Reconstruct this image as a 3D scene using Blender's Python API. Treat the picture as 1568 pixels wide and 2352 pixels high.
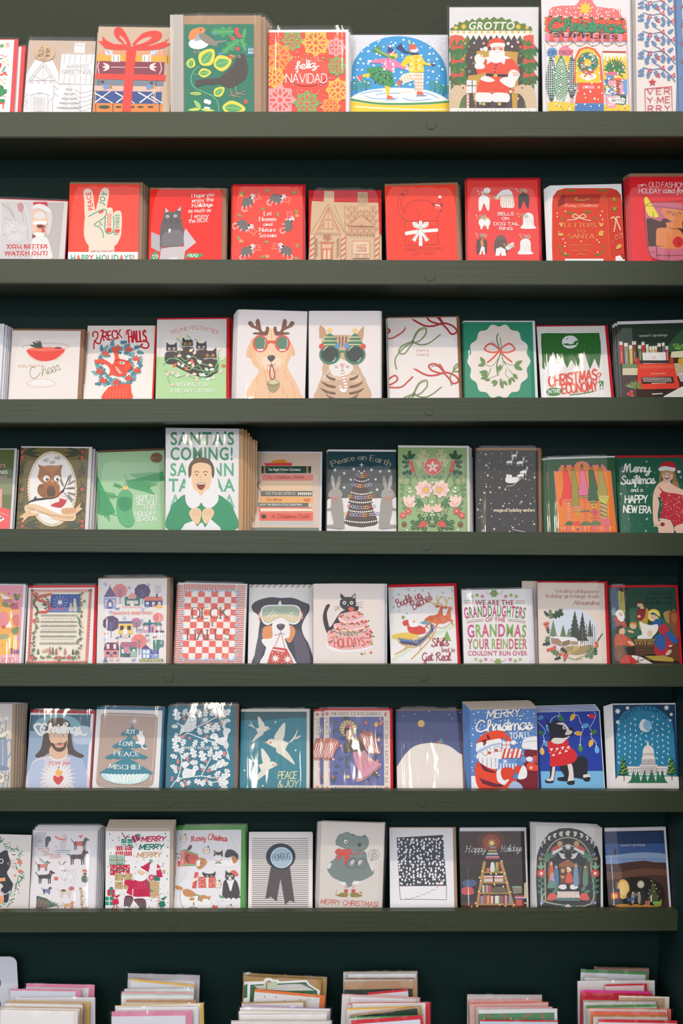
import bpy, math, random
from mathutils import Matrix, Vector
from mathutils.geometry import tessellate_polygon
for _o in list(bpy.data.objects): bpy.data.objects.remove(_o)
SC = bpy.context.scene
COL = SC.collection

# ------------------------------------------------------------------ camera
FPX, PITCH, HORIZON, XC = 2200.0, math.radians(8.38), 1240.0, 784.0
EYE = 1.5                                  # eye height (m)
DIST = 1.475                               # camera to front of the ledges (m)
YP = HORIZON + FPX * math.tan(PITCH)       # row of the optical axis: the photo is cropped, so the lens is shifted
cam = bpy.data.cameras.new('camera'); co = bpy.data.objects.new('camera', cam); COL.objects.link(co)
DEPTH = 0.085                              # ledge depth: back panel at y = 0, lip front at y = -DEPTH
CY = -(DEPTH + DIST)
co.location = (0, CY, EYE); co.rotation_euler = (math.pi/2 - PITCH, 0, 0)
cam.sensor_fit = 'HORIZONTAL'; cam.sensor_width = 24; cam.lens = FPX/1568*24
cam.shift_y = (YP - 1176)/1568; cam.clip_start = .02
SC.camera = co
# ------------------------------------------------------------------ world, lights, exposure
SC.view_settings.view_transform = 'Standard'; SC.view_settings.look = 'None'
SC.view_settings.gamma = 1; SC.view_settings.use_curve_mapping = False
SC.view_settings.exposure = 0.0
wd = bpy.data.worlds.new('room'); SC.world = wd; wd.use_nodes = True
bg = wd.node_tree.nodes['Background']; bg.inputs[0].default_value = (.97, .955, 1, 1); bg.inputs[1].default_value = 1.06
def lamp(name, kind, loc, aim, power, col, size=.06, **k):
    l = bpy.data.lights.new(name, kind); l.energy = power; l.color = col
    if kind == 'AREA':
        l.shape = k.get('shape', 'DISK'); l.size = size
        if 'size_y' in k: l.size_y = k['size_y']
    else:
        l.shadow_soft_size = size
        if kind == 'SPOT': l.spot_size = math.radians(k.get('cone', 60)); l.spot_blend = .8
    o = bpy.data.objects.new(name, l); COL.objects.link(o); o.location = loc
    o.rotation_euler = (Vector(aim) - Vector(loc)).to_track_quat('-Z', 'Y').to_euler()
    return o
WARM = (1, .80, .58)
for x in (-1.3, -.55, .2, .95):            # ceiling track spots washing the shelves
    lamp('track_spot', 'SPOT', (x, -1.85, EYE + 2.75), (x*.8 - .1, 0, EYE - .3), 46, WARM, .04, cone=66)
for x, z, y in ((-2.1, 1.9, -4.6), (-.9, 2.0, -4.9), (.3, 1.9, -4.7)):   # second track further back in the shop
    lamp('track_spot', 'SPOT', (x, y, EYE + z), (x*.3, 0, EYE - .35), 60, WARM, .06, cone=60)
lamp('shop_window', 'AREA', (-1.2, -6.5, EYE + .6), (0, 0, EYE), 26, (.72, .86, 1), 1.1, shape='RECTANGLE', size_y=.9)
try: SC.cycles.transparent_max_bounces = 32; SC.cycles.max_bounces = 6; SC.cycles.diffuse_bounces = 3; SC.cycles.glossy_bounces = 3
except Exception: pass

# ------------------------------------------------------------------ pixel <-> place
SIN, COS = math.sin(PITCH), math.cos(PITCH)
def ray(px, py):
    a, b = (px - XC)/FPX, (YP - py)/FPX
    return a, COS + b*SIN, -SIN + b*COS
def at_y(px, py, y):                       # the point that shows at a pixel on the upright plane at depth y
    a, d, e = ray(px, py); t = (y - CY)/d
    return a*t, EYE + e*t
def on_lean(px, py, yb, zb, al):           # (x, s) on a plane leaning back by al from the line (y=yb, z=zb); s runs up the plane
    a, d, e = ray(px, py); sa, ca = math.sin(al), math.cos(al)
    t = ((yb - CY)*ca - (zb - EYE)*sa)/(d*ca - e*sa)
    return a*t, (CY + d*t - yb)*sa + (EYE + e*t - zb)*ca

# ------------------------------------------------------------------ materials
def lin(c): return c/12.92 if c <= .04045 else ((c + .055)/1.055)**2.4
KEY = dict(w='f2e8e0', r='f0402c', k='2a2422', g='2e8c4a', b='2c5fa8', y='f2c23c', n='8a5a3c', p='f0a0a0', o='f08a3c', c='ecd8c4', d='1e5a3a')
WHITE = [lin(x/255) for x in (243, 232, 222)]
def rgb(c):
    c = KEY.get(c, c)
    v = [lin(int(c[i:i+2], 16)/255) for i in (0, 2, 4)]
    return tuple(min(.92, max(.004, .86*a/b)) for a, b in zip(v, WHITE))
MATS = {}
def mat(key, col=None, rough=.55, spec=.4, bump=None, attr=False):
    if key in MATS: return MATS[key]
    m = bpy.data.materials.new(key); m.use_nodes = True; nt = m.node_tree; N = nt.nodes
    b = N['Principled BSDF']; b.inputs['Roughness'].default_value = rough; b.inputs['Specular IOR Level'].default_value = spec
    if attr:
        a = N.new('ShaderNodeAttribute'); a.attribute_name = 'print_colour'; nt.links.new(a.outputs['Color'], b.inputs['Base Color'])
    else:
        b.inputs['Base Color'].default_value = (*col, 1)
    if bump:
        sc, st, dist = bump
        tc = N.new('ShaderNodeTexCoord'); mp = N.new('ShaderNodeMapping'); mp.inputs['Scale'].default_value = sc
        nz = N.new('ShaderNodeTexNoise'); nz.inputs['Scale'].default_value = 1; nz.inputs['Detail'].default_value = 4
        bp = N.new('ShaderNodeBump'); bp.inputs['Strength'].default_value = st; bp.inputs['Distance'].default_value = dist
        nt.links.new(tc.outputs['Object'], mp.inputs[0]); nt.links.new(mp.outputs[0], nz.inputs['Vector'])
        nt.links.new(nz.outputs[0], bp.inputs['Height']); nt.links.new(bp.outputs[0], b.inputs['Normal'])
    MATS[key] = m
    return m
def paper(c):
    return mat('paper_' + KEY.get(c, c), rgb(c), .6, .25, ((260, 260, 260), .05, .001))
PRINT = mat('printed_ink', rough=.5, spec=.3, attr=True)
def sleeve_mat():
    m = bpy.data.materials.new('clear_sleeve'); m.use_nodes = True; nt = m.node_tree; N = nt.nodes; N.clear()
    out = N.new('ShaderNodeOutputMaterial'); mx = N.new('ShaderNodeMixShader'); tr = N.new('ShaderNodeBsdfTransparent')
    gl = N.new('ShaderNodeBsdfGlossy'); gl.inputs['Roughness'].default_value = .055; tr.inputs[0].default_value = (.985, .985, .985, 1)
    fr = N.new('ShaderNodeLayerWeight'); pw = N.new('ShaderNodeMath'); pw.operation = 'POWER'; pw.inputs[1].default_value = 4
    ad = N.new('ShaderNodeMath'); ad.operation = 'MULTIPLY_ADD'; ad.inputs[1].default_value = .6; ad.inputs[2].default_value = .055; ad.use_clamp = True
    tc = N.new('ShaderNodeTexCoord'); mp = N.new('ShaderNodeMapping'); mp.inputs['Scale'].default_value = (26, 26, 9)
    oi = N.new('ShaderNodeObjectInfo'); va = N.new('ShaderNodeVectorMath'); va.operation = 'ADD'
    nz = N.new('ShaderNodeTexNoise'); nz.inputs['Scale'].default_value = 1; nz.inputs['Detail'].default_value = 2.5
    bp = N.new('ShaderNodeBump'); bp.inputs['Strength'].default_value = .55; bp.inputs['Distance'].default_value = .0034
    K = nt.links.new
    K(tc.outputs['Object'], mp.inputs[0]); K(mp.outputs[0], va.inputs[0]); K(oi.outputs['Location'], va.inputs[1])
    K(va.outputs[0], nz.inputs['Vector']); K(nz.outputs[0], bp.inputs['Height'])
    K(bp.outputs[0], gl.inputs['Normal']); K(fr.outputs['Facing'], pw.inputs[0]); K(pw.outputs[0], ad.inputs[0]); K(ad.outputs[0], mx.inputs[0])
    K(tr.outputs[0], mx.inputs[1]); K(gl.outputs[0], mx.inputs[2]); K(mx.outputs[0], out.inputs[0])
    return m
SLEEVE = sleeve_mat()
FROST = mat('frosted_plastic', (.62, .6, .58), .35, .5); FROST.node_tree.nodes['Principled BSDF'].inputs['Alpha'].default_value = .62

# ------------------------------------------------------------------ mesh helpers
def obj(name, vs, fs, m, parent=None, smooth=False):
    me = bpy.data.meshes.new(name); me.from_pydata(vs, [], fs); me.update()
    if m: me.materials.append(m)
    if smooth:
        for p in me.polygons: p.use_smooth = True
    o = bpy.data.objects.new(name, me); COL.objects.link(o)
    if parent: o.parent = parent
    return o
def box_data(x0, x1, y0, y1, z0, z1, bev=0):
    if not bev:
        vs = [(x, y, z) for x in (x0, x1) for y in (y0, y1) for z in (z0, z1)]
        return vs, [(0, 1, 3, 2), (4, 6, 7, 5), (0, 4, 5, 1), (2, 3, 7, 6), (0, 2, 6, 4), (1, 5, 7, 3)]
    import bmesh
    bm = bmesh.new(); v, f = box_data(x0, x1, y0, y1, z0, z1); q = [bm.verts.new(p) for p in v]
    for g in f: bm.faces.new([q[i] for i in g])
    bmesh.ops.bevel(bm, geom=bm.edges[:], offset=bev, segments=2, affect='EDGES')
    bm.verts.index_update(); vs = [tuple(p.co) for p in bm.verts]; fs = [[p.index for p in g.verts] for g in bm.faces]; bm.free()
    return vs, fs
def box(name, x0, x1, y0, y1, z0, z1, m, parent=None, bev=0):
    return obj(name, *box_data(x0, x1, y0, y1, z0, z1, bev), m, parent)
def thing(name, label, cat, group=None, mtx=None):
    o = bpy.data.objects.new(name, None); COL.objects.link(o); o.empty_display_size = .01
    o['label'] = label; o['category'] = cat
    if group: o['group'] = group
    if mtx is not None: o.matrix_world = mtx
    return o
# ------------------------------------------------------------------ lettering: drawn letters (skeletons), cap height 10
CAPS = dict(
A="8;0 0 4 10 8 0;1.4 3.5 6.6 3.5", B="7;0 0 0 10;~0 10 4.5 10 6 8.8 6 6.8 4.5 5.4 0 5.3;~0 5.3 5 5.3 7 4 7 1.8 5 0 0 0",
C="7.8;~7.6 8.2 6 9.8 4 10 1.2 8.4 0 5 1.2 1.6 4 0 6 .2 7.6 1.8", D="7.5;0 0 0 10;~0 10 4 10 6.8 8 7.5 5 6.8 2 4 0 0 0",
E="6;6 10 0 10 0 0 6 0;0 5.2 5 5.2", F="6;6 10 0 10 0 0;0 5.2 5 5.2", G="8.2;~7.8 8.2 6 9.8 4 10 1.2 8.4 0 5 1.2 1.6 4 0 6.5 .4 8 2;8 0 8 4.6 5 4.6",
H="7.5;0 0 0 10;7.5 0 7.5 10;0 5.2 7.5 5.2", I="1;.5 0 .5 10", J="5;~4.5 10 4.5 5 4.4 2 3 .2 1.5 0 0 1.5", K="7;0 0 0 10;6.5 10 0 4.2;2.2 6 7 0",
L="6;0 10 0 0 6 0", M="9;0 0 .8 10 4.5 2 8.2 10 9 0", N="8;0 0 0 10 8 0 8 10", O="9;~4.5 10 1.4 8.6 0 5 1.4 1.4 4.5 0 7.6 1.4 9 5 7.6 8.6 4.5 10",
P="6.5;0 0 0 10;~0 10 4.5 10 6.5 8.8 6.5 6.2 4.5 5 0 4.8", Q="9;~4.5 10 1.4 8.6 0 5 1.4 1.4 4.5 0 7.6 1.4 9 5 7.6 8.6 4.5 10;5.5 2.5 9 -1",
R="7;0 0 0 10;~0 10 4.5 10 6.5 8.8 6.5 6.4 4.5 5.2 0 5;2.5 5 7 0", S="6.5;~6 8.6 4.5 9.9 2.5 9.9 .5 8.6 .6 6.6 3 5.3 5.8 4 6.4 2 5 .3 2.8 0 .2 1.4",
T="8;0 10 8 10;4 10 4 0", U="7.5;~0 10 0 5 .2 2 2 .2 3.75 0 5.5 .2 7.3 2 7.5 5 7.5 10", V="8;0 10 4 0 8 10", W="11;0 10 2.8 0 5.5 9 8.2 0 11 10",
X="7;0 10 7 0;7 10 0 0", Y="7.5;0 10 3.75 5 7.5 10;3.75 5 3.75 0", Z="7;0 10 7 10 0 0 7 0")
PUNC = {'!': "1.2;.6 10 .6 3;.6 .4 .6 0", '?': "5;~0 8 1 9.8 3 10 4.8 8.4 4.2 6.4 2.4 5 2.3 3;2.3 .4 2.3 0", '.': "1;.5 .4 .5 0", ',': "1;.6 .6 .1 -1.4", "'": "1;.6 10 .3 7.6",
'-': "4;0 4.5 4 4.5", '&': "7.5;~7.4 0 3 5.6 1.4 8 2.4 9.9 4 9.6 4.2 7.8 1.4 5 .2 2.6 1.4 .2 4 0 6.2 2 7 4.4", '+': "6;0 5 6 5;3 2 3 8", '3': "6;~.4 9 2.6 10 5 9 5 7 2.6 5.4;~2.6 5.4 5.4 4.4 5.8 2 3.4 0 0 1.2", '*': "1;.5 5 .5 5.4",
'(': "3;~2.5 11 .5 8 .5 2 2.5 -1", ')': "3;~.5 11 2.5 8 2.5 2 .5 -1"}
LOW = dict(
a="5;~4.7 4.6 3.2 6 1.2 5.4 .1 3 1 .5 2.8 .1 4.7 2;4.8 6 4.8 0", b="5;0 10 0 0;~0 2 1.6 .1 3.8 .5 4.9 3 3.8 5.5 1.8 6 0 4.2", c="4.4;~4.3 5 2.6 6 .8 5.2 0 3 .8 .7 2.6 0 4.4 1", d="5;~4.8 4.2 3 6 1.1 5.5 0 3 1.1 .5 3 .1 4.8 2;4.8 10 4.8 0",
e="4.6;~.1 3.2 4.5 3.3 3.9 5.3 2.4 6 .8 5.2 0 3 .8 .7 2.6 0 4.4 1", f="3.4;~3.6 9.6 2.4 10 1.5 8.6 1.4 6 1.4 0;0 6 3.3 6", g="5;~4.8 4.4 3 6 1.1 5.5 0 3.2 1.1 .9 3 .5 4.8 2.2;~4.8 6 4.8 0 4.2 -2.6 2.2 -3.4 .2 -2.4", h="4.8;0 10 0 0;~0 3.6 1.2 5.6 3 6 4.6 4.8 4.7 0",
i="1;.5 6 .5 0;.5 8.6 .5 8.2", j="2;~1.4 6 1.4 -1 1 -3 -.6 -3.2;1.4 8.6 1.4 8.2", k="4.6;0 10 0 0;4.2 6 0 2.4;1.5 3.6 4.6 0", l="1;.5 10 .5 0", m="7.4;0 6 0 0;~0 3.8 1 5.6 2.4 6 3.6 4.8 3.7 0;~3.7 3.8 4.8 5.6 6.2 6 7.3 4.8 7.4 0", n="4.7;0 6 0 0;~0 3.6 1.2 5.6 3 6 4.5 4.8 4.6 0",
o="5;~2.5 6 .8 5.2 0 3 .8 .8 2.5 0 4.2 .8 5 3 4.2 5.2 2.5 6", p="5;0 6 0 -3.4;~0 2 1.6 .1 3.8 .5 4.9 3 3.8 5.5 1.8 6 0 4.2", q="5;~4.8 4.4 3 6 1.1 5.5 0 3 1.1 .5 3 .1 4.8 2;4.8 6 4.8 -3.4", r="3.2;0 6 0 0;~0 3.6 1 5.4 3.2 6", s="4;~3.8 5.1 2.2 6 .5 5.2 .7 3.7 2.2 3.1 3.8 2.2 3.6 .6 2 0 0 .9",
t="3.2;~1.3 9 1.3 2 1.8 .2 3.3 .4;0 6 3.1 6", u="4.7;~0 6 .1 1.4 1.6 0 3.4 .4 4.6 2.4;4.6 6 4.6 0", v="4.8;0 6 2.4 0 4.8 6", w="7;0 6 1.8 0 3.5 5.6 5.2 0 7 6", x="4.6;0 6 4.6 0;4.6 6 0 0", y="4.8;0 6 2.5 .2;4.8 6 1.6 -3.4", z="4.4;0 6 4.4 6 0 0 4.4 0")
CUR = dict(
a="5;~4.3 5.2 2.6 6 .8 4.8 .2 2.4 1.2 .3 2.8 .6 4.2 3 4.5 5.8 4.3 2.4 4.7 .4 6 1.6", b="4;~-.6 .8 1.6 5 2.6 9 1.6 10 .8 8 .6 3 1 .4 2.6 .2 3.8 2 3.6 4.6 3 5.2 3.6 4.2 5 4.4", c="3.7;~3.4 5 2.2 6 .7 4.8 .2 2.4 1.2 .2 2.8 .3 4.7 1.8", d="5;~4.3 5.2 2.6 6 .8 4.8 .2 2.4 1.2 .3 2.8 .6 4.2 3 4.9 10 4.5 3 4.8 .4 6 1.6",
e="3.6;~-.6 1.6 1.8 2.8 3 4.6 2.2 6 .9 5 .4 2.4 1.4 .2 2.8 .4 4.6 1.8", f="3;~-.6 1 1.6 5.6 2.8 9.2 2 10.2 1.2 8.6 .9 2 .7 -3 0 -3.4 -.2 -2;0 4.4 3.6 4.6", g="4.8;~4.2 5.2 2.6 6 .8 4.8 .2 2.4 1.2 .3 2.8 .6 4.2 3 4.5 5.8 4.2 0 3.6 -3 2 -3.8 .8 -2.6 2.6 -.6 5.8 1.6", h="4.6;~-.6 .8 1.6 5 2.6 9 1.8 10 .9 8.4 .5 0;~.6 2.6 1.8 5.4 3.2 5.8 3.9 4.4 3.9 1.2 4.4 .2 5.6 1.6",
i="1.9;~-.6 1.4 .9 5.8 .8 2 1.2 .3 2.9 1.6;1.3 8.8 1.4 8.4", j="1.8;~-.6 1.4 1 5.8 .8 -1.4 .2 -3.6 -1 -3 0 -1 2.8 1.6;1.3 8.8 1.4 8.4", k="4.4;~-.6 .8 1.6 5 2.6 9 1.8 10 .9 8.4 .5 0;~.6 2.6 2.6 5.4 3.6 4.8 2.6 3 1 2.8;~1.4 2.8 2.8 1 3.8 .2 5.4 1.6", l="2;~-.6 .8 1.6 5 2.6 9 1.8 10 .9 8 .8 2 1.4 .2 3 1.6",
m="6.6;~-.6 2 .6 5.6 .9 3 .8 0;~.9 2.6 2 5.4 3 5.6 3.3 3.4 3.2 0;~3.3 2.6 4.4 5.4 5.4 5.6 5.8 3.6 5.7 1.2 6.2 .2 7.6 1.6", n="4.4;~-.6 2 .6 5.6 .9 3 .8 0;~.9 2.6 2.2 5.4 3.2 5.6 3.7 3.6 3.6 1.2 4.1 .2 5.4 1.6", o="4.2;~3 5.8 1.4 5.8 .3 3.4 .8 .8 2.2 .1 3.6 1.6 3.6 4.4 2.6 5.8 3.2 4.6 5.2 4.4",
p="4.4;~-.6 2 .8 5.8 .6 0 .4 -3.6;~.6 3 1.8 5.6 3.4 5.4 3.8 3 2.8 .6 1 .4 2.6 .2 5.4 1.6", q="4.6;~4.2 5.2 2.6 6 .8 4.8 .2 2.4 1.2 .3 2.8 .6 4.2 3 4.4 5.8 4.2 -3.6 5.6 1.6", r="3.3;~-.6 1.2 1 5.4 1.2 6.2 1.6 5.4 2.9 5.2 2.5 2 2.9 .3 4.3 1.6", s="3;~-.6 1.4 1.6 5 1.9 6 2.1 4.4 2.9 1.8 2 .1 .4 .6 1.6 .2 4 1.6", t="2.3;~-.6 1 1.2 6 1.7 9.4 1.1 3 1.4 .3 3.3 1.6;-.2 6.6 3 6.8",
u="4.6;~-.6 1.6 .7 5.8 .5 2 1.4 .2 2.8 1 3.9 3.6 4 5.8 3.8 2 4.4 .3 5.6 1.6", v="4;~-.6 2 .7 5.8 1 2 1.8 .2 3.2 2.6 3.5 5.6 3.8 4.6 5 4.6", w="6;~-.6 1.6 .7 5.8 .6 2 1.4 .2 2.6 1.2 3.1 5 3 2 3.8 .2 5.2 2 5.4 5.6 5.8 4.6 7 4.6", x="4.2;~-.4 1.6 .8 5.6 2 3.4 3.2 .4 5.2 1.6;3.8 5.6 .2 0", y="4.6;~-.6 1.6 .7 5.8 .5 2.4 1.4 .8 2.8 1.4 3.9 3.8 4 5.8 3.8 0 3 -3 1.6 -3.8 .8 -2.8 2.6 -.8 5.6 1.6", z="4;~-.4 4.6 1.2 5.8 2.8 5.2 2.4 3.4 .8 1.6 2.8 .8 2.8 -2 1.4 -3.6 .4 -2.8 2 -.8 5 1.4",
C="7;~6 8 4.6 9.9 2.4 9 .4 5 .6 1.6 2.6 0 5 .6 7.6 2.4", M="9.4;~-.4 .6 .8 .2 1.6 3 2.2 8.6 2.8 9.6;~2.8 9.6 3.4 6 3.6 0;~3.6 1 5 6.6 6.4 9.6 6.8 6 6.9 1.6 7.8 .1 10 1.8", H="8;~.2 8 1.6 9.4 1.8 6 1.2 1 .2 .4;~7 10 5.8 6 5.4 2 6.2 .1 8.8 1.8;~1.4 4.8 3.4 5.6 6 5", S="5.6;~5.2 8 4.4 9.8 2.6 9.4 1.6 7.6 3 5.6 4.6 3.4 4 .8 2 0 .2 1.4 1.2 2.4;4.4 1 6.4 1.6", B="6.4;~.6 8.4 1.8 9.4 1.6 5 1 0;~0 7 2 9.8 4.8 9.8 5.4 7.4 2.4 5.4;~2.4 5.4 5.6 5 6 2.4 4 .2 1 .4", G="6.6;~5.8 8.4 4.2 9.9 1.8 8.6 .4 5 1 1.4 3.2 .4 5.2 2.4 5.6 4.8 5.2 -1 4 -3.6 2.4 -3 3.4 -1 7.4 1.6", R="6.8;~.6 8.4 1.8 9.4 1.6 5 1 0;~0 7 2 9.8 4.8 9.8 5.6 7.4 2.4 5.2;~2.4 5.2 4.4 2.4 5.6 .2 7.6 1.4",
I="3;~3 9.6 2 6 1.4 2 0 .6", N="8;~0 .4 1.4 2 2.2 9.6 3.8 5 5.6 .2 6.6 6 8 10", D="7;~1.6 9.4 1.8 5 1.2 .4;~.4 7.4 2.6 9.9 5.6 9 6.8 5 4.8 1 1.2 .4")
def catmull(p, k=6, closed=False):
    n = len(p); out = []
    for i in range(n if closed else n - 1):
        g = (lambda j: p[j % n]) if closed else (lambda j: p[max(0, min(n - 1, j))])
        a, b, c, d = g(i - 1), g(i), g(i + 1), g(i + 2)
        for s in range(k):
            t = s/k; t2 = t*t; t3 = t2*t
            out.append(tuple(.5*(2*b[q] + (c[q] - a[q])*t + (2*a[q] - 5*b[q] + 4*c[q] - d[q])*t2 + (3*b[q] - a[q] - 3*c[q] + d[q])*t3) for q in (0, 1)))
    if not closed: out.append(tuple(p[-1]))
    return out
def parse(s):
    w, *st = s.split(';'); res = []
    for q in st:
        sm = q[0] == '~'; v = [float(t) for t in q.lstrip('~').split()]; p = list(zip(v[::2], v[1::2]))
        res.append((catmull(p, 4) if sm else p, sm))
    return float(w), res
SKEL = {k: parse(v) for k, v in {**CAPS, **PUNC, **LOW}.items()}
SKC = {k: parse(v) for k, v in CUR.items()}
GL = {}
def type_glyph(ch, bold):                  # a letter of Blender's own built-in typeface as triangles, cap height 10
    if (ch, bold) in GL: return GL[ch, bold]
    def geo(s, off):
        cu = bpy.data.curves.new('t', 'FONT'); cu.body = s; cu.size = 1; cu.offset = off; cu.resolution_u = 3
        o = bpy.data.objects.new('t', cu); me = o.to_mesh(); me.calc_loop_triangles()
        r = [tuple(v.co[:2]) for v in me.vertices], [tuple(t.vertices) for t in me.loop_triangles]
        o.to_mesh_clear(); bpy.data.objects.remove(o); bpy.data.curves.remove(cu); return r
    if 'I' not in GL:
        v, _ = geo('H', 0); GL['I'] = (max(p[1] for p in v) - min(p[1] for p in v), max(p[0] for p in v))
    capy, hx = GL['I']; k = 10/capy
    v, t = geo(ch, bold)
    v2, _ = geo(ch + 'H', 0); adv = (max(p[0] for p in v2) - hx)*k
    GL[ch, bold] = (adv, [(x*k, y*k) for x, y in v], t)
    return GL[ch, bold]
# ------------------------------------------------------------------ printing: flat shapes in ink on the face of a card
SCALE = 1568/420
class Sheet:                               # collects the ink of one card; points come in as places on the photographed card face
    def __init__(s, ox, oy): s.ox, s.oy = ox, oy; s.z = 0; s.ink = {0: ([], [], []), 1: ([], [], [])}; s.map = None
A = None
LAYER = 5e-6
def _emit(poly, c, tris=None, letter=0, rise=None):
    """one printed shape; every shape lies a hair above the one before it (rise: a hair per point along a stroke, so that it may cross itself)"""
    pts = [A.map(A.ox + x/SCALE, A.oy + y/SCALE) for x, y in poly]
    W, H = A.w, A.h; V, F, CC = A.ink[letter]; z0 = A.z
    zs = [-(z0 + k*4e-7) for k in rise] if rise else [-z0]*len(pts)
    A.z += 4e-7*(rise[-1] + 1 if rise else 1)
    def clip(p):
        for ax, lim, sg in ((0, 0, 1), (0, W, -1), (1, -H, 1), (1, 0, -1)):
            if not p: return p
            q = []
            for i in range(len(p)):
                a, b = p[i - 1], p[i]; da, db = (a[ax] - lim)*sg, (b[ax] - lim)*sg
                if (da >= 0) != (db >= 0):
                    t = da/(da - db); q.append((a[0] + (b[0] - a[0])*t, a[1] + (b[1] - a[1])*t))
                if db >= 0: q.append(b)
            p = q
        return p
    inside = all(0 <= p[0] <= W and -H <= p[1] <= 0 for p in pts)
    def put(p, fs, z):
        n0 = len(V); V.extend((a, y, b) for (a, b), y in zip(p, z))
        for f in fs: F.append([n0 + i for i in f]); CC.append(c)
    if tris:
        if inside: put(pts, tris, zs)
        else:
            for t in tris:
                q = clip([pts[i] for i in t])
                if len(q) > 2: put(q, [range(len(q))], [zs[t[0]]]*len(q))
        return
    if not inside: pts = clip(pts)
    if len(pts) < 3: return
    z = [-z0]*len(pts)
    if len(pts) == 3: put(pts, [(0, 1, 2)], z); return
    put(pts, tessellate_polygon([[Vector((a, b, 0)) for a, b in pts]]), z)
def up(): A.z += LAYER
def prs(v): return list(zip(v[::2], v[1::2]))
def P(c, *v): up(); _emit(prs(v), rgb(c))
def S(c, *v): up(); _emit(catmull(prs(v), 5, True), rgb(c))
def R(c, x0, y0, x1, y1): P(c, x0, y0, x1, y0, x1, y1, x0, y1)
def E(c, x, y, rx, ry=None, rot=0, n=20):
    ry = ry or rx; r = math.radians(rot); up()
    if max(rx, ry) < 9: n = 10
    _emit([(x + rx*math.cos(t)*math.cos(r) - ry*math.sin(t)*math.sin(r), y + rx*math.cos(t)*math.sin(r) + ry*math.sin(t)*math.cos(r)) for t in (2*math.pi*i/n for i in range(n))], rgb(c))
def _stroke(p, w, c, letter=0, wf=None, cap=True):
    p = [q for i, q in enumerate(p) if i == 0 or math.dist(q, p[i - 1]) > 1e-4]; n = len(p)
    if n < 2: return
    d = [((p[i + 1][0] - p[i][0])/math.dist(p[i], p[i + 1]), (p[i + 1][1] - p[i][1])/math.dist(p[i], p[i + 1])) for i in range(n - 1)]
    quads, tr, rise = [], [], []
    def add(x, y, nx, ny): quads.extend([(x + nx, y + ny), (x - nx, y - ny)]); rise.extend([len(quads)//2]*2)
    for i in range(n):
        a, b = d[max(0, i - 1)], d[min(n - 2, i)]; dot = a[0]*b[0] + a[1]*b[1]
        h = [(wf(*q) if wf else w)/2 for q in (a, b)]; x, y = p[i]
        if dot < .1 and 0 < i < n - 1:                    # sharp corner: end one run, start the next
            add(x + a[0]*h[0]*.6, y + a[1]*h[0]*.6, -a[1]*h[0], a[0]*h[0]); k = len(quads); tr += [(k - 4, k - 2, k - 1), (k - 4, k - 1, k - 3)]
            add(x - b[0]*h[1]*.6, y - b[1]*h[1]*.6, -b[1]*h[1], b[0]*h[1]); continue
        mx, my = a[0] + b[0], a[1] + b[1]; ml = math.hypot(mx, my); hh = (h[0] + h[1])/2/max(.6, ml/2)
        e = (w*.35 if cap and i in (0, n - 1) else 0)*(-1 if i == 0 else 1)
        add(x + mx/ml*e, y + my/ml*e, -my/ml*hh*(.7 if e and w > 5 else 1), mx/ml*hh*(.7 if e and w > 5 else 1))
        if i: k = len(quads); tr += [(k - 4, k - 2, k - 1), (k - 4, k - 1, k - 3)]
        if e and i == 0 and w > 5: add(x, y, -my/ml*hh, mx/ml*hh); k = len(quads); tr += [(k - 4, k - 2, k - 1), (k - 4, k - 1, k - 3)]
    _emit(quads, rgb(c), tr, letter, rise)
def L(c, w, *v): up(); _stroke(prs(v), w, c)
def C(c, w, *v): up(); _stroke(catmull(prs(v), 5), w, c)
def OL(c, w, *v): up(); _stroke(catmull(prs(v), 5, True) + [tuple(v[:2])], w, c)     # closed smooth outline
def OE(c, w, x, y, rx, ry=None):
    ry = ry or rx; up(); _stroke([(x + rx*math.cos(i*math.pi/10), y + ry*math.sin(i*math.pi/10)) for i in range(21)], w, c, cap=False)
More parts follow.
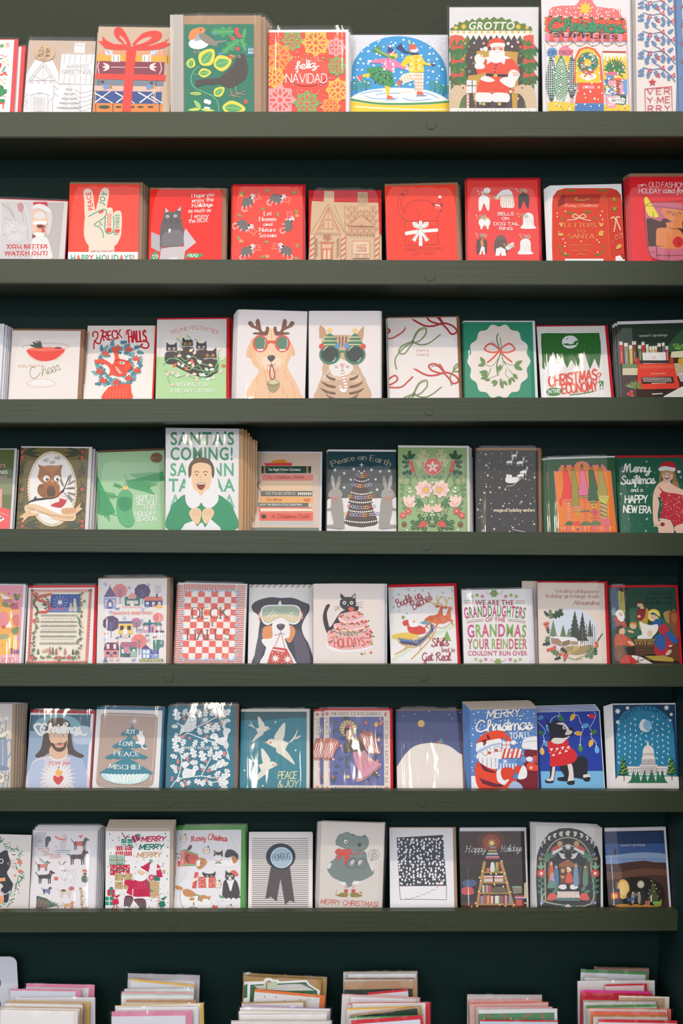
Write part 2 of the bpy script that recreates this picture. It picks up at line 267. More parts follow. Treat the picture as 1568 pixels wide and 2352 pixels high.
def T(s, x0, y0, x1, y1, h, c, f='s', wt=1.3, sl=0, arc=0, sp=1.6):
    """a line of lettering from (x0,y0) to (x1,y1) along its baseline, cap height h; f: s drawn sans, r roman with serifs, c cursive, b heavy type, t plain type"""
    up(); cur = 0; items = []
    for ch in s:
        if ch == ' ': items.append((ch, cur)); cur += 4; continue
        if f in 'bt':
            a = type_glyph(ch, .022 if f == 'b' else 0)[0]; items.append((ch, cur)); cur += a + (.8 if f == 'b' else 0)
        else:
            g = SKC.get(ch) if f == 'c' else None; g = g or SKEL.get(ch) or SKEL.get(ch.upper())
            items.append((ch, cur)); cur += g[0] + (0 if f == 'c' and ch.islower() else .5 if f == 'c' else sp*(1.25 if f == 'r' else 1))
    tot = max(cur - (0 if f in 'btc' else sp), .1); ln = math.hypot(x1 - x0, y1 - y0); kx = ln/tot; ky = h/10
    ux, uy = (x1 - x0)/ln, (y1 - y0)/ln
    def put(x, y):
        q = x*kx + y*sl*ky; d = y*ky; t = q/ln
        if arc:
            bow = 4*arc*t*(1 - t); an = math.atan2(4*arc*(1 - 2*t), ln)
            q, d = q - d*math.sin(an), bow + d*math.cos(an)
        return x0 + ux*q + uy*d, y0 + uy*q - ux*d
    cols = c if isinstance(c, (list, tuple)) else [c]; j = 0
    for ch, cx in items:
        if ch == ' ': continue
        col = cols[j % len(cols)]; j += 1
        if f in 'bt':
            a, v, t = type_glyph(ch, .022 if f == 'b' else 0)
            _emit([put(cx + x, y) for x, y in v], rgb(col), t, 1); continue
        g = SKC.get(ch) if f == 'c' else None; g = g or SKEL.get(ch) or SKEL.get(ch.upper())
        w = wt*ky
        for p, sm in g[1]:
            q = [put(cx + x, y) for x, y in p]
            if f == 'r':
                _stroke(q, w*.6, col, 1, lambda dx, dy: w*(.35 + .75*abs(dx*uy - dy*ux)), False)
                for e, n in ((0, 1), (-1, -2)):
                    (x, y), (xx, yy) = p[e], p[n]
                    if not sm and abs(yy - y) > 2*abs(xx - x)*.6 and (abs(y) < .1 or abs(y - 10) < .1 or abs(y - 6) < .1 or abs(y + 3.4) < .1):
                        _stroke([put(cx + x - 1.5, y), put(cx + x + 1.5, y)], w*.5, col, 1, None, False)
            else: _stroke(q, w, col, 1)
# ---- small motifs
def dots(c, r, x0, y0, x1, y1, n, seed=1, ell=1):
    g = random.Random(seed); up(); col = [rgb(q) for q in (c if isinstance(c, (list, tuple)) else [c])]; m = max(1, int(math.sqrt(n*(x1 - x0)/max(1, (y1 - y0))))); k = -(-n//m)
    for i in range(m):
        for j in range(k):
            x = x0 + (x1 - x0)*(i + .5 + g.uniform(-.38, .38))/m; y = y0 + (y1 - y0)*(j + .5 + g.uniform(-.38, .38))/k; rr = r*g.uniform(.7, 1.25)
            _emit([(x + rr*math.cos(t*math.pi/4), y + rr*ell*math.sin(t*math.pi/4)) for t in range(8)], g.choice(col), [(0, q, q + 1) for q in range(1, 7)])
def star(c, x, y, r, n=5, k=.45, rot=-90):
    P(c, *[q for i in range(2*n) for q in (x + r*(1 if i % 2 == 0 else k)*math.cos(math.radians(rot + i*180/n)), y + r*(1 if i % 2 == 0 else k)*math.sin(math.radians(rot + i*180/n)))])
def along(x, y, a, pts):                   # points given in a frame at (x,y) turned by a degrees
    ca, sa = math.cos(math.radians(a)), math.sin(math.radians(a))
    return [q for u, v in pts for q in (x + u*ca - v*sa, y + u*sa + v*ca)]
def leaf(c, x, y, l, a, w=.22): S(c, *along(x, y, a, [(0, 0), (l*.3, -l*w), (l*.7, -l*w*.8), (l, 0), (l*.7, l*w*.8), (l*.3, l*w)]))
def holly(c, x, y, l, a, w=.3, vein=None):
    P(c, *along(x, y, a, [(0, 0), (l*.16, -l*w), (l*.3, -l*w*.45), (l*.5, -l*w), (l*.62, -l*w*.4), (l*.84, -l*w*.6), (l, 0), (l*.84, l*w*.6), (l*.62, l*w*.4), (l*.5, l*w), (l*.3, l*w*.45), (l*.16, l*w)]))
    if vein: L(vein, 2.5, *along(x, y, a, [(0, 0), (l*.9, 0)]))
def oak(c, x, y, l, a, w=.34, vein=None):
    p = [(0, 0), (.12, -.12), (.2, -.5), (.32, -.8), (.42, -.4), (.55, -.85), (.68, -.8), (.72, -.4), (.85, -.55), (.95, -.3), (1, 0)]
    S(c, *along(x, y, a, [(u*l, v*w*l) for u, v in p] + [(u*l, -v*w*l) for u, v in p[-2:0:-1]]))
    if vein: L(vein, 2.5, *along(x, y, a, [(l*.05, 0), (l*.75, 0)]))
def fir(c, x, y, h, w, n=4, trunk=None, jag=0):    # fir tree, foot centre at (x,y)
    if trunk: R(trunk, x - w*.05, y - h*.1, x + w*.05, y + h*.06)
    l, r = [], []
    for i in range(n):
        ww = w/2*(i + 1)/n; yy = y - h + h*(i + 1)/n
        l += [(x - ww, yy)] + ([(x - ww*.55, yy - h*.02)] if i < n - 1 else []); r += [(x + ww, yy)] + ([(x + ww*.55, yy - h*.02)] if i < n - 1 else [])
    P(c, *[q for p in [(x, y - h)] + r + l[::-1] for q in p])
def sprig(c, x, y, l, a, n=6, lw=.3, w=3, lc=None, side=42):
    L(c, w, *along(x, y, a, [(0, 0), (l, 0)]))
    for i in range(n):
        u = l*(i + .6)/n
        for s in (-1, 1):
            q = along(x, y, a, [(u, 0)]); leaf(lc or c, q[0], q[1], l*lw, a + s*side, .28)
def needles(c, x, y, l, a, n=9, ln=.35, w=3):
    L(c, w, *along(x, y, a, [(0, 0), (l, 0)])); up()
    for i in range(n):
        u = l*(i + .5)/n; k = l*ln
        for s in (-1, 1): _stroke(prs(along(x, y, a, [(u, 0), (u + k*.8, s*k*.55)])), w*.8, c, cap=False)
def berries(c, x, y, r, n=3, d=1.7):
    for i in range(n): E(c, x + r*d*math.cos(i*2*math.pi/n - 1.2)*(n > 1), y + r*d*math.sin(i*2*math.pi/n - 1.2)*(n > 1), r)
def gift(c, rb, x0, y0, x1, y1, w=None, bow=True):
    w = w or (x1 - x0)*.14; R(c, x0, y0, x1, y1); mx = (x0 + x1)/2; my = (y0 + y1)/2
    R(rb, mx - w/2, y0, mx + w/2, y1); R(rb, x0, my - w/2, x1, my + w/2)
    if bow: S(rb, mx, y0, mx - w*2, y0 - w*2, mx - w*2.4, y0 - w*.3); S(rb, mx, y0, mx + w*2, y0 - w*2, mx + w*2.4, y0 - w*.3)
def ribbon(c, x, y, s, w=8, tails=True):   # a tied bow
    OL(c, w, x, y, x - s*.6, y - s*.45, x - s, y - s*.1, x - s*.55, y + s*.12); OL(c, w, x, y, x + s*.6, y - s*.45, x + s, y - s*.1, x + s*.55, y + s*.12)
    if tails: C(c, w, x, y, x - s*.35, y + s*.4, x - s*.8, y + s*.8); C(c, w, x, y, x + s*.35, y + s*.4, x + s*.8, y + s*.75)
    E(c, x, y, w*.8)
def flower(c, x, y, r, n=5, cc=None, a0=0):
    for i in range(n):
        a = a0 + i*360/n; q = along(x, y, a, [(r*.55, 0)]); E(c, q[0], q[1], r*.5, r*.36, a)
    if cc: E(cc, x, y, r*.25)
def snowflake(c, x, y, r, w=3, n=6):
    up()
    for i in range(n):
        a = i*360/n; _stroke(prs(along(x, y, a, [(0, 0), (r, 0)])), w, c, cap=False); _stroke(prs(along(x, y, a, [(r*.9, r*.3), (r*.55, 0), (r*.9, -r*.3)])), w*.8, c, cap=False)
def eyes(x, y, d, r, w='w', k='k'):
    for s in (-1, 1): E(w, x + s*d, y, r); E(k, x + s*d, y, r*.5)
def catface(c, x, y, r, ear='p', ew='w'):
    P(c, x - r, y - r*.1, x - r*.95, y - r*1.35, x - r*.3, y - r*.75); P(c, x + r, y - r*.1, x + r*.95, y - r*1.35, x + r*.3, y - r*.75); E(c, x, y, r*1.05, r*.85)
    eyes(x, y - r*.1, r*.45, r*.22, ew); E(ear, x, y + r*.25, r*.1, r*.07)
def walkdog(c, x, y, s, fl=1, pts='', up_tail=True):      # a small dog seen from the side, body centre (x,y), length about 2s
    f = lambda *v: [q for a, b in prs(v) for q in (x + fl*a*s, y + b*s)]
    S(c, *f(-.75, -.25, .1, -.28, .7, -.38, .82, 0, .6, .28, -.1, .2, -.6, .3, -.85, .05))
    for a, b in ((-.72, .85), (-.5, .8), (.45, .85), (.68, .8)): L(c, s*.17, *f(a, .1, a + (.04 if a > 0 else -.02), b))
    S(c, *f(.5, -.3, .62, -.75, .85, -.85, 1.02, -.68, 1.28, -.58, 1.26, -.42, .98, -.38, .8, -.1)); S(c, *f(.66, -.8, .58, -.45, .72, -.4, .8, -.7))
    C(c, s*.1, *f(-.75, -.15, -1.0, -.3, -1.2, -.3 - .35*up_tail))
def sitcat(c, x, y, s):
    S(c, x, y - s*.5, x + s*.4, y, x + s*.42, y + s*.8, x, y + s*.9, x - s*.42, y + s*.8, x - s*.4, y)

# ------------------------------------------------------------------ cards
LEDGE = {}                                 # row -> (x0, z0, x1, z1) of the lip's top front edge
OYS = {1: 0, 2: 380, 3: 690, 4: 970, 5: 1290, 6: 1580, 7: 1860, 8: 2130}
LIPH, LIPT, SHELF = .0345, .018, .016
CARDS = []
ORD = ['first ', 'second ', 'third ', 'fourth ', 'fifth ', 'sixth ', 'seventh ', 'eighth ']
def floor_z(row, x):
    x0, z0, x1, z1 = LEDGE[row]; return z0 + (z1 - z0)*(x - x0)/(x1 - x0) - LIPH + SHELF*.5 + .0016
def mesh_ink(name, ink, parent):
    V, F, CC = ink
    if not F: return None
    o = obj(name, V, F, PRINT, parent); me = o.data
    a = me.color_attributes.new('print_colour', 'FLOAT_COLOR', 'CORNER'); buf = []
    for p, c in zip(me.polygons, CC): buf += (*c, 1.0)*p.loop_total
    a.data.foreach_set('color', buf)
    return o
def pouch(name, x0, x1, z0, z1, yf, yb, parent, seed=0, crimp=0):
    """clear plastic sleeve: a puffed front sheet, folded sides and a crimped top"""
    g = random.Random(seed); nx, nz = (24 if crimp else 7), 8; vs, fs = [], []
    for j in range(nz + 1):
        for i in range(nx + 1):
            u, v = i/nx, j/nz; e = min(1, 6*min(u, 1 - u)); k = min(1, 5*min(v + .1, 1 - v))
            vs.append((x0 + (x1 - x0)*u, yf - .0007*e*k*g.uniform(.0, 1) - (crimp*g.uniform(-.2, 1) if j >= nz - 1 else 0) + (0 if 0 < i < nx else .0006), z0 + (z1 - z0)*v + (g.uniform(-.0004, .0004) if j == nz else 0)))
    n = nx + 1
    for j in range(nz):
        for i in range(nx): a = j*n + i; fs.append((a, a + 1, a + n + 1, a + n))
    b = len(vs)
    for j in range(nz + 1):
        z = vs[j*n][2]; vs += [(x0 - .0004, (yf + yb)/2, z), (x0 + .0006, yb, z), (x1 + .0004, (yf + yb)/2, z), (x1 - .0006, yb, z)]
    for j in range(nz):
        l, r, q = j*n, j*n + nx, b + 4*j
        fs += [(q, l, l + n, q + 4), (q + 1, q, q + 4, q + 5), (r, q + 2, q + 6, r + n), (q + 2, q + 3, q + 7, q + 6)]
    o = obj(name, vs, fs, SLEEVE, parent, True)
    return o
def card(row, ox, TL, TR, BR, BL, base, label, art, env=None, et=0, er=0, el=0, sleeve=True, behind=(), f=0, art_back=False, lean=None, sl=(8, 12, 8), foot=None, crimp=0):
    """one greeting card on ledge ROW. Corners of the face as seen; env: envelope colour, showing et/er/el at top, right, left; behind: shifts of the copies stacked at its back"""
    global A
    oy = OYS[row]; px = lambda p: (ox + p[0]/SCALE, oy + p[1]/SCALE)
    q = [px(p) for p in (TL, TR, BR or TR, BL or TL)]
    if foot: yb, zb = foot
    else: yb = -DEPTH + LIPT + .009 - f*.001; xm = at_y(*q[3], yb)[0]; zb = floor_z(row, (xm + at_y(*q[2], yb)[0])/2)
    def corners(al): return [on_lean(*p, yb, zb, al) for p in q]
    zr = lambda q: max(on_lean(*q[0], yb, zb, .2)[1], on_lean(*q[1], yb, zb, .2)[1])
    if lean is None:
        best = None
        room = -yb - .002 - .0034*(len(behind) + 1)
        for d in range(10, 23):
            if d > 10 and math.sin(math.radians(d))*max(.11, zr(q)) > room: break
            c = corners(math.radians(d)); wt = math.dist(c[0], c[1]); wb = math.dist(c[3], c[2]); e = abs(wt - wb) + abs(d - (12 if row == 2 else 17))*(.0004 if row == 2 else .00015)
            if best is None or e < best[0]: best = (e, d)
        lean = best[1]
    al = math.radians(lean); c = corners(al)
    roll = math.atan2(c[1][1] - c[0][1], c[1][0] - c[0][0])
    ey = (c[0][0] - c[3][0] + c[1][0] - c[2][0], c[0][1] - c[3][1] + c[1][1] - c[2][1]); roll2 = -math.atan2(ey[0], ey[1])
    if BR: roll = .5*roll + .5*roll2
    cr, sr = math.cos(roll), math.sin(roll)
    tl = c[0]; w = (math.dist(c[0], c[1])); tr = (tl[0] + w*cr, tl[1] + w*sr)
    h = min(tl[1], tr[1])/cr
    # local frame: origin bottom left corner of the face, x along the card, z up the card, y backwards
    bl = (tl[0] + h*sr, tl[1] - h*cr)
    M = Matrix.Translation((0, yb, zb)) @ Matrix.Rotation(-al, 4, 'X') @ Matrix.Translation((bl[0], 0, bl[1])) @ Matrix.Rotation(-roll, 4, 'Y')
    A = Sheet(ox, oy); A.w, A.h = w, h
    def m(px_, py_):
        x, s = on_lean(px_, py_, yb, zb, al); dx, dy = x - tl[0], s - tl[1]
        return dx*cr + dy*sr, -dx*sr + dy*cr
    A.map = m
    if art: art()
    root = thing('greeting_card', label, 'greeting card', None, M)
    k = 1/SCALE/1500
    stock = box('card_stock', 0, w, 0, .0009, 0, h, paper(base), root)
    top = [(x, y, z + h) for x, y, z in A.ink[0][0]], A.ink[0][1], A.ink[0][2]
    let = [(x, y, z + h) for x, y, z in A.ink[1][0]], A.ink[1][1], A.ink[1][2]
    il = mesh_ink('illustration', top, stock); le = mesh_ink('lettering', let, stock)
    parts = [stock]; t = .0009
    ex0, ex1, ez = 0, w, h
    if env:
        ex0, ex1, ez = -el*k, w + er*k, h + et*k
        e = box('envelope', ex0, ex1, .0010, .0017, 0, ez, paper(env), root); parts.append(e); t = .0017
    if sleeve:
        s = pouch('clear_sleeve', ex0 - sl[0]*k, ex1 + sl[2]*k, 0, ez + sl[1]*k, -.0010 - A.z, t + .0003, root, len(CARDS), crimp); parts.append(s); t += .0014 + A.z
    CARDS.append(root)
    step = (t + .0004)/math.cos(al)
    for n, (dx, dy) in enumerate(behind):
        r = bpy.data.objects.new('greeting_card', None); COL.objects.link(r); r.empty_display_size = .01
        r.matrix_world = Matrix.Translation((0, (n + 1)*step, 0)) @ M @ Matrix.Translation((dx/1500, 0, max(dy, 0)/1500)) @ Matrix.Diagonal((1, 1, 1 + min(dy, 0)/1500/h, 1))
        short = ' '.join(label.split()[:10])
        r['label'] = (ORD[n] if len(behind) > 1 else '') + 'spare copy behind the ' + short; r['category'] = 'greeting card'; r['group'] = 'copies behind the ' + short
        for p in parts:
            cpy = p.copy(); COL.objects.link(cpy); cpy.parent = r
            if p is stock and art_back:
                for ch in (il, le):
                    if ch: g = ch.copy(); COL.objects.link(g); g.parent = cpy
    return root
# ------------------------------------------------------------------ the setting
def paint(name, col, rough=.42, sc=(9, 260, 260), st=.35, spec=.45):
    return mat(name, col, rough, spec, (sc, st, .0012))
GREEN = paint('green_paint', (.0355, .0515, .0275), .42, (7, 300, 300), .28, .45)
WALLG = paint('green_wall_paint', (.025, .0365, .0215), .5, (90, 90, 90), .5, .22)
TEAL = paint('dark_teal', (.0045, .0225, .0205), .6, (120, 120, 120), .35, .15)  # darker, bluer tone than the greens, for back, side board and counter
def structure(o): o['kind'] = 'structure'; return o
# top edge of each lip as (left y, right y) at x=100 and x=1450, and of its lower edge
EDGES = {1: (256.3, 255, 312, 311), 2: (594.3, 598.5, 650.5, 654.8), 3: (916.5, 912, 969.4, 964.5), 4: (1215.3, 1223.6, 1266.5, 1275.8), 5: (1526.3, 1527.2, 1579, 1578.8), 6: (1815.7, 1817.2, 1865.3, 1866.5), 7: (2095.8, 2092.3, 2145.4, 2139.8)}
XR = at_y(1557, 2118, -DEPTH)[0]           # inner face of the side board
XL = -1.0
for r, (yl, yr, bl, br) in EDGES.items():
    a = at_y(100, yl, -DEPTH); b = at_y(1450, yr, -DEPTH); s = (b[1] - a[1])/(b[0] - a[0])
    LEDGE[r] = (XL, a[1] + s*(XL - a[0]), XR, a[1] + s*(XR - a[0]))
zt = (LEDGE[1][1] + LEDGE[1][3])/2; z_low = at_y(784, 2352, -.25)[1] - .16
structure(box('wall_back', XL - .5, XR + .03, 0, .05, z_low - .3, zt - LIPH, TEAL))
structure(box('wall_upper', XL - .5, XR + .6, 0, .05, zt - LIPH, zt + .9, WALLG))
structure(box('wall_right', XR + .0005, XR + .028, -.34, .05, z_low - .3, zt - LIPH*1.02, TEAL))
structure(box('floor', -5, 5, -8, .05, -.05, 0, mat('dark_wood_floor', (.09, .06, .04), .5, .4, ((3, 40, 1), .2, .002))))
def slope(name, x0, x1, za, zb_, y0, y1, h0, h1, m, parent, bev=0):
    """a board whose top follows the ledge's slight slope; h0/h1 below the top edge"""
    o = box(name, x0, x1, y0, y1, -h1, -h0, m, parent, bev)
    for v in o.data.vertices: v.co.z += za + (zb_ - za)*(v.co.x - x0)/(x1 - x0)
    return o
WHERE = ['topmost', 'second from the top', 'third from the top', 'middle', 'fifth from the top', 'sixth from the top', 'lowest']
PLUGS = {1: [(990, 285)], 2: [(987, 634)], 3: [(985, 943)], 4: [(978, 1253)], 5: [(973, 1554), (388, 1556)], 6: [(969, 1842), (390, 1843)], 7: [(966, 2122), (397, 2121)]}
for r in EDGES:
    x0, z0, x1, z1 = LEDGE[r]
    t = thing('card_ledge', f'green painted wooden card ledge, {WHERE[r-1]} of the seven', 'shelf', 'ledges holding the greeting cards')
    lip = slope('lip', x0, x1, z0, z1, -DEPTH, -DEPTH + LIPT, 0, LIPH, GREEN, t, .0012)
    slope('shelf_board', x0, x1, z0, z1, -DEPTH + LIPT, -.0005, LIPH - SHELF*.5, LIPH - .0005, GREEN, t)
    for px, py in PLUGS[r]:
        x, z = at_y(px, py, -DEPTH); n = 20; rad = 11/1500
        vs = [(x + rad*k*math.cos(i*2*math.pi/n), -DEPTH - d, z + rad*k*math.sin(i*2*math.pi/n)) for k, d in ((1.06, -.0002), (1, .0007), (.86, .0008)) for i in range(n)] + [(x, -DEPTH - .0008, z)]
        fs = [(j*n + i, (j + 1)*n + i, (j + 1)*n + (i + 1) % n, j*n + (i + 1) % n) for j in (0, 1) for i in range(n)] + [(2*n + i, 3*n, 2*n + (i + 1) % n) for i in range(n)]
        obj('screw_plug', vs, fs, GREEN, lip)
# ------------------------------------------------------------------ row 1
def a11():
    T('MAS!', 4, 412, 88, 400, 34, ['g', 'y', 'r', 'g'], 'b')
    C('r', 5, 2, 480, 20, 470, 40, 490, 62, 478); C('g', 9, -6, 510, 20, 500)
    for x, y, a in ((30, 530, .6), (65, 520, .4), (70, 555, .9), (12, 690, .8), (48, 680, .4), (36, 712, .5)): L('f4b04a', 9, x - 9, y - 9*a, x + 9, y + 9*a)
    S('r', -20, 545, 12, 545, 8, 580, -20, 590); C('g', 6, 12, 620, 30, 590, 48, 570, 30, 610, 55, 620); C('r', 15, -10, 645, 20, 640, 36, 625, 58, 645)
    S('g', -20, 735, 20, 735, 40, 780, 30, 815, -20, 830); E('d', 20, 750, 8); E('d', 38, 800, 8); S('g', 30, 775, 60, 768, 52, 805)
    C('r', 4, 22, 830, 36, 822, 50, 835); R('g', -10, 850, 42, 880); R('r', -20, 880, 38, 893); L('r', 12, 30, 880, 26, 930); L('r', 12, -6, 880, -6, 930)
card(1, 0, (-500, 343), (122, 343), (88, 957), (-550, 957), 'f0e8e2', 'white card with confetti and small green and red figures', a11, 'ea4648', 12, 32, behind=((15, -14), (17, -15)), f=2)
def a12():
    G = 'b0a49a'
    P('e9e2de', 300, 515, 450, 515, 500, 620, 500, 725, 800, 728, 800, 960, 150, 960, 215, 715, 225, 640)
    P('e9e2de', 530, 455, 822, 462, 800, 725, 503, 715); P('e3dcd8', 640, 365, 730, 367, 725, 455, 633, 452)
    for x in (655, 670, 690, 705): L(G, 3, x, 370, x - 1, 392)
    L(G, 2, 640, 392, 728, 394); L(G, 6, 526, 460, 822, 466)
    for i in range(6): L(G, 4, 555 + i*47, 470, 548 + i*47, 540); L(G, 4, 553 + i*47, 648, 545 + i*47, 715)
    L(G, 3, 503, 718, 800, 728); T('WARMEST', 570, 586, 765, 586, 30, G, 's', 1.1); T('GREETINGS', 530, 634, 782, 634, 34, G, 's', 1.1)
    L(G, 4, 225, 715, 375, 530, 490, 715); L(G, 4, 250, 712, 372, 560, 465, 712); L(G, 3, 370, 570, 370, 690); L(G, 3, 285, 650, 370, 690, 440, 650); L(G, 4, 255, 692, 470, 692)
    for x in (275, 330, 383, 437): OE(G, 2.5, x, 707, 7)
    L(G, 3, 258, 820, 340, 795, 428, 818); R('dcd5d0', 300, 832, 375, 957); OE(G, 3, 340, 805, 9)
    for x in (265, 285, 295, 385, 405, 415): L(G, 2, x, 825, x, 957)
    for i in range(4): L(G, 2, 308 + i*18, 842, 308 + i*18, 905)
    for i in range(4): L(G, 2, 308, 842 + i*21, 362, 842 + i*21)
    OE(G, 2, 335, 935, 15); L(G, 4, 462, 735, 462, 830, 450, 850, 452, 957); C(G, 3, 465, 735, 485, 760, 505, 765); C(G, 3, 462, 800, 480, 810, 500, 830); C(G, 2, 452, 850, 430, 860, 415, 890)
    for i in range(5):
        y = 765 + i*40; w = 28 + i*20; P('e9e2de', 595, y - 30, 595 + w, y, 595 - w, y); C(G, 3, 595 - w, y, 595 - w*.5, y - 8, 595, y - 30, 595 + w*.5, y - 8, 595 + w, y); C(G, 3, 595 - w, y, 595 - w*.3, y + 10, 595 + w*.4, y + 8, 595 + w, y)
        for k in range(2 + i): L(G, 2, 595 - w*.6 + k*w*1.2/(2 + i), y + 5, 595 - w*.4 + k*w*.8/(2 + i), y - 12)
    L(G, 3, 690, 735, 685, 957)
    for i in range(5): C(G, 2.5, 690, 800 + i*38, 730, 795 + i*38, 785, 775 + i*38); C(G, 2.5, 690, 800 + i*38, 670, 790 + i*38, 640, 765 + i*38)
    for y in (810, 850, 880, 920): C(G, 2.5, 180, y, 215, y - 10, 240, y + 8, 215, y + 18)
    E('d0ac88', 383, 458, 90, 71); T('3D', 392, 442, 425, 440, 22, 'k', 'r', 1.6, .2); T('CARD', 388, 462, 430, 458, 16, 'k', 'r', 1.4, .2); T('fold & glue', 320, 492, 428, 488, 22, '5a4434', 'c', .9)
    L('6a5444', 2.5, 338, 440, 338, 465, 362, 468, 376, 458, 376, 430, 362, 405, 338, 440, 362, 442, 376, 430); L('6a5444', 2.5, 362, 442, 362, 468); L('8a7464', 2, 345, 510, 405, 508); L('8a7464', 2, 352, 518, 395, 516)
card(1, 0, (250, 345), (822, 345), (792, 957), (168, 957), 'c9b09a', 'kraft card with a die cut white line-drawn house marked warmest greetings', a12, None, sl=(18, 28, 6), behind=((-3, 0), (-6, -2)), f=2)
def a13():
    for x0, x1, y0, y1, c in ((850, 1435, 430, 472, 'e29a70'), (828, 1462, 470, 538, 'e2a63a'), (830, 1412, 525, 640, '8a3448'), (808, 1405, 683, 735, '76818a'), (808, 1372, 735, 785, 'f0b49e'), (800, 1388, 780, 890, '2c4a86'), (785, 1396, 885, 960, 'e8823a')): P(c, x0, y0 - 2, x1, y0 + 8, x1 - 6, y1 + 6, x0 - 4, y1)
    for x in (900, 1285): R('e8e0e0', x, 432, x + 66, 472); dots('4a4a78', 4, x, 434, x + 66, 470, 12, x)
    for x in (955, 1220): R('ece6e0', x, 470, x + 74, 530); [L('k', 4, x + q, 478, x + q + 6, 490, x + q, 500, x + q + 6, 512, x + q, 524) for q in (16, 54)]
    for x in (868, 1385): L('f0dcc8', 4, x, 432, x, 470)
    L('6e5a30', 5, 1436, 478, 1434, 540); C('f0d8cc', 7, 850, 530, 838, 570, 850, 628); C('f0d8cc', 7, 1372, 536, 1384, 590, 1366, 636); L('f0d8cc', 6, 955, 576, 1268, 580)
    for x, s in ((905, 1), (1315, -1)):
        for q in (-22, 0, 22): leaf('f0d8cc', x + s*34, 575 + q*.2, 62, 180 - q*1.3 if s > 0 else q*1.3, .16)
    E('3a3c3e', 878, 702, 16, 12); E('3a3c3e', 1298, 710, 16, 10); L('k', 5, 848, 684, 845, 735); L('k', 5, 1340, 690, 1338, 738)
    for x in (905, 1275): flower('6a94c8', x, 748, 24, 6); leaf('9a8a5c', x + 20, 760, 50, -40); leaf('9a8a5c', x + 60, 760, 30, -150)
    for x in (850, 1325): L('f4dccc', 4, x, 738, x - 2, 782)
    for x in (815, 1000, 1200): L('ece4dc', 12, x, 880, x + 130, 784); L('ece4dc', 12, x - 10, 795, x + 150, 885)
    L('ece4dc', 12, 1300, 830, 1388, 885)
    for x in (806, 820, 1320, 1332): L('e8c488', 6, x, 782, x - 4, 888)
    E('2c4c34', 893, 918, 48, 15); [E('2c4c34', x, 918, 26, 8) for x in (1015, 1130, 1205, 1290)]
    for x in (820, 968, 1366): L('2c4c34', 7, x, 890, x, 957)
    Q = 'f23c30'; P(Q, 1087, 400, 1170, 398, 1120, 960, 1045, 960); P(Q, 810, 632, 1422, 645, 1420, 695, 808, 678)
    P(Q, 878, 308, 915, 350, 980, 380, 1090, 385, 1085, 428, 990, 430, 900, 415, 840, 352, 880, 355); P(Q, 1452, 328, 1408, 358, 1300, 390, 1160, 395, 1165, 432, 1300, 432, 1400, 415, 1478, 375, 1418, 372)
    S(Q, 1100, 395, 1030, 360, 985, 310, 978, 265, 1000, 237, 1040, 240, 1080, 290, 1120, 380); S(Q, 1140, 390, 1170, 340, 1230, 285, 1320, 265, 1378, 280, 1385, 320, 1340, 360, 1240, 392)
    S('ccb095', 1080, 385, 1050, 350, 1025, 320, 1030, 308, 1055, 325, 1085, 370); S('ccb095', 1165, 385, 1200, 350, 1250, 325, 1298, 320, 1285, 340, 1230, 370)
    dots('ff6a58', 3, 1055, 420, 1150, 950, 40, 7)
card(1, 0, (845, 228), (1492, 248), (1500, 957), (783, 957), 'ccb095', 'kraft card showing a stack of books tied with a red ribbon bow', a13, None, sl=(10, 14, 6), behind=((-3, -12),), f=4)
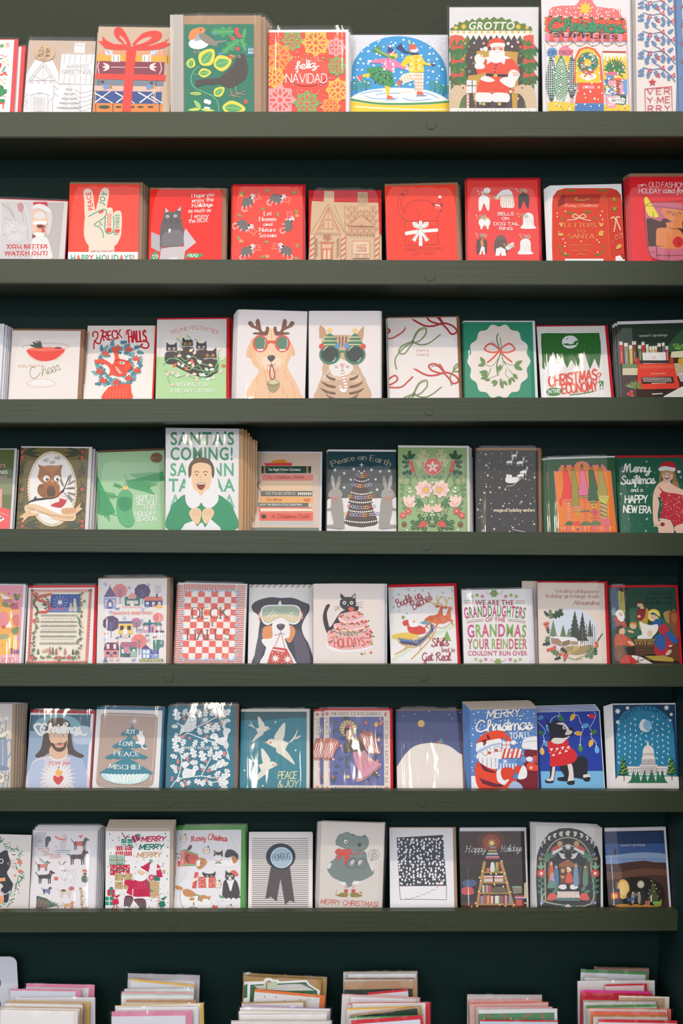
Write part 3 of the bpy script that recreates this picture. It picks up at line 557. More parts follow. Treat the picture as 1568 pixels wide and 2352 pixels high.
def a14():
    E('f2ece6', 248, 370, 88, 52, -6); S('e88a48', 160, 330, 175, 270, 225, 238, 275, 232, 300, 255, 290, 285, 240, 300, 220, 330, 190, 342); P('d8803c', 292, 250, 316, 248, 294, 262); E('k', 262, 256, 7)
    S('a4a8b4', 212, 350, 240, 290, 290, 288, 300, 330, 250, 345); S('8c8272', 250, 285, 300, 290, 360, 330, 405, 375, 395, 395, 320, 375, 260, 330); P('8c8272', 370, 352, 490, 345, 490, 355, 390, 372); C('9a7a60', 8, 215, 245, 245, 236, 275, 236)
    for x in (205, 240): L('b08a8a', 4, x, 425, x + 14, 450); L('b08a8a', 3, x - 22, 445, x + 14, 450, x + 10, 470)
    for x, y, l, a in ((550, 270, 200, 178), (590, 340, 190, 140), (630, 330, 90, -80), (610, 330, 130, 68)): holly('3a9a5a', x, y, l, a, .26, 'b8d890')
    P('5a88c0', 345, 290, 400, 282, 385, 302); P('5a88c0', 405, 470, 430, 450, 470, 455, 440, 470)
    for x, y, r in ((572, 255, 20), (575, 282, 18), (542, 327, 18), (597, 308, 18), (580, 420, 18), (650, 872, 19)): E('e0483c', x, y, r); E('60302c', x, y, 3)
    for x, y, l, a, w in ((265, 555, 170, -50, .4), (375, 560, 160, -15, .42), (170, 585, 90, -75, .42), (245, 630, 110, -5, .35), (380, 820, 110, -38, .36), (450, 920, 200, 5, .3), (270, 805, 98, 182, .14)):
        leaf('e6d648', x, y, l, a, w); leaf('58a860', x + l*.1*math.cos(math.radians(a)), y + l*.1*math.sin(math.radians(a)), l*.75, a, w*.72); L('c8dc80', 3, *along(x, y, a, [(l*.1, 0), (l*.85, 0)]))
    C('6ac088', 7, 250, 570, 205, 610, 180, 680, 210, 750, 300, 795, 370, 830, 410, 880, 420, 957); C('6ac088', 5, 205, 640, 250, 640); C('6ac088', 5, 300, 800, 360, 815)
    for x, y in ((310, 870), (335, 878), (310, 935), (328, 938)): E('f0ece4', x, y, 20)
    leaf('a0cc70', 265, 930, 90, -130, .2); leaf('c8d860', 265, 935, 110, 175, .12); leaf('c8d860', 265, 940, 120, 5, .1)
    S('463c38', 655, 520, 668, 590, 650, 670, 590, 720, 515, 755, 430, 720, 400, 690, 480, 620, 540, 560, 570, 500, 600, 465, 640, 470); P('463c38', 420, 668, 222, 688, 220, 742, 240, 745, 350, 715, 335, 735, 430, 715)
    P('f0a040', 570, 485, 520, 470, 500, 480, 540, 490); P('e88a38', 572, 498, 520, 508, 505, 498); E('e0483c', 512, 488, 14); E('c8b08a', 594, 486, 12); E('k', 594, 486, 8)
    for a, b in ((520, 765), (562, 745)): C('c88a7c', 6, a, b - 5, a + 8, b + 40, a + 30, b + 60); L('c88a7c', 5, a - 15, b + 55, a + 90, b + 70); L('c88a7c', 5, a + 30, b + 60, a + 85, b + 35)
    R('2a7c84', 650, 396, 780, 480); T('SUNNY', 672, 436, 765, 432, 18, 'e8f0ec', 'b'); T('BEAST', 672, 462, 765, 458, 18, 'e8f0ec', 'b')
bird = card(1, 390, (122, 208), (718, 203), (722, 957), (117, 957), '2a7a60', 'green card with a robin, a blackbird, ivy and holly', a14, 'b08a6a', 73, 60, 4, sl=(82, 12, 14), behind=((9, 0), (14, -3), (18, -6), (22, -8)), f=3, lean=8)
box('sleeve_fold', -.0205, -.0012, .0002, .0008, 0, .178, FROST, bird)
def a15():
    def snow(c, x, y, r, n=8):
        star(c, x, y, r, n, .78); up()
        for i in range(n):
            a = i*360/n; leaf('f4503c', *along(x, y, a, [(r*.28, 0)]), r*.4, a, .2); q = along(x, y, a + 180/n, [(r*.62, 0)]); E('f4503c', q[0], q[1], r*.09, r*.05, a + 180/n)
        star('f4503c', x, y, r*.2, 8, .5)
    for c, x, y, r in (('7ea858', 1050, 345, 95), ('f4b84a', 1250, 365, 125), ('f4a0a0', 1425, 405, 88), ('f49a3c', 920, 495, 140), ('f4b84a', 895, 665, 100), ('7ea858', 1430, 570, 90), ('f4b84a', 1440, 775, 110), ('f4a0a0', 945, 860, 140), ('7ea858', 1175, 890, 115), ('f49a3c', 1380, 920, 90)): snow(c, x, y, r)
    dots(['9ac0d0', 'f4b84a', '7ea858', 'f4a0a0'], 6, 850, 280, 1500, 950, 150, 3)
    E('f4503c', 1175, 610, 190, 130); dots(['9ac0d0', 'f4b84a', '7ea858', 'f4a0a0'], 6, 1000, 490, 1380, 530, 16, 5)
    T('feliz', 1085, 602, 1265, 580, 66, 'f6ece6', 'c', 1.5); T('NAVIDAD', 995, 714, 1345, 714, 76, 'f6ece6', 's', 1.0)
card(1, 390, (845, 278), (1505, 268), (1507, 957), (830, 957), 'f4503c', 'red card with feliz navidad lettering ringed by paper snowflakes', a15, 'f0e8e4', 25, 25, 0, sl=(8, 24, 14), behind=((3, -2), (6, -4), (10, -8)), f=1, lean=10)
def a16():
    P('2c96cc', *[q for i in range(25) for q in (505 + 418*math.cos(math.pi + i*math.pi/24), 690 - 380*abs(math.sin(math.pi + i*math.pi/24))**.9)], 928, 870, 90, 850)
    for x, y, s in ((140, 800, 1), (225, 780, .8), (815, 800, 1), (888, 830, .9)):
        L('2a3a48', 9, x, y, x + 4, y - 70*s)
        for i in range(4): C('2e8c58', 8, x - 45*s, y - 20 - i*22*s, x, y - 45 - i*20*s, x + 50*s, y - 25 - i*22*s)
    S('f0ecea', 90, 850, 200, 785, 400, 755, 640, 760, 800, 790, 930, 865, 760, 890, 500, 900, 250, 880)
    for v in ((180, 805, 280, 785, 370, 780), (215, 825, 320, 850, 500, 840), (310, 815, 400, 800, 520, 800), (545, 845, 640, 865, 785, 850), (690, 790, 780, 810, 850, 845)): C('4a9ac8', 6, *v)
    for v in ((170, 840, 260, 860, 400, 870), (480, 815, 560, 790, 620, 790)): C('f0d078', 5, *v)
    C('3c9048', 16, 88, 852, 300, 885, 520, 892, 760, 885, 935, 872); P('f4c820', 90, 868, 300, 898, 520, 905, 760, 898, 942, 880, 945, 960, 95, 960); L('f6ecd8', 10, 135, 915, 400, 932, 700, 942, 920, 938)
    dots('f2f0f0', 9, 110, 330, 900, 740, 110, 4)
    # skater in pink
    P('2e8c4c', 232, 585, 360, 570, 445, 615, 470, 730, 420, 745, 330, 720, 240, 640); [L('54a870', 5, 350 + i*10, 590, 250 + i*45, 650 + i*22) for i in range(5)]; dots('1e3440', 9, 270, 600, 450, 720, 14, 2)
    P('f4c820', 195, 640, 255, 628, 258, 660, 200, 665); P('f4c820', 385, 735, 430, 745, 425, 820, 402, 820); P('e0583c', 405, 820, 440, 825, 468, 848, 405, 850); L('3c78b0', 5, 400, 858, 482, 854); P('e0583c', 150, 655, 192, 645, 190, 690, 165, 700); L('e8e8ec', 8, 142, 655, 180, 708)
    P('e878a0', 260, 520, 380, 500, 440, 500, 585, 580, 570, 600, 480, 580, 450, 620, 355, 575, 380, 545, 265, 540); E('f0e8e8', 255, 527, 18, 12); E('f0e8e8', 580, 590, 18, 12); dots('f2dce4', 10, 370, 520, 470, 600, 7, 9)
    E('f4c830', 460, 480, 36, 30); P('f4c830', 490, 470, 500, 485, 488, 488); P('2c3c7c', 405, 455, 415, 398, 470, 430, 480, 455); L('e86a70', 14, 408, 462, 480, 458); E('e06a80', 413, 395, 9); L('e8e8ee', 12, 430, 480, 470, 435)
    P('3c8c50', 335, 388, 275, 435, 350, 470, 430, 500, 470, 510, 475, 490, 400, 470, 360, 440); [L('e0d050', 4, 300 + i*22, 412 + i*12, 325 + i*22, 440 + i*12) for i in range(6)]
    # skater in yellow
    P('f4e6cc', 540, 640, 600, 625, 720, 625, 715, 780, 642, 775, 640, 690, 560, 715, 505, 680)
    for x in (655, 675, 698): L('e07048', 4, x, 630, x - 4, 780)
    for y in (650, 680, 710, 740, 765): L('e07048', 4, 600 if y < 700 else 640, y, 718, y)
    [L('e07048', 4, 520 + i*25, 665 - i*8, 545 + i*22, 710 - i*10) for i in range(4)]
    P('f4c820', 575, 480, 690, 470, 735, 540, 780, 545, 778, 570, 715, 555, 725, 620, 595, 625, 592, 545, 545, 580, 520, 555); P('2c3c7c', 778, 548, 825, 555, 800, 572); [E('e08030', 655, y, 7) for y in (495, 530, 560, 592)]; dots('f6e8b0', 10, 600, 490, 710, 620, 9, 3)
    E('ece4e0', 635, 430, 34, 32); P('e8dcd8', 662, 415, 680, 440, 660, 445); P('e0583c', 590, 430, 600, 385, 640, 380, 658, 405, 655, 425); E('f4c830', 598, 372, 10); L('f4c830', 14, 610, 440, 612, 460); E('e07070', 662, 450, 6)
    P('243c6c', 525, 372, 480, 410, 545, 455, 620, 470, 675, 475, 672, 455, 600, 450, 560, 435); P('e0583c', 500, 690, 530, 700, 520, 745, 492, 710); L('f0d060', 6, 485, 708, 518, 757); P('e0583c', 662, 785, 700, 788, 722, 815, 660, 815); L('3c78b0', 5, 655, 824, 745, 822)
card(1, 780, (88, 300), (928, 302), (942, 957), (92, 957), 'dfdadc', 'white card with two skaters in a snow globe', a16, None, sl=(5, 4, 4), f=0)
def a17():
    P('5c7c34', 942, 262, 950, 240, 975, 235, 985, 205, 1010, 215, 1020, 185, 1060, 195, 1085, 168, 1110, 185, 1135, 158, 1160, 178, 1200, 150, 1225, 172, 1260, 145, 1285, 170, 1320, 142, 1350, 165, 1390, 145, 1420, 172, 1460, 160, 1480, 190, 1520, 178, 1545, 205, 1590, 200, 1600, 230, 1640, 225, 1655, 265)
    T('GROTTO', 1100, 252, 1500, 252, 62, 'f0e4d4', 'b', sl=.18)
    for x, y, r in ((995, 238, 20), (1062, 228, 26), (1530, 230, 26), (1605, 238, 18)): star('f0b838', x, y, r, 8, .6)
    P('efe6dc', 940, 264, 1655, 264, 1655, 300, 940, 300); [E('e8b83c', 960 + i*52, 276, 12) for i in range(14)]
    P('5a7838', 945, 300, 1660, 300, 1670, 932, 952, 932); P('4a3c38', 1080, 932, 1075, 560, 1085, 400, 1130, 310, 1530, 310, 1570, 380, 1585, 500, 1580, 932)
    P('efe6dc', 940, 290, *[q for i in range(29) for q in (945 + i*25, 345 if i % 2 else 300)], 1655, 290)
    dots(['f0ece8', 'e8a0a8', '8ac0b0', 'd04c38', 'f0ece8', '6a9060'], 12, 1095, 320, 1570, 900, 50, 6); dots('e8b840', 12, 1035, 320, 1100, 720, 9, 3)
    for x in (1010, 1625):
        for i in range(3):
            y = 430 + i*120
            for a in (60, 90, 120, 40, 140): leaf('2e7038', x, y - 50, 120, a, .16)
            P('d84c38', x - 55, y - 50, x, y - 30, x + 45, y - 55, x + 50, y - 10, x, y - 15, x - 50, y + 5)
    S('e05840', 945, 320, 1000, 300, 1060, 320, 1080, 350, 1030, 345, 1000, 395, 985, 340, 945, 400); S('e05840', 1570, 320, 1620, 300, 1660, 310, 1655, 385, 1620, 345, 1600, 360)
    P('c8983c', 1170, 440, 1290, 430, 1440, 440, 1530, 450, 1520, 520, 1530, 640, 1520, 930, 1480, 930, 1470, 760, 1180, 760, 1165, 930, 1120, 700, 1095, 690, 1100, 650, 1180, 640)
    # the sitting figure in red
    S('e8482c', 1235, 530, 1300, 500, 1400, 490, 1480, 510, 1530, 580, 1535, 640, 1470, 660, 1440, 620, 1440, 690, 1250, 680, 1255, 620, 1190, 640, 1170, 580, 1230, 560)
    P('e8482c', 1200, 690, 1430, 690, 1460, 740, 1450, 830, 1320, 830, 1320, 760, 1300, 830, 1170, 830, 1180, 740)
    S('f0e6e0', 1170, 800, 1240, 795, 1300, 805, 1298, 875, 1230, 880, 1165, 865); S('f0e6e0', 1310, 805, 1380, 795, 1450, 810, 1450, 870, 1380, 880, 1308, 868)
    for x in (1175, 1310): P('2c2832', x + 40, 875, x + 118, 878, x + 118, 930, x + 60, 940, x, 935, x + 40, 915); R('e0b040', x + 45, 880, x + 72, 905)
    P('f0e6e0', 1230, 500, 1300, 480, 1420, 480, 1470, 500, 1420, 510, 1410, 555, 1370, 530, 1300, 530, 1260, 555, 1265, 515); S('f0e6e0', 1205, 680, 1250, 650, 1330, 690, 1270, 705); S('f0e6e0', 1370, 690, 1430, 660, 1490, 690, 1480, 750, 1430, 740)
    P('2c2832', 1252, 630, 1440, 640, 1445, 662, 1255, 655); R('e0b040', 1318, 636, 1350, 662); [E('2c2832', x, y, 7) for x, y in ((1340, 560), (1333, 588), (1328, 620))]
    S('f0e6e0', 1160, 550, 1200, 540, 1240, 560, 1232, 590, 1165, 590); S('f0e6e0', 1170, 545, 1155, 490, 1190, 465, 1205, 500, 1235, 490, 1230, 545); [L('f0e6e0', 13, 1195, 520, x, y) for x, y in ((1162, 485), (1180, 470), (1200, 468), (1220, 475), (1238, 500))]
    S('f0e6e0', 1450, 620, 1500, 600, 1545, 640, 1510, 700, 1490, 750, 1440, 720); [L('d87040', 5, 1485 + i*14, 620, 1495 + i*14, 655) for i in range(4)]
    S('eabba6', 1300, 390, 1350, 380, 1405, 395, 1400, 450, 1350, 460, 1305, 450); S('f0e6e0', 1285, 440, 1340, 430, 1410, 440, 1400, 510, 1340, 545, 1285, 520, 1278, 480); [E('d86858', x, 425, 14, 10) for x in (1322, 1380)]; [C('4a3030', 3, x - 8, 414, x, 410, x + 8, 414) for x in (1322, 1376)]
    S('e8482c', 1255, 415, 1290, 345, 1350, 328, 1400, 345, 1408, 385, 1300, 390, 1262, 420); S('f0e6e0', 1292, 380, 1350, 368, 1412, 376, 1408, 405, 1350, 396, 1295, 408); E('f0e6e0', 1248, 422, 20); C('b08878', 3, 1330, 445, 1345, 450, 1362, 445)
    for fx in (0, 1):
        m = (lambda x: x) if not fx else (lambda x: 2*1310 - x)
        S('d8b894', m(945), 800, m(985), 740, m(1050), 725, m(1110), 745, m(1140), 775, m(1130), 800, m(1080), 810, m(1040), 860, m(1010), 950, m(940), 960); E('k', m(1058), 756, 7); E('e0583c', m(1132), 776, 12); P('d8b894', m(1000), 740, m(970), 728, m(985), 760)
        C('6c5c34', 16, m(1030), 730, m(985), 700, m(955), 660); C('6c5c34', 10, m(990), 700, m(1000), 670)
        [L('efe0cc', 3, m(960 + i*14), 800 + (i*37) % 70, m(968 + i*14), 790 + (i*37) % 70) for i in range(6)]
    P('e8e0d8', 1085, 690, 1170, 690, 1168, 800, 1085, 800); L('5c5854', 8, 1135, 690, 1135, 800); L('5c5854', 8, 1085, 738, 1170, 738); R('e8d4c4', 1085, 810, 1108, 930); [L('e05840', 8, 1085, 830 + i*28, 1108, 815 + i*28) for i in range(4)]
    R('efe6dc', 945, 930, 1680, 960); [L('3c3834', 4, 1010 + i*36, 945 + (i*7) % 9, 1012 + i*36, 957) for i in range(18)]
card(1, 780, (940, 63), (1704, 75), (1717, 957), (950, 957), 'e2d9d6', 'tall card with a red-suited bearded man seated in a grotto between two reindeer', a17, None, sl=(22, 4, 10), f=1, lean=6)
def a18():
    P('f07a78', 415, 150, 420, 90, 450, 60, 520, 48, 640, 48, 672, 20, 690, -40, 780, -40, 800, 25, 830, 58, 950, 70, 1010, 90, 1040, 130, 1050, 160); [L('ec5a48', 5, 432 + i*20, max(62, 110 - i*30) if i < 3 else 60 if i < 11 else 75, 432 + i*20, 150) for i in range(31)]
    dots('f4e8e0', 7, 425, 60, 1040, 150, 40, 2); star('f4c838', 730, 72, 62, 8, .55)
    P('ec5030', 380, 150, 1080, 155, 1092, 295, 385, 285)
    for y0, y1 in ((140, 168), (282, 296)): [E(['f0e8e0', 'f0c040', '3a5a8a', '2c2824', 'e89aa0'][i % 5], 385 + i*17.5, y0 + (y1 - y0)*i/40, 8) for i in range(41)]
    for x0, x1 in ((382, 388), (1074, 1084)): [E(['f0e8e0', 'f0c040', '8ab0c0'][i % 3], x0 + 2, 170 + i*20, 7) for i in range(6)]
    [L('3c2c20', 3, 420 + i*62, 160, 420 + i*62, 190 + (i*17) % 30) for i in range(11)]
    T('Christmas', 420, 262, 1045, 282, 98, '1e5c40', 'c', 2.6); T('Christmas', 420, 262, 1045, 282, 98, '2e8a5c', 'c', 2.0); dots('6ac08c', 5, 420, 180, 1040, 275, 46, 3)
    for i in range(18): P(['e88aa4', 'ec5a40'][i % 2], 385 + i*39, 295, 424 + i*39, 297, 424 + i*39, 345 + (i % 2)*22, 404 + i*39, 372 - (i % 2)*20, 385 + i*39, 345 + (i % 2)*20)
    T('SUPPLIES', 455, 322, 1015, 342, 36, '3a2420', 'b', sp=6)
    P('f0e0d8', 385, 370, 1090, 390, 1110, 960, 405, 960); dots('e8c8c0', 3, 400, 400, 1090, 900, 220, 8)
    for i in range(6):
        x = 395 + i*116; C('5a6a48', 4, x, 355, x + 30, 395, x + 60, 400, x + 95, 385, x + 114, 360); [E(['e8584c', 'f0c040', '3a6a9a'][k % 3], x + 12 + k*18, 372 + 26*math.sin(k*.55 + .3), 5) for k in range(6)]
    L('e07078', 4, 1085, 380, 1105, 940); star('5a90c4', 445, 458, 52, 12, .75); star('f07a90', 555, 455, 62, 14, .8); P('e8504c', 600, 432, 625, 432, 618, 470, 600, 470); T('FIR', 418, 476, 475, 474, 32, '2c3040', 's', 1.3); T('TREES', 502, 472, 600, 472, 30, '5a2c34', 's', 1.3)
    P('f0c838', 470, 480, 640, 490, 630, 640, 470, 640)
    for c, bx, w, y0, y1, dg in (('3c5c4c', 438, 95, 475, 868, 0), ('38804c', 520, 130, 475, 890, 1), ('2c3c34', 615, 96, 475, 842, 0)):
        pts = [(bx, y0), (bx + w*.2, y0 + 40), (bx + w*.5, y0 + (y1 - y0)*.45), (bx + w*.48, y0 + (y1 - y0)*.72), (bx + w*.15, y1), (bx - w*.15, y1), (bx - w*.48, y0 + (y1 - y0)*.72), (bx - w*.5, y0 + (y1 - y0)*.45), (bx - w*.2, y0 + 40)]
        P(c, *[q for p in pts for q in p]); R('5c4438' if not dg else 'e8803c', bx - 9, y1, bx + 9, y1 + 48)
        hw = lambda y: w*.5*min(1, .25 + (y - y0)/((y1 - y0)*.45)*.75) if y < y0 + (y1 - y0)*.6 else w*.5*max(.2, 1 - ((y - y0)/(y1 - y0) - .6)*1.6)
        for i in range(18):
            y = y0 + 20 + i*(y1 - y0 - 30)/18
            if dg: L('e8ecd8', 4, bx - hw(y), y, bx + hw(y + 40)*.9, min(y + 70, y1)); L('e8ecd8', 4, bx + hw(y), y, bx - hw(y + 40)*.9, min(y + 70, y1))
            else: L('dce4dc', 4, bx - hw(y), y, bx + hw(y), y)
        if not dg: [L('dce4dc', 4, bx + d, y0 + 60, bx + d*1.1, y1 - 60) for d in (-w*.36, -w*.18, 0, w*.18, w*.36)]
    P('ec5c34', 630, 720, 640, 500, 670, 430, 740, 405, 810, 425, 860, 490, 882, 720); P('f4c830', 645, 720, 650, 510, 690, 440, 740, 420, 800, 440, 850, 510, 858, 720)
    P('ec5034', 670, 715, 882, 720, 885, 905, 640, 890); R('f0a0a4', 705, 742, 805, 768); E('f0c050', 842, 758, 11); L('3c2420', 5, 730, 425, 740, 430); S('f4ecd8', 690, 670, 750, 700, 820, 670, 800, 640, 700, 640)
    for i in range(34): a = i*360/34; leaf('2e7c48', *along(748, 545, a, [(32, 0)]), 62, a + 20, .2)
    dots(['f0ece0', '5a90c4', 'e86a5c', 'f0a0a0'], 9, 680, 470, 820, 620, 34, 2); E('f4c830', 745, 538, 24); ribbon('e85c40', 752, 630, 42, 12)
    P('b8503c', 875, 445, 1075, 448, 1076, 470, 875, 465); P('f4ecd8', 875, 462, 1076, 466, 1078, 520, 880, 520); P('f4cc38', 880, 520, *[q for i in range(13) for q in (885 + i*16, 480 if i % 2 else 525)], 1080, 520, 1085, 690, 888, 690)
    for a in range(-160, 0, 14): leaf('2e7c48', 980, 610, 100, a, .12)
    for a in (20, 45, 150, 175): leaf('2e7c48', 980, 600, 100, a, .14)
    dots(['5a90c4', 'f0c040', 'e86a5c'], 8, 900, 520, 1070, 650, 16, 4)
    for c, x0, y0, x1, y1 in (('e07088', 900, 625, 1000, 655), ('5a90c4', 910, 655, 970, 690), ('3a78b0', 895, 690, 920, 740), ('ec6a50', 960, 680, 1060, 700), ('f0a0ac', 925, 700, 990, 750), ('ec6a50', 990, 700, 1030, 820), ('f0a0ac', 1020, 720, 1050, 820), ('6aa0cc', 1050, 690, 1085, 820), ('3c7c50', 890, 740, 930, 800)): R(c, x0, y0, x1, y1)
    [L('3c2c34', 9, 995, 700 + i*22, 1025, 712 + i*22) for i in range(6)]; dots(['f0c040', 'e8e0e0', '5a90c4', '3c7c50'], 14, 900, 750, 990, 820, 14, 7)
    P('f0c838', 410, 880, 640, 890, 640, 960, 410, 960); P('f0c838', 885, 905, 1110, 905, 1112, 960, 885, 960); [L('4a4030', 4, 480 + (i*53) % 600, 905 + (i*31) % 45, 485 + (i*53) % 600, 920 + (i*31) % 45) for i in range(16)]
    R('4a80bc', 638, 895, 885, 960); [L('2c5a8c', 4, 638, y, 885, y) for y in (915, 930, 945)]; P('f0a0ac', 900, 830, 990, 840, 985, 935, 915, 930); P('2c5c44', 1030, 825, 1078, 830, 1070, 912, 1015, 905); P('f2ece4', 915, 845, 1068, 855, 1060, 900, 935, 892); T('GROTTO', 948, 880, 1055, 888, 22, '3a3430', 's', 1.4); P('f0a0ac', 605, 850, 622, 850, 620, 905, 605, 905)
    dots('f6ece6', 7, 420, 480, 1080, 950, 80, 12, 1.4)
card(1, 1148, (352, -70), (1112, -70), (1152, 957), (385, 957), 'ece2de', 'tall white card with a snowy shopfront, netted fir trees and a wreath on the door', a18, None, sl=(10, 10, 12), behind=((6, 0), (10, 0)), f=2, lean=6)
def a19():
    B = '6484a8'
    P(B, 1480, -70, 1560, -70, 1575, 960, 1505, 960, 1512, 700, 1500, 400); L('2c4468', 7, 1500, -70, 1530, 957)
    for y in (60, 170, 330, 490, 640):
        C(B, 9, 1500, y + 60, 1440, y - 10, 1380, y - 50, 1300, y - 40, 1225, y - 60); C(B, 7, 1400, y - 30, 1370, y - 70, 1330, y - 90)
        C(B, 9, 1540, y + 40, 1600, y - 30, 1700, y - 60)
        for dx, dy, a in ((0, 0, 160), (40, 20, 100), (95, 10, 70), (30, -45, 250), (100, -55, 230), (150, -60, 300), (150, 20, 60), (205, 0, 320), (210, 40, 90), (330, -60, 300), (380, -40, 60), (0, 40, 170)): holly(B, 1235 + dx, y - 40 + dy, 58, a, .36)
        [berries('d0404c', 1285 + dx, y - 30 + dy, 9, 3, 1.5) for dx, dy in ((0, 0), (110, -25), (70, 40), (200, 40), (290, -80))]
    star('d02c34', 1305, 708, 36); Q = 'd0303a'; L(Q, 6, 1240, 765, 1468, 745, 1475, 957); L(Q, 6, 1240, 765, 1245, 957)
    T('VER', 1258, 812, 1455, 808, 50, Q, 's', 1.3, sp=4); T('Y*ME', 1262, 890, 1455, 882, 52, Q, 's', 1.3, sp=2.5); T('RRY', 1268, 960, 1458, 955, 50, Q, 's', 1.3, sp=4)
card(1, 1148, (1158, -70), (1790, -70), (1830, 957), (1195, 957), 'ecdcd0', 'cream card with a blue holly tree and red very merry block letters', a19, None, sl=(14, 10, 10), behind=((-5, 0), (-8, 0)), f=1, lean=6)
# ------------------------------------------------------------------ row 2
def a21():
    P('bdb2ac', 20, 312, 550, 318, 505, 800, 0, 800); P('d0c8c4', 20, 312, 285, 312, 275, 800, 0, 800)
    for v in ((60, 330, 110, 400, 130, 480), (150, 330, 190, 400, 200, 480), (40, 450, 90, 470, 120, 520), (220, 420, 240, 520, 235, 640), (30, 600, 90, 560, 150, 600)): C('b8b0ac', 7, *v)
    for x, y, r in ((110, 520, 45), (150, 610, 38), (70, 560, 30), (190, 540, 26), (110, 620, 30)): OE('e6e0dc', 6, x, y, r, r*.8); E('dcd6d2', x, y, r*.5)
    S('c88c8c', 150, 335, 185, 320, 205, 350, 190, 400, 160, 385); C('b4a8a4', 9, 20, 330, 80, 380, 120, 450); C('efe9e4', 5, 200, 320, 230, 420, 250, 560)
    P('c41c2c', 285, 314, 405, 314, 410, 360, 285, 345); S('e8e0da', 285, 345, 340, 330, 400, 350, 440, 400, 435, 470, 400, 450, 395, 400, 330, 370, 285, 380); S('d8cec8', 395, 400, 445, 420, 440, 520, 415, 600, 400, 560, 410, 480)
    S('eebfa2', 283, 385, 330, 380, 380, 400, 405, 460, 395, 520, 385, 590, 330, 590, 280, 560); S('e0dad4', 290, 430, 320, 400, 360, 400, 385, 425, 380, 450, 340, 460, 300, 450); S('f0ebe6', 285, 480, 330, 475, 400, 478, 395, 500, 340, 515, 290, 510)
    S('b4584c', 310, 512, 355, 505, 390, 520, 375, 545, 330, 540); E('2a1c1a', 345, 522, 26, 8); E('d8504c', 370, 560, 18, 16); E('e8b090', 325, 560, 20); S('f2eeea', 290, 580, 330, 575, 380, 590, 360, 615, 300, 610); S('8a4038', 280, 590, 305, 605, 320, 625, 280, 628)
    S('e6ded8', 275, 640, 340, 610, 400, 620, 430, 700, 440, 800, 270, 800); [C('f4eee8', 4, 290 + i*24, 640, 300 + i*26, 700, 310 + i*28, 790) for i in range(6)]
    for t, y, x0, x1 in (('YOU BETTER', 708, 55, 414), ('WATCH OUT!', 766, 40, 414)):
        T(t, x0, y, x1, y, 30, 'd82a26', 'b'); [L('d82a26', 6, x0 + 10 + i*(x1 - x0)/15, y - 4, x0 + 9 + i*(x1 - x0)/15, y + 6 + (i*7) % 13) for i in range(15)]
card(2, 0, (-130, 283), (583, 293), (533, 800), (-170, 800), 'ddd2ca', 'photo card of a bearded face peeking round a lacy door, dripping red lettering', a21, 'b4182c', 12, 6, sl=(6, 6, 6), f=0)
def a22():
    K = 'f4d6be'
    P(K, 760, 660, 980, 660, 980, 745, 760, 745); S(K, 735, 445, 800, 420, 880, 380, 1000, 440, 1040, 560, 1020, 640, 980, 690, 870, 705, 765, 690, 722, 610, 722, 500)
    S(K, 730, 450, 722, 300, 715, 225, 740, 200, 775, 205, 795, 240, 808, 340, 825, 440, 780, 470); S(K, 820, 400, 845, 290, 862, 225, 890, 192, 925, 200, 935, 235, 920, 330, 905, 420, 850, 440)
    S(K, 900, 470, 898, 380, 935, 362, 968, 385, 970, 560, 940, 585, 905, 570); S(K, 972, 480, 975, 410, 1005, 388, 1040, 405, 1042, 540, 1020, 600, 985, 590); P('f2ebe4', 560, 742, 1190, 742, 1180, 810, 555, 810)
    G = '48a078'; C(G, 9, 758, 438, 820, 405, 870, 382, 900, 378, 912, 400, 900, 440, 860, 470, 815, 500, 812, 515, 850, 530, 880, 570, 886, 620); C(G, 9, 905, 435, 898, 520, 910, 575, 940, 585, 968, 565, 976, 500, 972, 435); C(G, 9, 968, 560, 985, 590, 1010, 592); S('e05440', 845, 400, 868, 385, 890, 385, 880, 405, 852, 415)
    S('e84a38', 912, 570, 915, 538, 950, 535, 955, 565, 930, 578); S('e84a38', 982, 570, 988, 548, 1025, 548, 1022, 575, 1000, 582)
    T('PEACE', 803, 382, 776, 226, 42, 'e84a38', 'b'); T('JOY', 885, 335, 925, 235, 44, G, 'b'); T('GOOD', 950, 525, 955, 410, 34, 'e84a38', 'b'); T('VIBES', 1022, 540, 1022, 415, 32, G, 'b'); T('&', 850, 515, 880, 515, 30, G, 's')
    T('AND ALL THAT SHIT!', 778, 744, 978, 742, 14, 'a8483c', 'b'); T('HAPPY HOLIDAYS!', 605, 818, 1155, 818, 50, ['e05c44' if i % 3 == 1 else '52a47e' for i in range(14)], 'b')
card(2, 0, (597, 160), (1195, 157), (1178, 800), (570, 800), 'ff4630', 'red card with a cream hand making a peace sign', a22, '9a7458', 22, 30, 0, behind=((4, -2), (8, -4), (11, -6), (14, -8)), f=4)
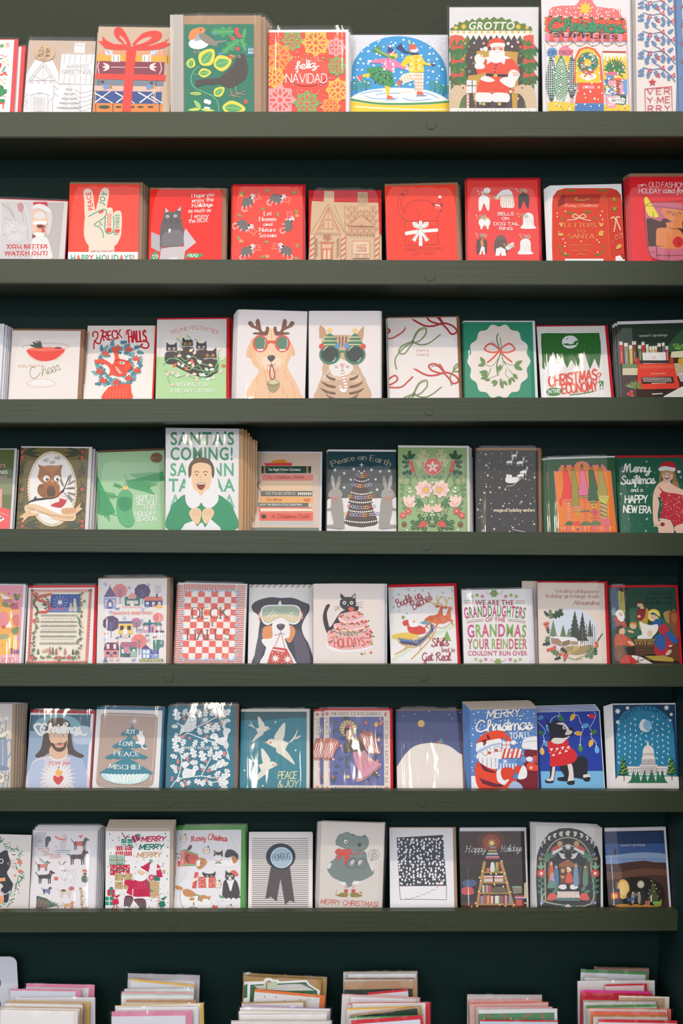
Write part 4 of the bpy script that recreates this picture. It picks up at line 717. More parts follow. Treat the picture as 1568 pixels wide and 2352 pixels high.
def a23():
    P('b8b0b0', -160, 570, -85, 600, -70, 750, -160, 705); P('cac2c2', 135, 540, 225, 660, 130, 735, 110, 600); P('7c7478', -85, 600, -85, 750, -70, 740, -70, 600)
    S('5c5455', -85, 600, -80, 520, -60, 460, -50, 400, -44, 355, -10, 395, 40, 395, 90, 348, 100, 380, 92, 440, 105, 490, 120, 560, 115, 640, 100, 690, -70, 700, -85, 650)
    P('f0bcc0', -38, 362, -8, 395, -40, 405); P('f0bcc0', 95, 350, 62, 385, 92, 390); S('766e70', -60, 590, 0, 560, 70, 550, 110, 580, 110, 680, 0, 690, -70, 690)
    for x in (-20, 46): E('dfe6d8', x, 437 - (x > 0)*4, 14, 12); E('2a2422', x, 437 - (x > 0)*4, 6)
    P('3a2e2e', 2, 462, 18, 462, 10, 474); C('3a2e2e', 3, -8, 484, 0, 486, 10, 474, 20, 486, 28, 482); [L('3a3030', 2.5, a, 475, a - 40, 465 + i*18) for i, a in ((0, -25), (1, -22), (2, -20))]; [L('3a3030', 2.5, 40, 472, 85, 465 + i*16) for i in range(3)]
    S('f0eae6', -12, 555, -8, 545, 6, 545, 8, 556, -2, 580, -10, 570)
    P('cbbfbc', -75, 715, 0, 700, 135, 695, 130, 740, 120, 810, -90, 810); P('e2d8d4', 0, 790, 70, 785, 60, 810, -10, 810)
    P('3a9a60', -170, 805, -150, 760, -120, 730, -100, 760, -100, 805); S('3a9a60', 132, 790, 160, 750, 200, 755, 285, 760, 250, 790, 190, 790); dots('e4ece0', 5, -155, 760, -100, 800, 10, 2); dots('e4ece0', 5, 150, 758, 240, 785, 14, 2)
    for t, x0, y0, x1, y1 in (('I hope you', 186, 278, 378, 262), ('enjoy the', 190, 318, 372, 306), ('as much as', 158, 405, 350, 398), ('I enjoy', 182, 452, 330, 444), ('the BOX.', 162, 492, 330, 486)): T(t, x0, y0, x1, y1, 32, 'f6eee8', 's', 1.4, .12)
    T('Holidays', 186, 362, 365, 350, 32, 'f6eee8', 'c', 1.5)
card(2, 390, (-171, 205), (450, 165), (368, 800), (-205, 800), 'f4200e', 'red card with a grey cat sitting in an open box', a23, '9a7458', 18, 32, 0, f=2, behind=((3, 1),))
def opossum(x, y, s, fl=1, rot=0):
    f = lambda *v: along(x, y, rot, [(fl*a*s, b*s) for a, b in prs(v)])
    S('6e6460', *f(-.9, .1, -.6, -.55, 0, -.65, .55, -.4, .7, 0, .4, .45, -.3, .5, -.8, .45)); C('f0b8b0', s*.16, *f(-.85, .3, -1.1, .6, -.9, .95, -.5, .95))
    for a, b in ((-.5, .75), (.1, .75), (.75, .35), (.8, .1)): L('f0b8b0', s*.14, *f(a*.8, b*.5, a, b))
    S('ece2de', *f(.4, -.4, .6, -.8, .9, -.85, 1.1, -.6, 1.15, -.3, .8, -.1)); P('f2a8a4', *f(.75, -.35, 1.35, -.75, .95, -.1, 1.45, .05, .8, .1)); P('c83c3c', *f(.85, -.3, 1.2, -.55, 1.0, -.15, 1.2, -.02, .88, .02)); E('3a302e', *f(.5, -.5), s*.15); E('2a2422', *f(.85, -.65), s*.06)
    [L('f4c890', s*.06, *f(1.45, -.5 + i*.3, 1.6, -.58 + i*.3, 1.75, -.45 + i*.3)) for i in range(3)]; up()
    for i in range(10): q = f(-.6 + (i*.37) % 1.0, -.35 + (i*.53) % .7); _emit([(q[0] - 1, q[1] - 4), (q[0] + 2, q[1]), (q[0], q[1] + 5)], rgb('a09894'))
def a24():
    for a in ((672, 315, 66, 1, -20), (915, 290, 66, 1, 15), (630, 520, 70, 1, 40), (1010, 510, 66, -1, 90), (665, 740, 66, 1, -10), (990, 735, 66, -1, 15)): opossum(*a)
    for x, y, a in ((600, 250, -30), (820, 222, -20), (1045, 230, 10), (780, 380, -20), (915, 405, 60), (1075, 380, 60), (580, 610, 60), (1090, 670, 80), (810, 655, 10), (780, 790, -20), (580, 425, 20), (1065, 795, 10)): leaf('8aa05c', x, y, 42, a, .25)
    for x, y in ((605, 258), (1085, 432), (605, 650), (830, 782)): E('e8a050', x, y, 10, 16); E('e8a050', x + 16, y + 2, 9, 13)
    for t, y, x0, x1, f in (('Let', 430, 808, 872, 'r'), ('Heaven', 478, 768, 910, 'r'), ('and', 520, 802, 876, 'c'), ('Nature', 570, 768, 906, 'r'), ('Scream', 618, 764, 912, 'r')): T(t, x0, y, x1, y, 34 if f == 'r' else 28, 'f6f0ea', f, 1.7, .1 if f == 'c' else 0)
card(2, 390, (540, 180), (1140, 182), (1148, 803), (527, 803), 'fb4432', 'red card with six screaming grey opossums around white lettering', a24, 'c40c20', 22, 22, behind=((-4, 0),), f=3)
def a25():
    K, Q = 'd6b088', 'c8644c'
    P(K, -240, 305, -55, 315, 330, 320, 338, 590, 372, 610, 372, 810, -268, 810, -252, 580); P(K, -132, 218, -48, 222, -48, 320, -138, 318); P('c8a278', 152, 228, 240, 230, 240, 330, 225, 350, 170, 350, 155, 330)
    [L('7c5a44', 3, 153, 240 + i*14, 240, 241 + i*14) for i in range(6)]; up(); [_stroke([(160 + (i*23) % 72 + (i % 2)*8, 240 + (i//4)*14), (160 + (i*23) % 72 + (i % 2)*8, 254 + (i//4)*14)], 3, '7c5a44') for i in range(22)]
    L('9a6a48', 4, -245, 575, -98, 330, 35, 575); L(Q, 4, -200, 575, -98, 360, 0, 575); L('9a6a48', 3, -205, 577, 5, 582); [E(Q, -195 + i*9.4, 565 - i*18.4, 5) for i in range(11)]; [E(Q, -92 + i*9, 380 + i*18.4, 5) for i in range(11)]
    L(Q, 4, -130, 465, -62, 465); L(Q, 3, -98, 370, -98, 545); L(Q, 4, -140, 470, -140, 545, -58, 545, -58, 470); [C(Q, 3, -180 + d, 560, -160 + d*.8, 520, -140 + d*.6, 500) for d in (0, 12)]; C(Q, 3, -15, 560, -40, 520, -60, 500); L('b08860', 4, 40, 340, 45, 590); L('b08860', 4, -45, 340, 38, 560)
    for j in range(7):
        for i in range(6):
            x = 75 + i*52 - (j % 2)*26; y = 345 + j*36
            if 50 <= x <= 330 and not (j == 0 and 140 < x < 250): C(Q, 3, x - 26, y, x - 16, y + 24, x, y + 32, x + 16, y + 24, x + 26, y); [L(Q, 2, x, y + 22, x + a, y + 6) for a in (-9, 0, 9)]
    P(K, 72, 520, 185, 430, 298, 525, 190, 525); L('9a6a48', 4, 75, 515, 185, 432, 298, 522); [L(Q, 3, 188, 525, 188 + 75*math.cos(a), 525 - 60*math.sin(a)) for a in (.2, .6, 1, 1.4, 1.75, 2.15, 2.55, 2.95)]; C(Q, 3, 100, 520, 140, 460, 188, 450, 240, 465, 275, 520)
    L('b08860', 4, -255, 590, 370, 600)
    for x in (-255, 10, 300):
        R('deb894', x, 595, x + 40, 810); [P(Q, x, 640 + i*46, x + 40, 610 + i*46, x + 40, 628 + i*46, x, 658 + i*46) for i in range(5)]; L('b07850', 3, x, 595, x - 2, 810); L('b07850', 3, x + 40, 595, x + 38, 810)
    OE(Q, 4, -108, 618, 32, 24); [C(Q, 6, -108, 618, -108 + 20*math.cos(a), 618 + 16*math.sin(a + .4), -108 + 30*math.cos(a + .5), 618 + 22*math.sin(a + .5)) for a in (0, 1.25, 2.5, 3.75, 5)]
    R('c87454', -160, 665, -62, 810); R('e8c4a0', -150, 680, -72, 715); R('e8c4a0', -140, 730, -118, 810); R('e8c4a0', -105, 730, -82, 810); L(Q, 5, -178, 660, -45, 660); T('MERRY', -145, 694, -78, 694, 11, Q, 's'); T('CHRISTMAS', -147, 710, -75, 710, 10, Q, 's')
    for x in (-205, -20): C('9a6a48', 3, x, 790, x + 8, 700, x, 630); [leaf('a07a54', x + 3, 640 + i*16, 16, (-40, 220)[i % 2], .3) for i in range(10)]
    R('dcb894', 110, 650, 255, 800); L(Q, 4, 108, 652, 258, 655); R('e4c4a4', 125, 665, 245, 760); [T(t, 140, y, 228, y, 20, Q, 'c', 1.2) for t, y in (('sweet', 695), ('holiday', 718), ('wishes', 742))]; L(Q, 3, 115, 765, 250, 765); OE(Q, 3, 150, 782, 16, 10); OE(Q, 3, 220, 782, 16, 10); [E('a05a40', 95 + i*28, 608, 5) for i in range(8)]
card(2, 780, (-266, 212), (357, 212), (366, 805), (-272, 805), 'c8101e', 'kraft die cut gingerbread house card on a crimson envelope', a25, None, sl=(4, 12, 6), f=1)
def a26():
    Q = '9c2018'; C(Q, 5, 560, 470, 515, 420, 500, 340, 505, 280, 535, 235, 565, 212, 585, 222, 575, 245, 545, 262, 525, 310, 530, 360, 560, 412); C(Q, 5, 560, 412, 555, 370, 590, 325, 660, 300, 740, 297, 790, 325, 812, 375); C(Q, 5, 560, 470, 540, 445) ; C(Q, 4, 650, 380, 680, 420, 670, 470); C(Q, 5, 798, 345, 796, 318, 820, 335, 845, 335, 862, 340, 882, 320, 880, 355, 862, 395, 840, 430, 828, 440); L(Q, 4, 828, 440, 850, 462)
    L('7c1814', 4, 830, 330, 858, 282, 862, 335); P('f2ece6', 820, 332, 858, 340, 856, 352, 820, 344); star('f2ece6', 858, 270, 16, 9, .7); [L('e8d8d0', 4, x - 8, 362, x + 8, 366) for x in (828, 858)]; E('8ab0a8', 824, 362, 4); E('8ab0a8', 852, 366, 4); L(Q, 3, 862, 385, 885, 392); L(Q, 3, 862, 380, 882, 372); P('7c1814', 528, 250, 548, 238, 540, 262); L(Q, 3, 595, 355, 610, 340); L(Q, 3, 620, 340, 640, 322); L(Q, 3, 680, 312, 705, 310); P('7c1814', 802, 325, 812, 340, 800, 345); P('7c1814', 876, 328, 868, 345, 878, 348)
    L('7c2418', 4, 560, 476, 842, 474, 845, 675, 562, 690, 560, 476); P('f4eee8', 680, 475, 705, 475, 708, 690, 678, 690); P('f4eee8', 558, 570, 640, 555, 842, 540, 842, 568, 690, 580, 562, 600)
    for s in (-1, 1): S('f4eee8', 692, 530, 692 + s*30, 490, 692 + s*68, 488, 692 + s*62, 520, 692 + s*30, 540); OL('8a7068', 3, 692, 530, 692 + s*28, 498, 692 + s*55, 500, 692 + s*35, 530); P('f4eee8', 690, 535, 692 + s*75, 640, 692 + s*45, 655, 690, 560); L('5c4440', 3, 690, 540, 692 + s*68, 645)
    T('CHRISTMAS WAS', 545, 742, 888, 724, 28, '8c2c18', 's', .8, .2); T('LAST YEAR', 618, 774, 800, 762, 22, '8c2c18', 's', .9, .1)
card(2, 780, (385, 178), (988, 153), (1013, 805), (382, 805), 'fb3a1e', 'plain red card with a line-drawn cat perched on a wrapped gift', a26, '9a7458', 22, 24, behind=((4, -3), (6, -5)), f=3)
def a27():
    W = 'f2ece8'; ox = 1374
    def bow(x, y): ribbon('b8d0b4', x, y, 28, 4); [star('f0b460', x + d, y + 10, 9, 5, .6) for d in (-45, 30)]; [L('f2e4dc', 3, x - 62, y - 18 + i*9, x - 48, y - 14 + i*9) for i in range(2)]
    for x, y, k, c in ((1235, 330, 0, W), (1430, 290, 1, W), (1575, 310, 0, '3a2c2a'), (1240, 490, 2, W), (1615, 470, 3, W), (1215, 700, 0, '5c4434'), (1375, 680, 1, '6e5850'), (1590, 690, 3, W)):
        if k == 0: S(c, x - 45, y + 10, x - 40, y - 55, x, y - 75, x + 45, y - 50, x + 48, y + 20, x + 40, y + 60, x + 25, y + 45, x, y - 5, x - 20, y + 50, x - 40, y + 62); L(c, 14, x + 3, y - 60, x - 18, y - 105)
        if k == 1: S(c, x - 50, y + 60, x - 45, y - 40, x, y - 85, x + 45, y - 60, x + 62, y + 20, x + 60, y + 70, x, y + 72); [L('d8a070' if c == W else '4a3a34', 7, x - 35 + i*16, y - 40, x - 45 + i*20, y + 65) for i in range(6)]; C(c, 26, x, y - 70, x - 40, y - 60, x - 85, y - 10) if c == W else (S(W, x + 50, y + 15, x + 115, y - 20, x + 100, y + 25, x + 60, y + 45), P(W, x - 40, y + 95, x - 35, y + 35, x + 5, y + 20, x + 45, y + 40, x + 50, y + 95, x + 10, y + 95, x + 5, y + 60, x - 5, y + 95))
        if k == 2: E('d8a47c', x, y - 8, 52, 44); E(W, x - 24, y, 26, 32); E(W, x + 24, y, 26, 32); L(W, 22, x - 25, y + 25, x - 25, y + 48); L(W, 22, x + 28, y + 25, x + 28, y + 48)
        if k == 3: S(c, x - 40, y - 40, x, y - 65, x + 42, y - 40, x + 48, y + 40, x + 65, y + 70, x - 62, y + 70, x - 45, y + 30); [L('c8c0ba', 3, x - 25 + i*12, y - 30 + (i % 3)*20, x - 28 + i*13, y + 5 + (i % 3)*20) for i in range(6)]
    E(W, 1262, 215, 30, 24); P(W, 1195, 765, 1215, 690, 1240, 700, 1245, 765, 1230, 765, 1222, 720, 1210, 765); P('d8905c', 1205, 650, 1225, 620, 1235, 690, 1210, 690)
    for x, y in ((1240, 235), (1340, 275), (1570, 215), (1225, 440), (1225, 600), (1465, 690), (1580, 430), (1600, 610)): bow(x, y)
    for t, y, x0, x1 in (('BELLS', 430, 1355, 1488), ('ON', 470, 1390, 1445), ('DOG TAIL', 516, 1320, 1535), ('RING', 556, 1368, 1478)): T(t, x0, y, x1, y, 24, 'f6f0ec', 's', 1.9)
card(2, 780, (1090, 128), (1696, 128), (1719, 810), (1100, 808), 'f0403a', 'red card with nine dog rear ends wearing bows and bells', a27, 'c40c20', 22, 24, behind=((-4, 0), (3, 0)), f=2)
def a28():
    P('d83c24', 445, 960, 446, 330, 452, 270, 490, 215, 560, 195, 950, 195, 1000, 210, 1035, 250, 1045, 310, 1085, 780, 1055, 805, 1030, 765, 990, 780, 990, 960); P('cc3420', 905, 300, 915, 250, 950, 215, 1000, 215, 1035, 260, 1050, 400, 1085, 780, 1058, 805, 1032, 770, 990, 780, 940, 800); L('e85c3c', 5, 912, 300, 945, 800)
    P('ac2a1c', 495, 360, 498, 300, 530, 250, 865, 245, 850, 330, 560, 335); P('e04c30', 560, 325, 850, 330, 848, 362, 495, 362); P('8c2018', 497, 350, 500, 300, 535, 258, 555, 250, 556, 330); T('Merry Christmas!', 550, 354, 835, 354, 24, 'f0a890', 'c', 1.2); C('a89030', 7, 640, 285, 660, 298, 740, 296, 755, 280); E('a89030', 655, 278, 8)
    for x, y, a in ((575, 215, 0), (610, 217, 0), (500, 250, -40), (840, 213, 0), (880, 215, 0), (885, 260, 80), (570, 405, 5), (640, 408, 175), (720, 405, -10), (785, 400, 170), (520, 470, -40), (800, 440, 40), (510, 680, 80), (515, 730, 70), (890, 670, 90), (885, 720, 100), (545, 765, 10), (600, 768, 170), (810, 768, 5), (860, 765, 175)): holly('6c7c30', x, y, 42, a, .25)
    for x, y in ((490, 410), (490, 440), (560, 395), (860, 430), (875, 395), (878, 465), (540, 632), (558, 665), (555, 695), (850, 660), (830, 640), (560, 755), (835, 745)): E('f2e8da', x, y, 6)
    ribbon('f0c0a4', 678, 445, 58, 9, False); C('f0c0a4', 8, 678, 450, 640, 465, 575, 470); C('f0c0a4', 8, 678, 450, 720, 465, 778, 475)
    for t, y, x0, x1, h in (('LETTERS', 530, 555, 822, 32), ('TO', 578, 650, 728, 24), ('SANTA', 627, 580, 808, 34)): T(t, x0, y, x1, y, h, 'e8a860', 'r', 1.6)
    T('EXPRESS SERVICE', 598, 695, 798, 693, 16, 'd8904c', 'r', 1.3); T('TO THE', 665, 718, 732, 718, 11, 'd8904c', 's'); T('NORTH POLE', 628, 741, 774, 740, 15, 'd8904c', 'r', 1.3); star('e8a860', 694, 655, 14)
    for x, s in ((520, -1), (865, 1)): S('dca44c', x - 22, 605, x - 18, 575, x, 560, x + s*25, 570, x + s*20, 580, x + 15, 585, x + 20, 605); leaf('dca44c', x - s*10, 530, 45, -120 if s < 0 else -50, .25); leaf('dca44c', x, 520, 35, -60 if s < 0 else -120, .25)
    star('a88c2c', 975, 293, 26); star('a88c2c', 980, 375, 30, 6, .4); C('f0b890', 12, 975, 570, 990, 480, 970, 445, 950, 460); C('f0b890', 12, 1030, 555, 1000, 480, 1000, 445, 1025, 448); [L('d84c34', 4, 975 + i*3, 560 - i*25, 988 + i*3, 552 - i*25) for i in range(4)]; L('f09068', 4, 985, 605, 1045, 585, 1050, 620, 990, 638, 985, 605, 1020, 618, 1045, 585); S('dca44c', 990, 720, 1010, 680, 1040, 685, 1030, 710); C('f2886c', 3, 950, 670, 965, 650, 980, 640); R('f0e6e0', 555, 803, 885, 822); P('ac2a1c', 1030, 770, 1055, 805, 1085, 780, 1050, 755)
    C('dca44c', 4, 665, 770, 690, 760, 715, 770, 740, 768)
card(2, 1148, (425, 172), (1040, 167), (1105, 812), (435, 812), 'eee5e0', 'white card with a red letterbox printed letters to Santa', a28, None, sleeve=False, behind=((-4, -1), (-7, -2), (-10, -4), (-12, -5)), f=1)
def a29():
    T('an', 1182, 185, 1250, 175, 30, 'f4e8e0', 'c', 1.5); T('OLD FASHIONED', 1275, 185, 1640, 190, 42, 'f4e8e0', 's', 1.1); T('HOLIDAY', 1190, 238, 1375, 240, 40, 'f4e8e0', 's', 1.1); T('card for', 1395, 236, 1580, 236, 42, 'f4e8e0', 'c', 1.2)
    S('d06a80', 1245, 345, 1300, 322, 1420, 315, 1560, 330, 1640, 350, 1640, 600, 1635, 780, 1560, 815, 1420, 815, 1320, 800, 1275, 740, 1255, 560); P('4a2418', 1252, 458, 1290, 452, 1350, 475, 1400, 455, 1440, 460, 1470, 490, 1640, 460, 1640, 690, 1270, 695)
    S('e8894c', 1385, 380, 1440, 370, 1568, 390, 1640, 420, 1640, 470, 1500, 480, 1420, 450); P('e8894c', 1420, 490, 1560, 480, 1565, 540, 1430, 540); S('e8894c', 1345, 545, 1420, 535, 1520, 545, 1570, 600, 1568, 700, 1440, 715, 1345, 690, 1338, 620); E('d8222c', 1525, 658, 46, 48); S('d06a80', 1365, 400, 1390, 430, 1385, 475, 1350, 470)
    S('f4dc3c', 1235, 300, 1245, 272, 1265, 280, 1310, 350, 1355, 425, 1350, 445, 1290, 440, 1255, 400); L('6a2430', 4, 1245, 345, 1400, 358, 1568, 380)
    for v in ((1425, 420, 1440, 390, 1450, 415, 1470, 395, 1480, 430, 1500, 405, 1510, 440), (1520, 420, 1535, 400, 1550, 420), (1310, 400, 1312, 450), (1450, 535, 1500, 545, 1540, 540), (1350, 700, 1370, 690, 1400, 695), (1340, 700, 1345, 790), (1340, 770, 1450, 775, 1560, 770), (1445, 740, 1445, 805), (1285, 740, 1310, 750, 1325, 740), (1525, 620, 1530, 680, 1545, 650)): C('3c1c20', 4, *v)
    OL('5c2430', 4, 1245, 345, 1252, 560, 1275, 740, 1320, 800, 1420, 818, 1560, 815, 1640, 780, 1640, 345, 1420, 318)
card(2, 1148, (1108, 97), (1720, 112), (1762, 815), (1148, 815), 'ee1a26', 'red card with an old fashioned cocktail glass and lemon peel', a29, 'a87c60', 32, 0, sl=(18, 10, 8), behind=((-3, 0), (-6, -1), (-8, -2)), f=2)
# ------------------------------------------------------------------ row 3
card(3, 0, (-560, 195), (38, 198), (0, 845), (-610, 845), 'e6dfe0', 'plain white end card of a stack at the picture edge beside the cocktail glass card', None, None, behind=((5, -2), (8, -4), (11, -5), (14, -6)), f=3)
def a32():
    C('c8a070', 4, 200, 410, 196, 395, 260, 378, 400, 368, 540, 375, 588, 395, 560, 412); S('e83424', 230, 425, 300, 405, 450, 402, 555, 418, 530, 460, 470, 505, 390, 522, 320, 512, 260, 475); S('f46a50', 235, 420, 330, 408, 470, 408, 552, 418, 450, 432, 320, 435); E('8c2018', 338, 402, 34, 10); E('8c2018', 498, 408, 32, 9)
    C('d8b078', 4, 225, 430, 262, 488, 330, 525, 390, 530); C('d8b078', 4, 560, 420, 525, 480, 460, 520); P('eadfd4', 360, 525, 392, 525, 385, 600, 384, 690, 362, 690, 360, 600); L('d8b898', 3, 360, 530, 358, 690); L('d8b898', 3, 393, 530, 386, 690); C('d8b898', 4, 360, 670, 290, 680, 230, 705, 260, 735, 350, 745, 440, 735, 475, 712, 440, 685, 385, 672); S('ebe2d8', 250, 705, 300, 685, 410, 682, 460, 708, 400, 730, 300, 728)
    for a, l in ((-170, 100), (-150, 90), (-125, 70), (-105, 65), (-160, 60), (-140, 55)): leaf('2e4a30', 355, 402, l, a, .13)
    C('2e4a30', 4, 355, 405, 330, 365, 300, 350)
    T('HOLIDAY', 158, 573, 345, 570, 18, 'd0905c', 's', 2, sp=4); T('C', 275, 680, 355, 640, 95, '7a8048', 'c', .45); T('heer', 365, 650, 515, 600, 85, '7a8048', 'c', .45, .1)
card(3, 0, (108, 258), (693, 247), (652, 845), (48, 845), 'ebddd3', 'cream card with a red cocktail in a coupe glass', a32, '94684a', 20, 34, sl=(6, 10, 6), behind=((4, -2),), f=2)
def a33():
    Q = 'cc2434'
    C(Q, 12, 800, 310, 795, 285, 812, 268, 835, 275, 838, 310, 818, 345, 805, 375, 806, 415); C(Q, 13, 806, 345, 830, 365, 855, 370, 868, 330, 885, 262, 862, 262)
    for t, x0, y0, x1, y1, h in (('RECK', 890, 345, 1045, 322, 72), ('HALLS', 1105, 360, 1255, 350, 92)): T(t, x0, y0, x1, y1, h, Q, 's', 1.7)
    T('T', 1066, 282, 1080, 282, 18, Q, 'r'); T('H', 1064, 310, 1080, 310, 16, Q, 'r'); T('E', 1072, 338, 1090, 338, 18, Q, 'r'); C(Q, 14, 1258, 350, 1275, 380, 1262, 408, 1225, 405, 1208, 385, 1222, 375); C(Q, 11, 1085, 290, 1090, 260, 1120, 255)
    for i in range(60):
        g = random.Random(i); a = i*6; r = 165 + g.uniform(-45, 45); holly(['5c8f98', '4c808a', '76a4a8'][i % 3], *along(1010, 562, a, [(r, 0)]), 62, a + g.uniform(30, 150), .34)
    E('ebddd3', 1010, 560, 1, 1)
    for x, y in ((905, 455), (1008, 410), (1105, 418), (1170, 500), (1175, 600), (1105, 668), (1000, 702), (885, 688), (855, 610)):
        for dx, dy in ((-18, -8), (0, -20), (18, -6), (-10, 12), (10, 14), (0, 0), (22, 12), (-24, 8)): E('e0503c', x + dx, y + dy, 9)
    S('e8523c', 955, 412, 990, 410, 1010, 450, 1028, 505, 1100, 525, 1130, 555, 1135, 590, 1100, 600, 1080, 640, 1020, 655, 960, 640, 930, 650, 945, 600, 910, 550, 825, 540, 818, 515, 880, 505, 940, 535, 965, 555, 985, 500, 975, 450); S('e8523c', 880, 850, 915, 765, 960, 735, 1060, 720, 1115, 720, 1125, 780, 1120, 850)
    [C('c83426', 4, 965 + i*16, 545 + i*3, 975 + i*18, 590, 995 + i*14, 635) for i in range(6)]; [C('f08a74', 3, 920 + i*28, 760, 915 + i*28, 800, 905 + i*30, 840) for i in range(7)]; [C('f6dcd0', 4, 990 + i*10, 570 + i*5, 1005 + i*10, 605, 1030 + i*8, 630) for i in range(3)]; E('e8f0f0', 1048, 538, 22, 11, 10); E('7ab0b4', 1046, 537, 12, 9); E('k', 1046, 537, 5); C('a02a20', 5, 985, 520, 1040, 510, 1110, 530); P('a02a20', 1120, 570, 1138, 585, 1115, 592)
card(3, 0, (752, 217), (1330, 207), (1293, 843), (699, 843), 'ebddd3', 'cream card with a red horned creature wrapped in a blue holly wreath', a33, 'd8281c', 0, 14, sleeve=False, f=1)
def a34():
    P('b0d094', -120, 485, 490, 487, 490, 850, -120, 850); T('FELINE FESTIVITIES', 20, 292, 410, 292, 30, 'd8604c', 's', 1.1, arc=42)
    def kit(x, y, r, ew): catface('3c302e', x, y, r, 'f0d8d0', ew); S('3c302e', x - r, y + r*.5, x + r, y + r*.5, x + r*1.1, y + r*2.6, x - r*1.1, y + r*2.6); [L('e8dcd8', 2, x + s*r*.2, y + r*.35, x + s*r*1.0, y + r*(.3 + k*.15)) for s in (-1, 1) for k in (0, 1, 2)]; E('f0d8d0', x, y + r*.25, 4, 3); L('f0e8e4', 2, x - 6, y + r*.45, x, y + r*.32, x + 6, y + r*.45)
    S('3c302e', -30, 470, 150, 420, 300, 470, 370, 500, 370, 640, 250, 655, 40, 560); kit(15, 418, 46, 'ece4d8'); kit(152, 378, 46, 'e0a030'); kit(270, 405, 44, 'e8e0d4'); kit(345, 478, 55, 'e8a838')
    for v in ((-60, 560, 0, 500, 90, 520, 150, 600, 240, 560, 300, 620, 400, 600, 420, 540, 390, 560), (-40, 600, 60, 660, 150, 640, 220, 670, 330, 640, 400, 560, 420, 420), (60, 330, 100, 370, 80, 450, 130, 520, 200, 480, 270, 540, 340, 560), (-20, 640, -10, 690, 10, 720), (150, 300, 200, 340, 250, 330), (40, 480, 150, 560, 260, 600, 370, 590)): C('7cb87c', 7, *v)
    g = random.Random(5)
    for x, y in ((75, 322), (148, 312), (255, 345), (200, 320), (95, 415), (220, 465), (255, 510), (160, 480), (185, 440), (80, 480), (85, 530), (115, 575), (150, 600), (170, 540), (210, 575), (45, 570), (30, 605), (80, 620), (65, 655), (210, 632), (155, 660), (240, 660), (330, 685), (370, 670), (440, 622), (450, 512), (420, 415), (350, 550), (270, 550), (320, 580), (290, 630), (20, 725), (-10, 650), (200, 505), (270, 625), (460, 560), (360, 600)):
        leaf(g.choice(['e8683c', 'f0c8c0', 'd8e0b8', 'dce8e0', 'f0e0b0']), x - 18, y, 40, g.uniform(-70, 70), .3)
    T('WISHING YOU', 58, 738, 325, 738, 30, 'f0f0e0', 's', 1.4); T('A MEOWY CATMAS', 5, 792, 385, 792, 30, 'f0f0e0', 's', 1.4)
card(3, 390, (-109, 165), (487, 163), (487, 843), (-118, 843), 'e8ddd4', 'pale card with black kittens tangled in fairy lights', a34, 'd01424', 18, 26, behind=((4, -1), (6, -2)), f=3)
def a35():
    H = 'f0c096'
    S(H, 680, 850, 700, 700, 760, 620, 740, 540, 800, 450, 870, 430, 950, 450, 1000, 520, 1020, 600, 1080, 700, 1120, 800, 1115, 850); S('eebb8e', 720, 320, 670, 400, 655, 480, 690, 500, 720, 560, 770, 570, 780, 450); S('eebb8e', 1020, 340, 1060, 400, 1075, 470, 1040, 480, 1000, 560, 960, 500, 990, 420); S('f2c8a0', 800, 330, 870, 300, 960, 330, 1010, 440, 980, 540, 930, 590, 870, 600, 800, 580, 750, 530, 740, 430)
    S('f4ccA4', 840, 260, 870, 235, 900, 265, 910, 320, 870, 345, 845, 320); S('f4d6b8', 790, 500, 870, 480, 950, 500, 940, 570, 870, 600, 800, 575)
    [C('e0a070', 5, x, y, x + dx, y + 30, x + dx*1.5, y + 70) for x, y, dx in ((720, 720, -10), (760, 640, -12), (820, 640, 6), (900, 640, 10), (980, 600, 12), (1040, 700, 14), (1060, 780, 10), (740, 780, -8), (800, 560, 8), (930, 560, -8), (850, 780, 6), (960, 740, 10), (870, 260, 2), (700, 420, -6), (1050, 400, 4), (900, 540, 6), (840, 545, -5), (700, 800, -4), (1000, 800, 8))]
    for s, cx in ((1, 775), (-1, 965)):
        E('e05844', cx, 370, 66, 74); E('5c8468', cx, 365, 50, 54); C('e8f0e8', 4, cx + 38, 335, cx + 44, 365, cx + 36, 400); P('f2ebe4', cx - 30, 418, cx + 30, 418, cx + 22, 432, cx - 22, 432)
        m = lambda x: x if s > 0 else 1738 - x
        S('7c4a38', m(715), 290, m(722), 275, m(768), 272, m(745), 250, m(690), 225, m(670), 195, m(685), 178, m(705), 185, m(722), 215, m(738), 218, m(735), 180, m(748), 160, m(765), 165, m(778), 215, m(785), 250, m(800), 268, m(820), 260, m(825), 228, m(845), 228, m(850), 250, m(832), 300, m(770), 295)
    P('e05844', 835, 345, 905, 345, 905, 375, 870, 365, 835, 375); S('4a4448', 838, 480, 868, 470, 900, 480, 895, 505, 868, 525, 842, 505); E('7a7478', 860, 482, 14, 6); C('7c5a48', 4, 868, 525, 868, 548, 845, 560); C('7c5a48', 4, 868, 548, 895, 558)
    OL('a03c44', 9, 872, 555, 855, 625, 875, 680, 900, 640); S('a89868', 835, 700, 885, 680, 938, 700, 935, 750, 905, 785, 870, 788, 840, 755); S('d8cc9c', 850, 695, 885, 684, 925, 696, 915, 715, 860, 715); C('7c6c44', 5, 835, 720, 885, 735, 936, 718)
    R('dcd5d4', 560, 70, 1180, 76)
card(3, 390, (585, 77), (1178, 97), (1170, 843), (560, 843), 'ecdfd8', 'white card with a shaggy dog wearing antler sunglasses', a35, None, sl=(6, 2, 6), behind=((-4, -1), (-7, -3), (-10, -6), (-12, -8)), f=6, lean=7)
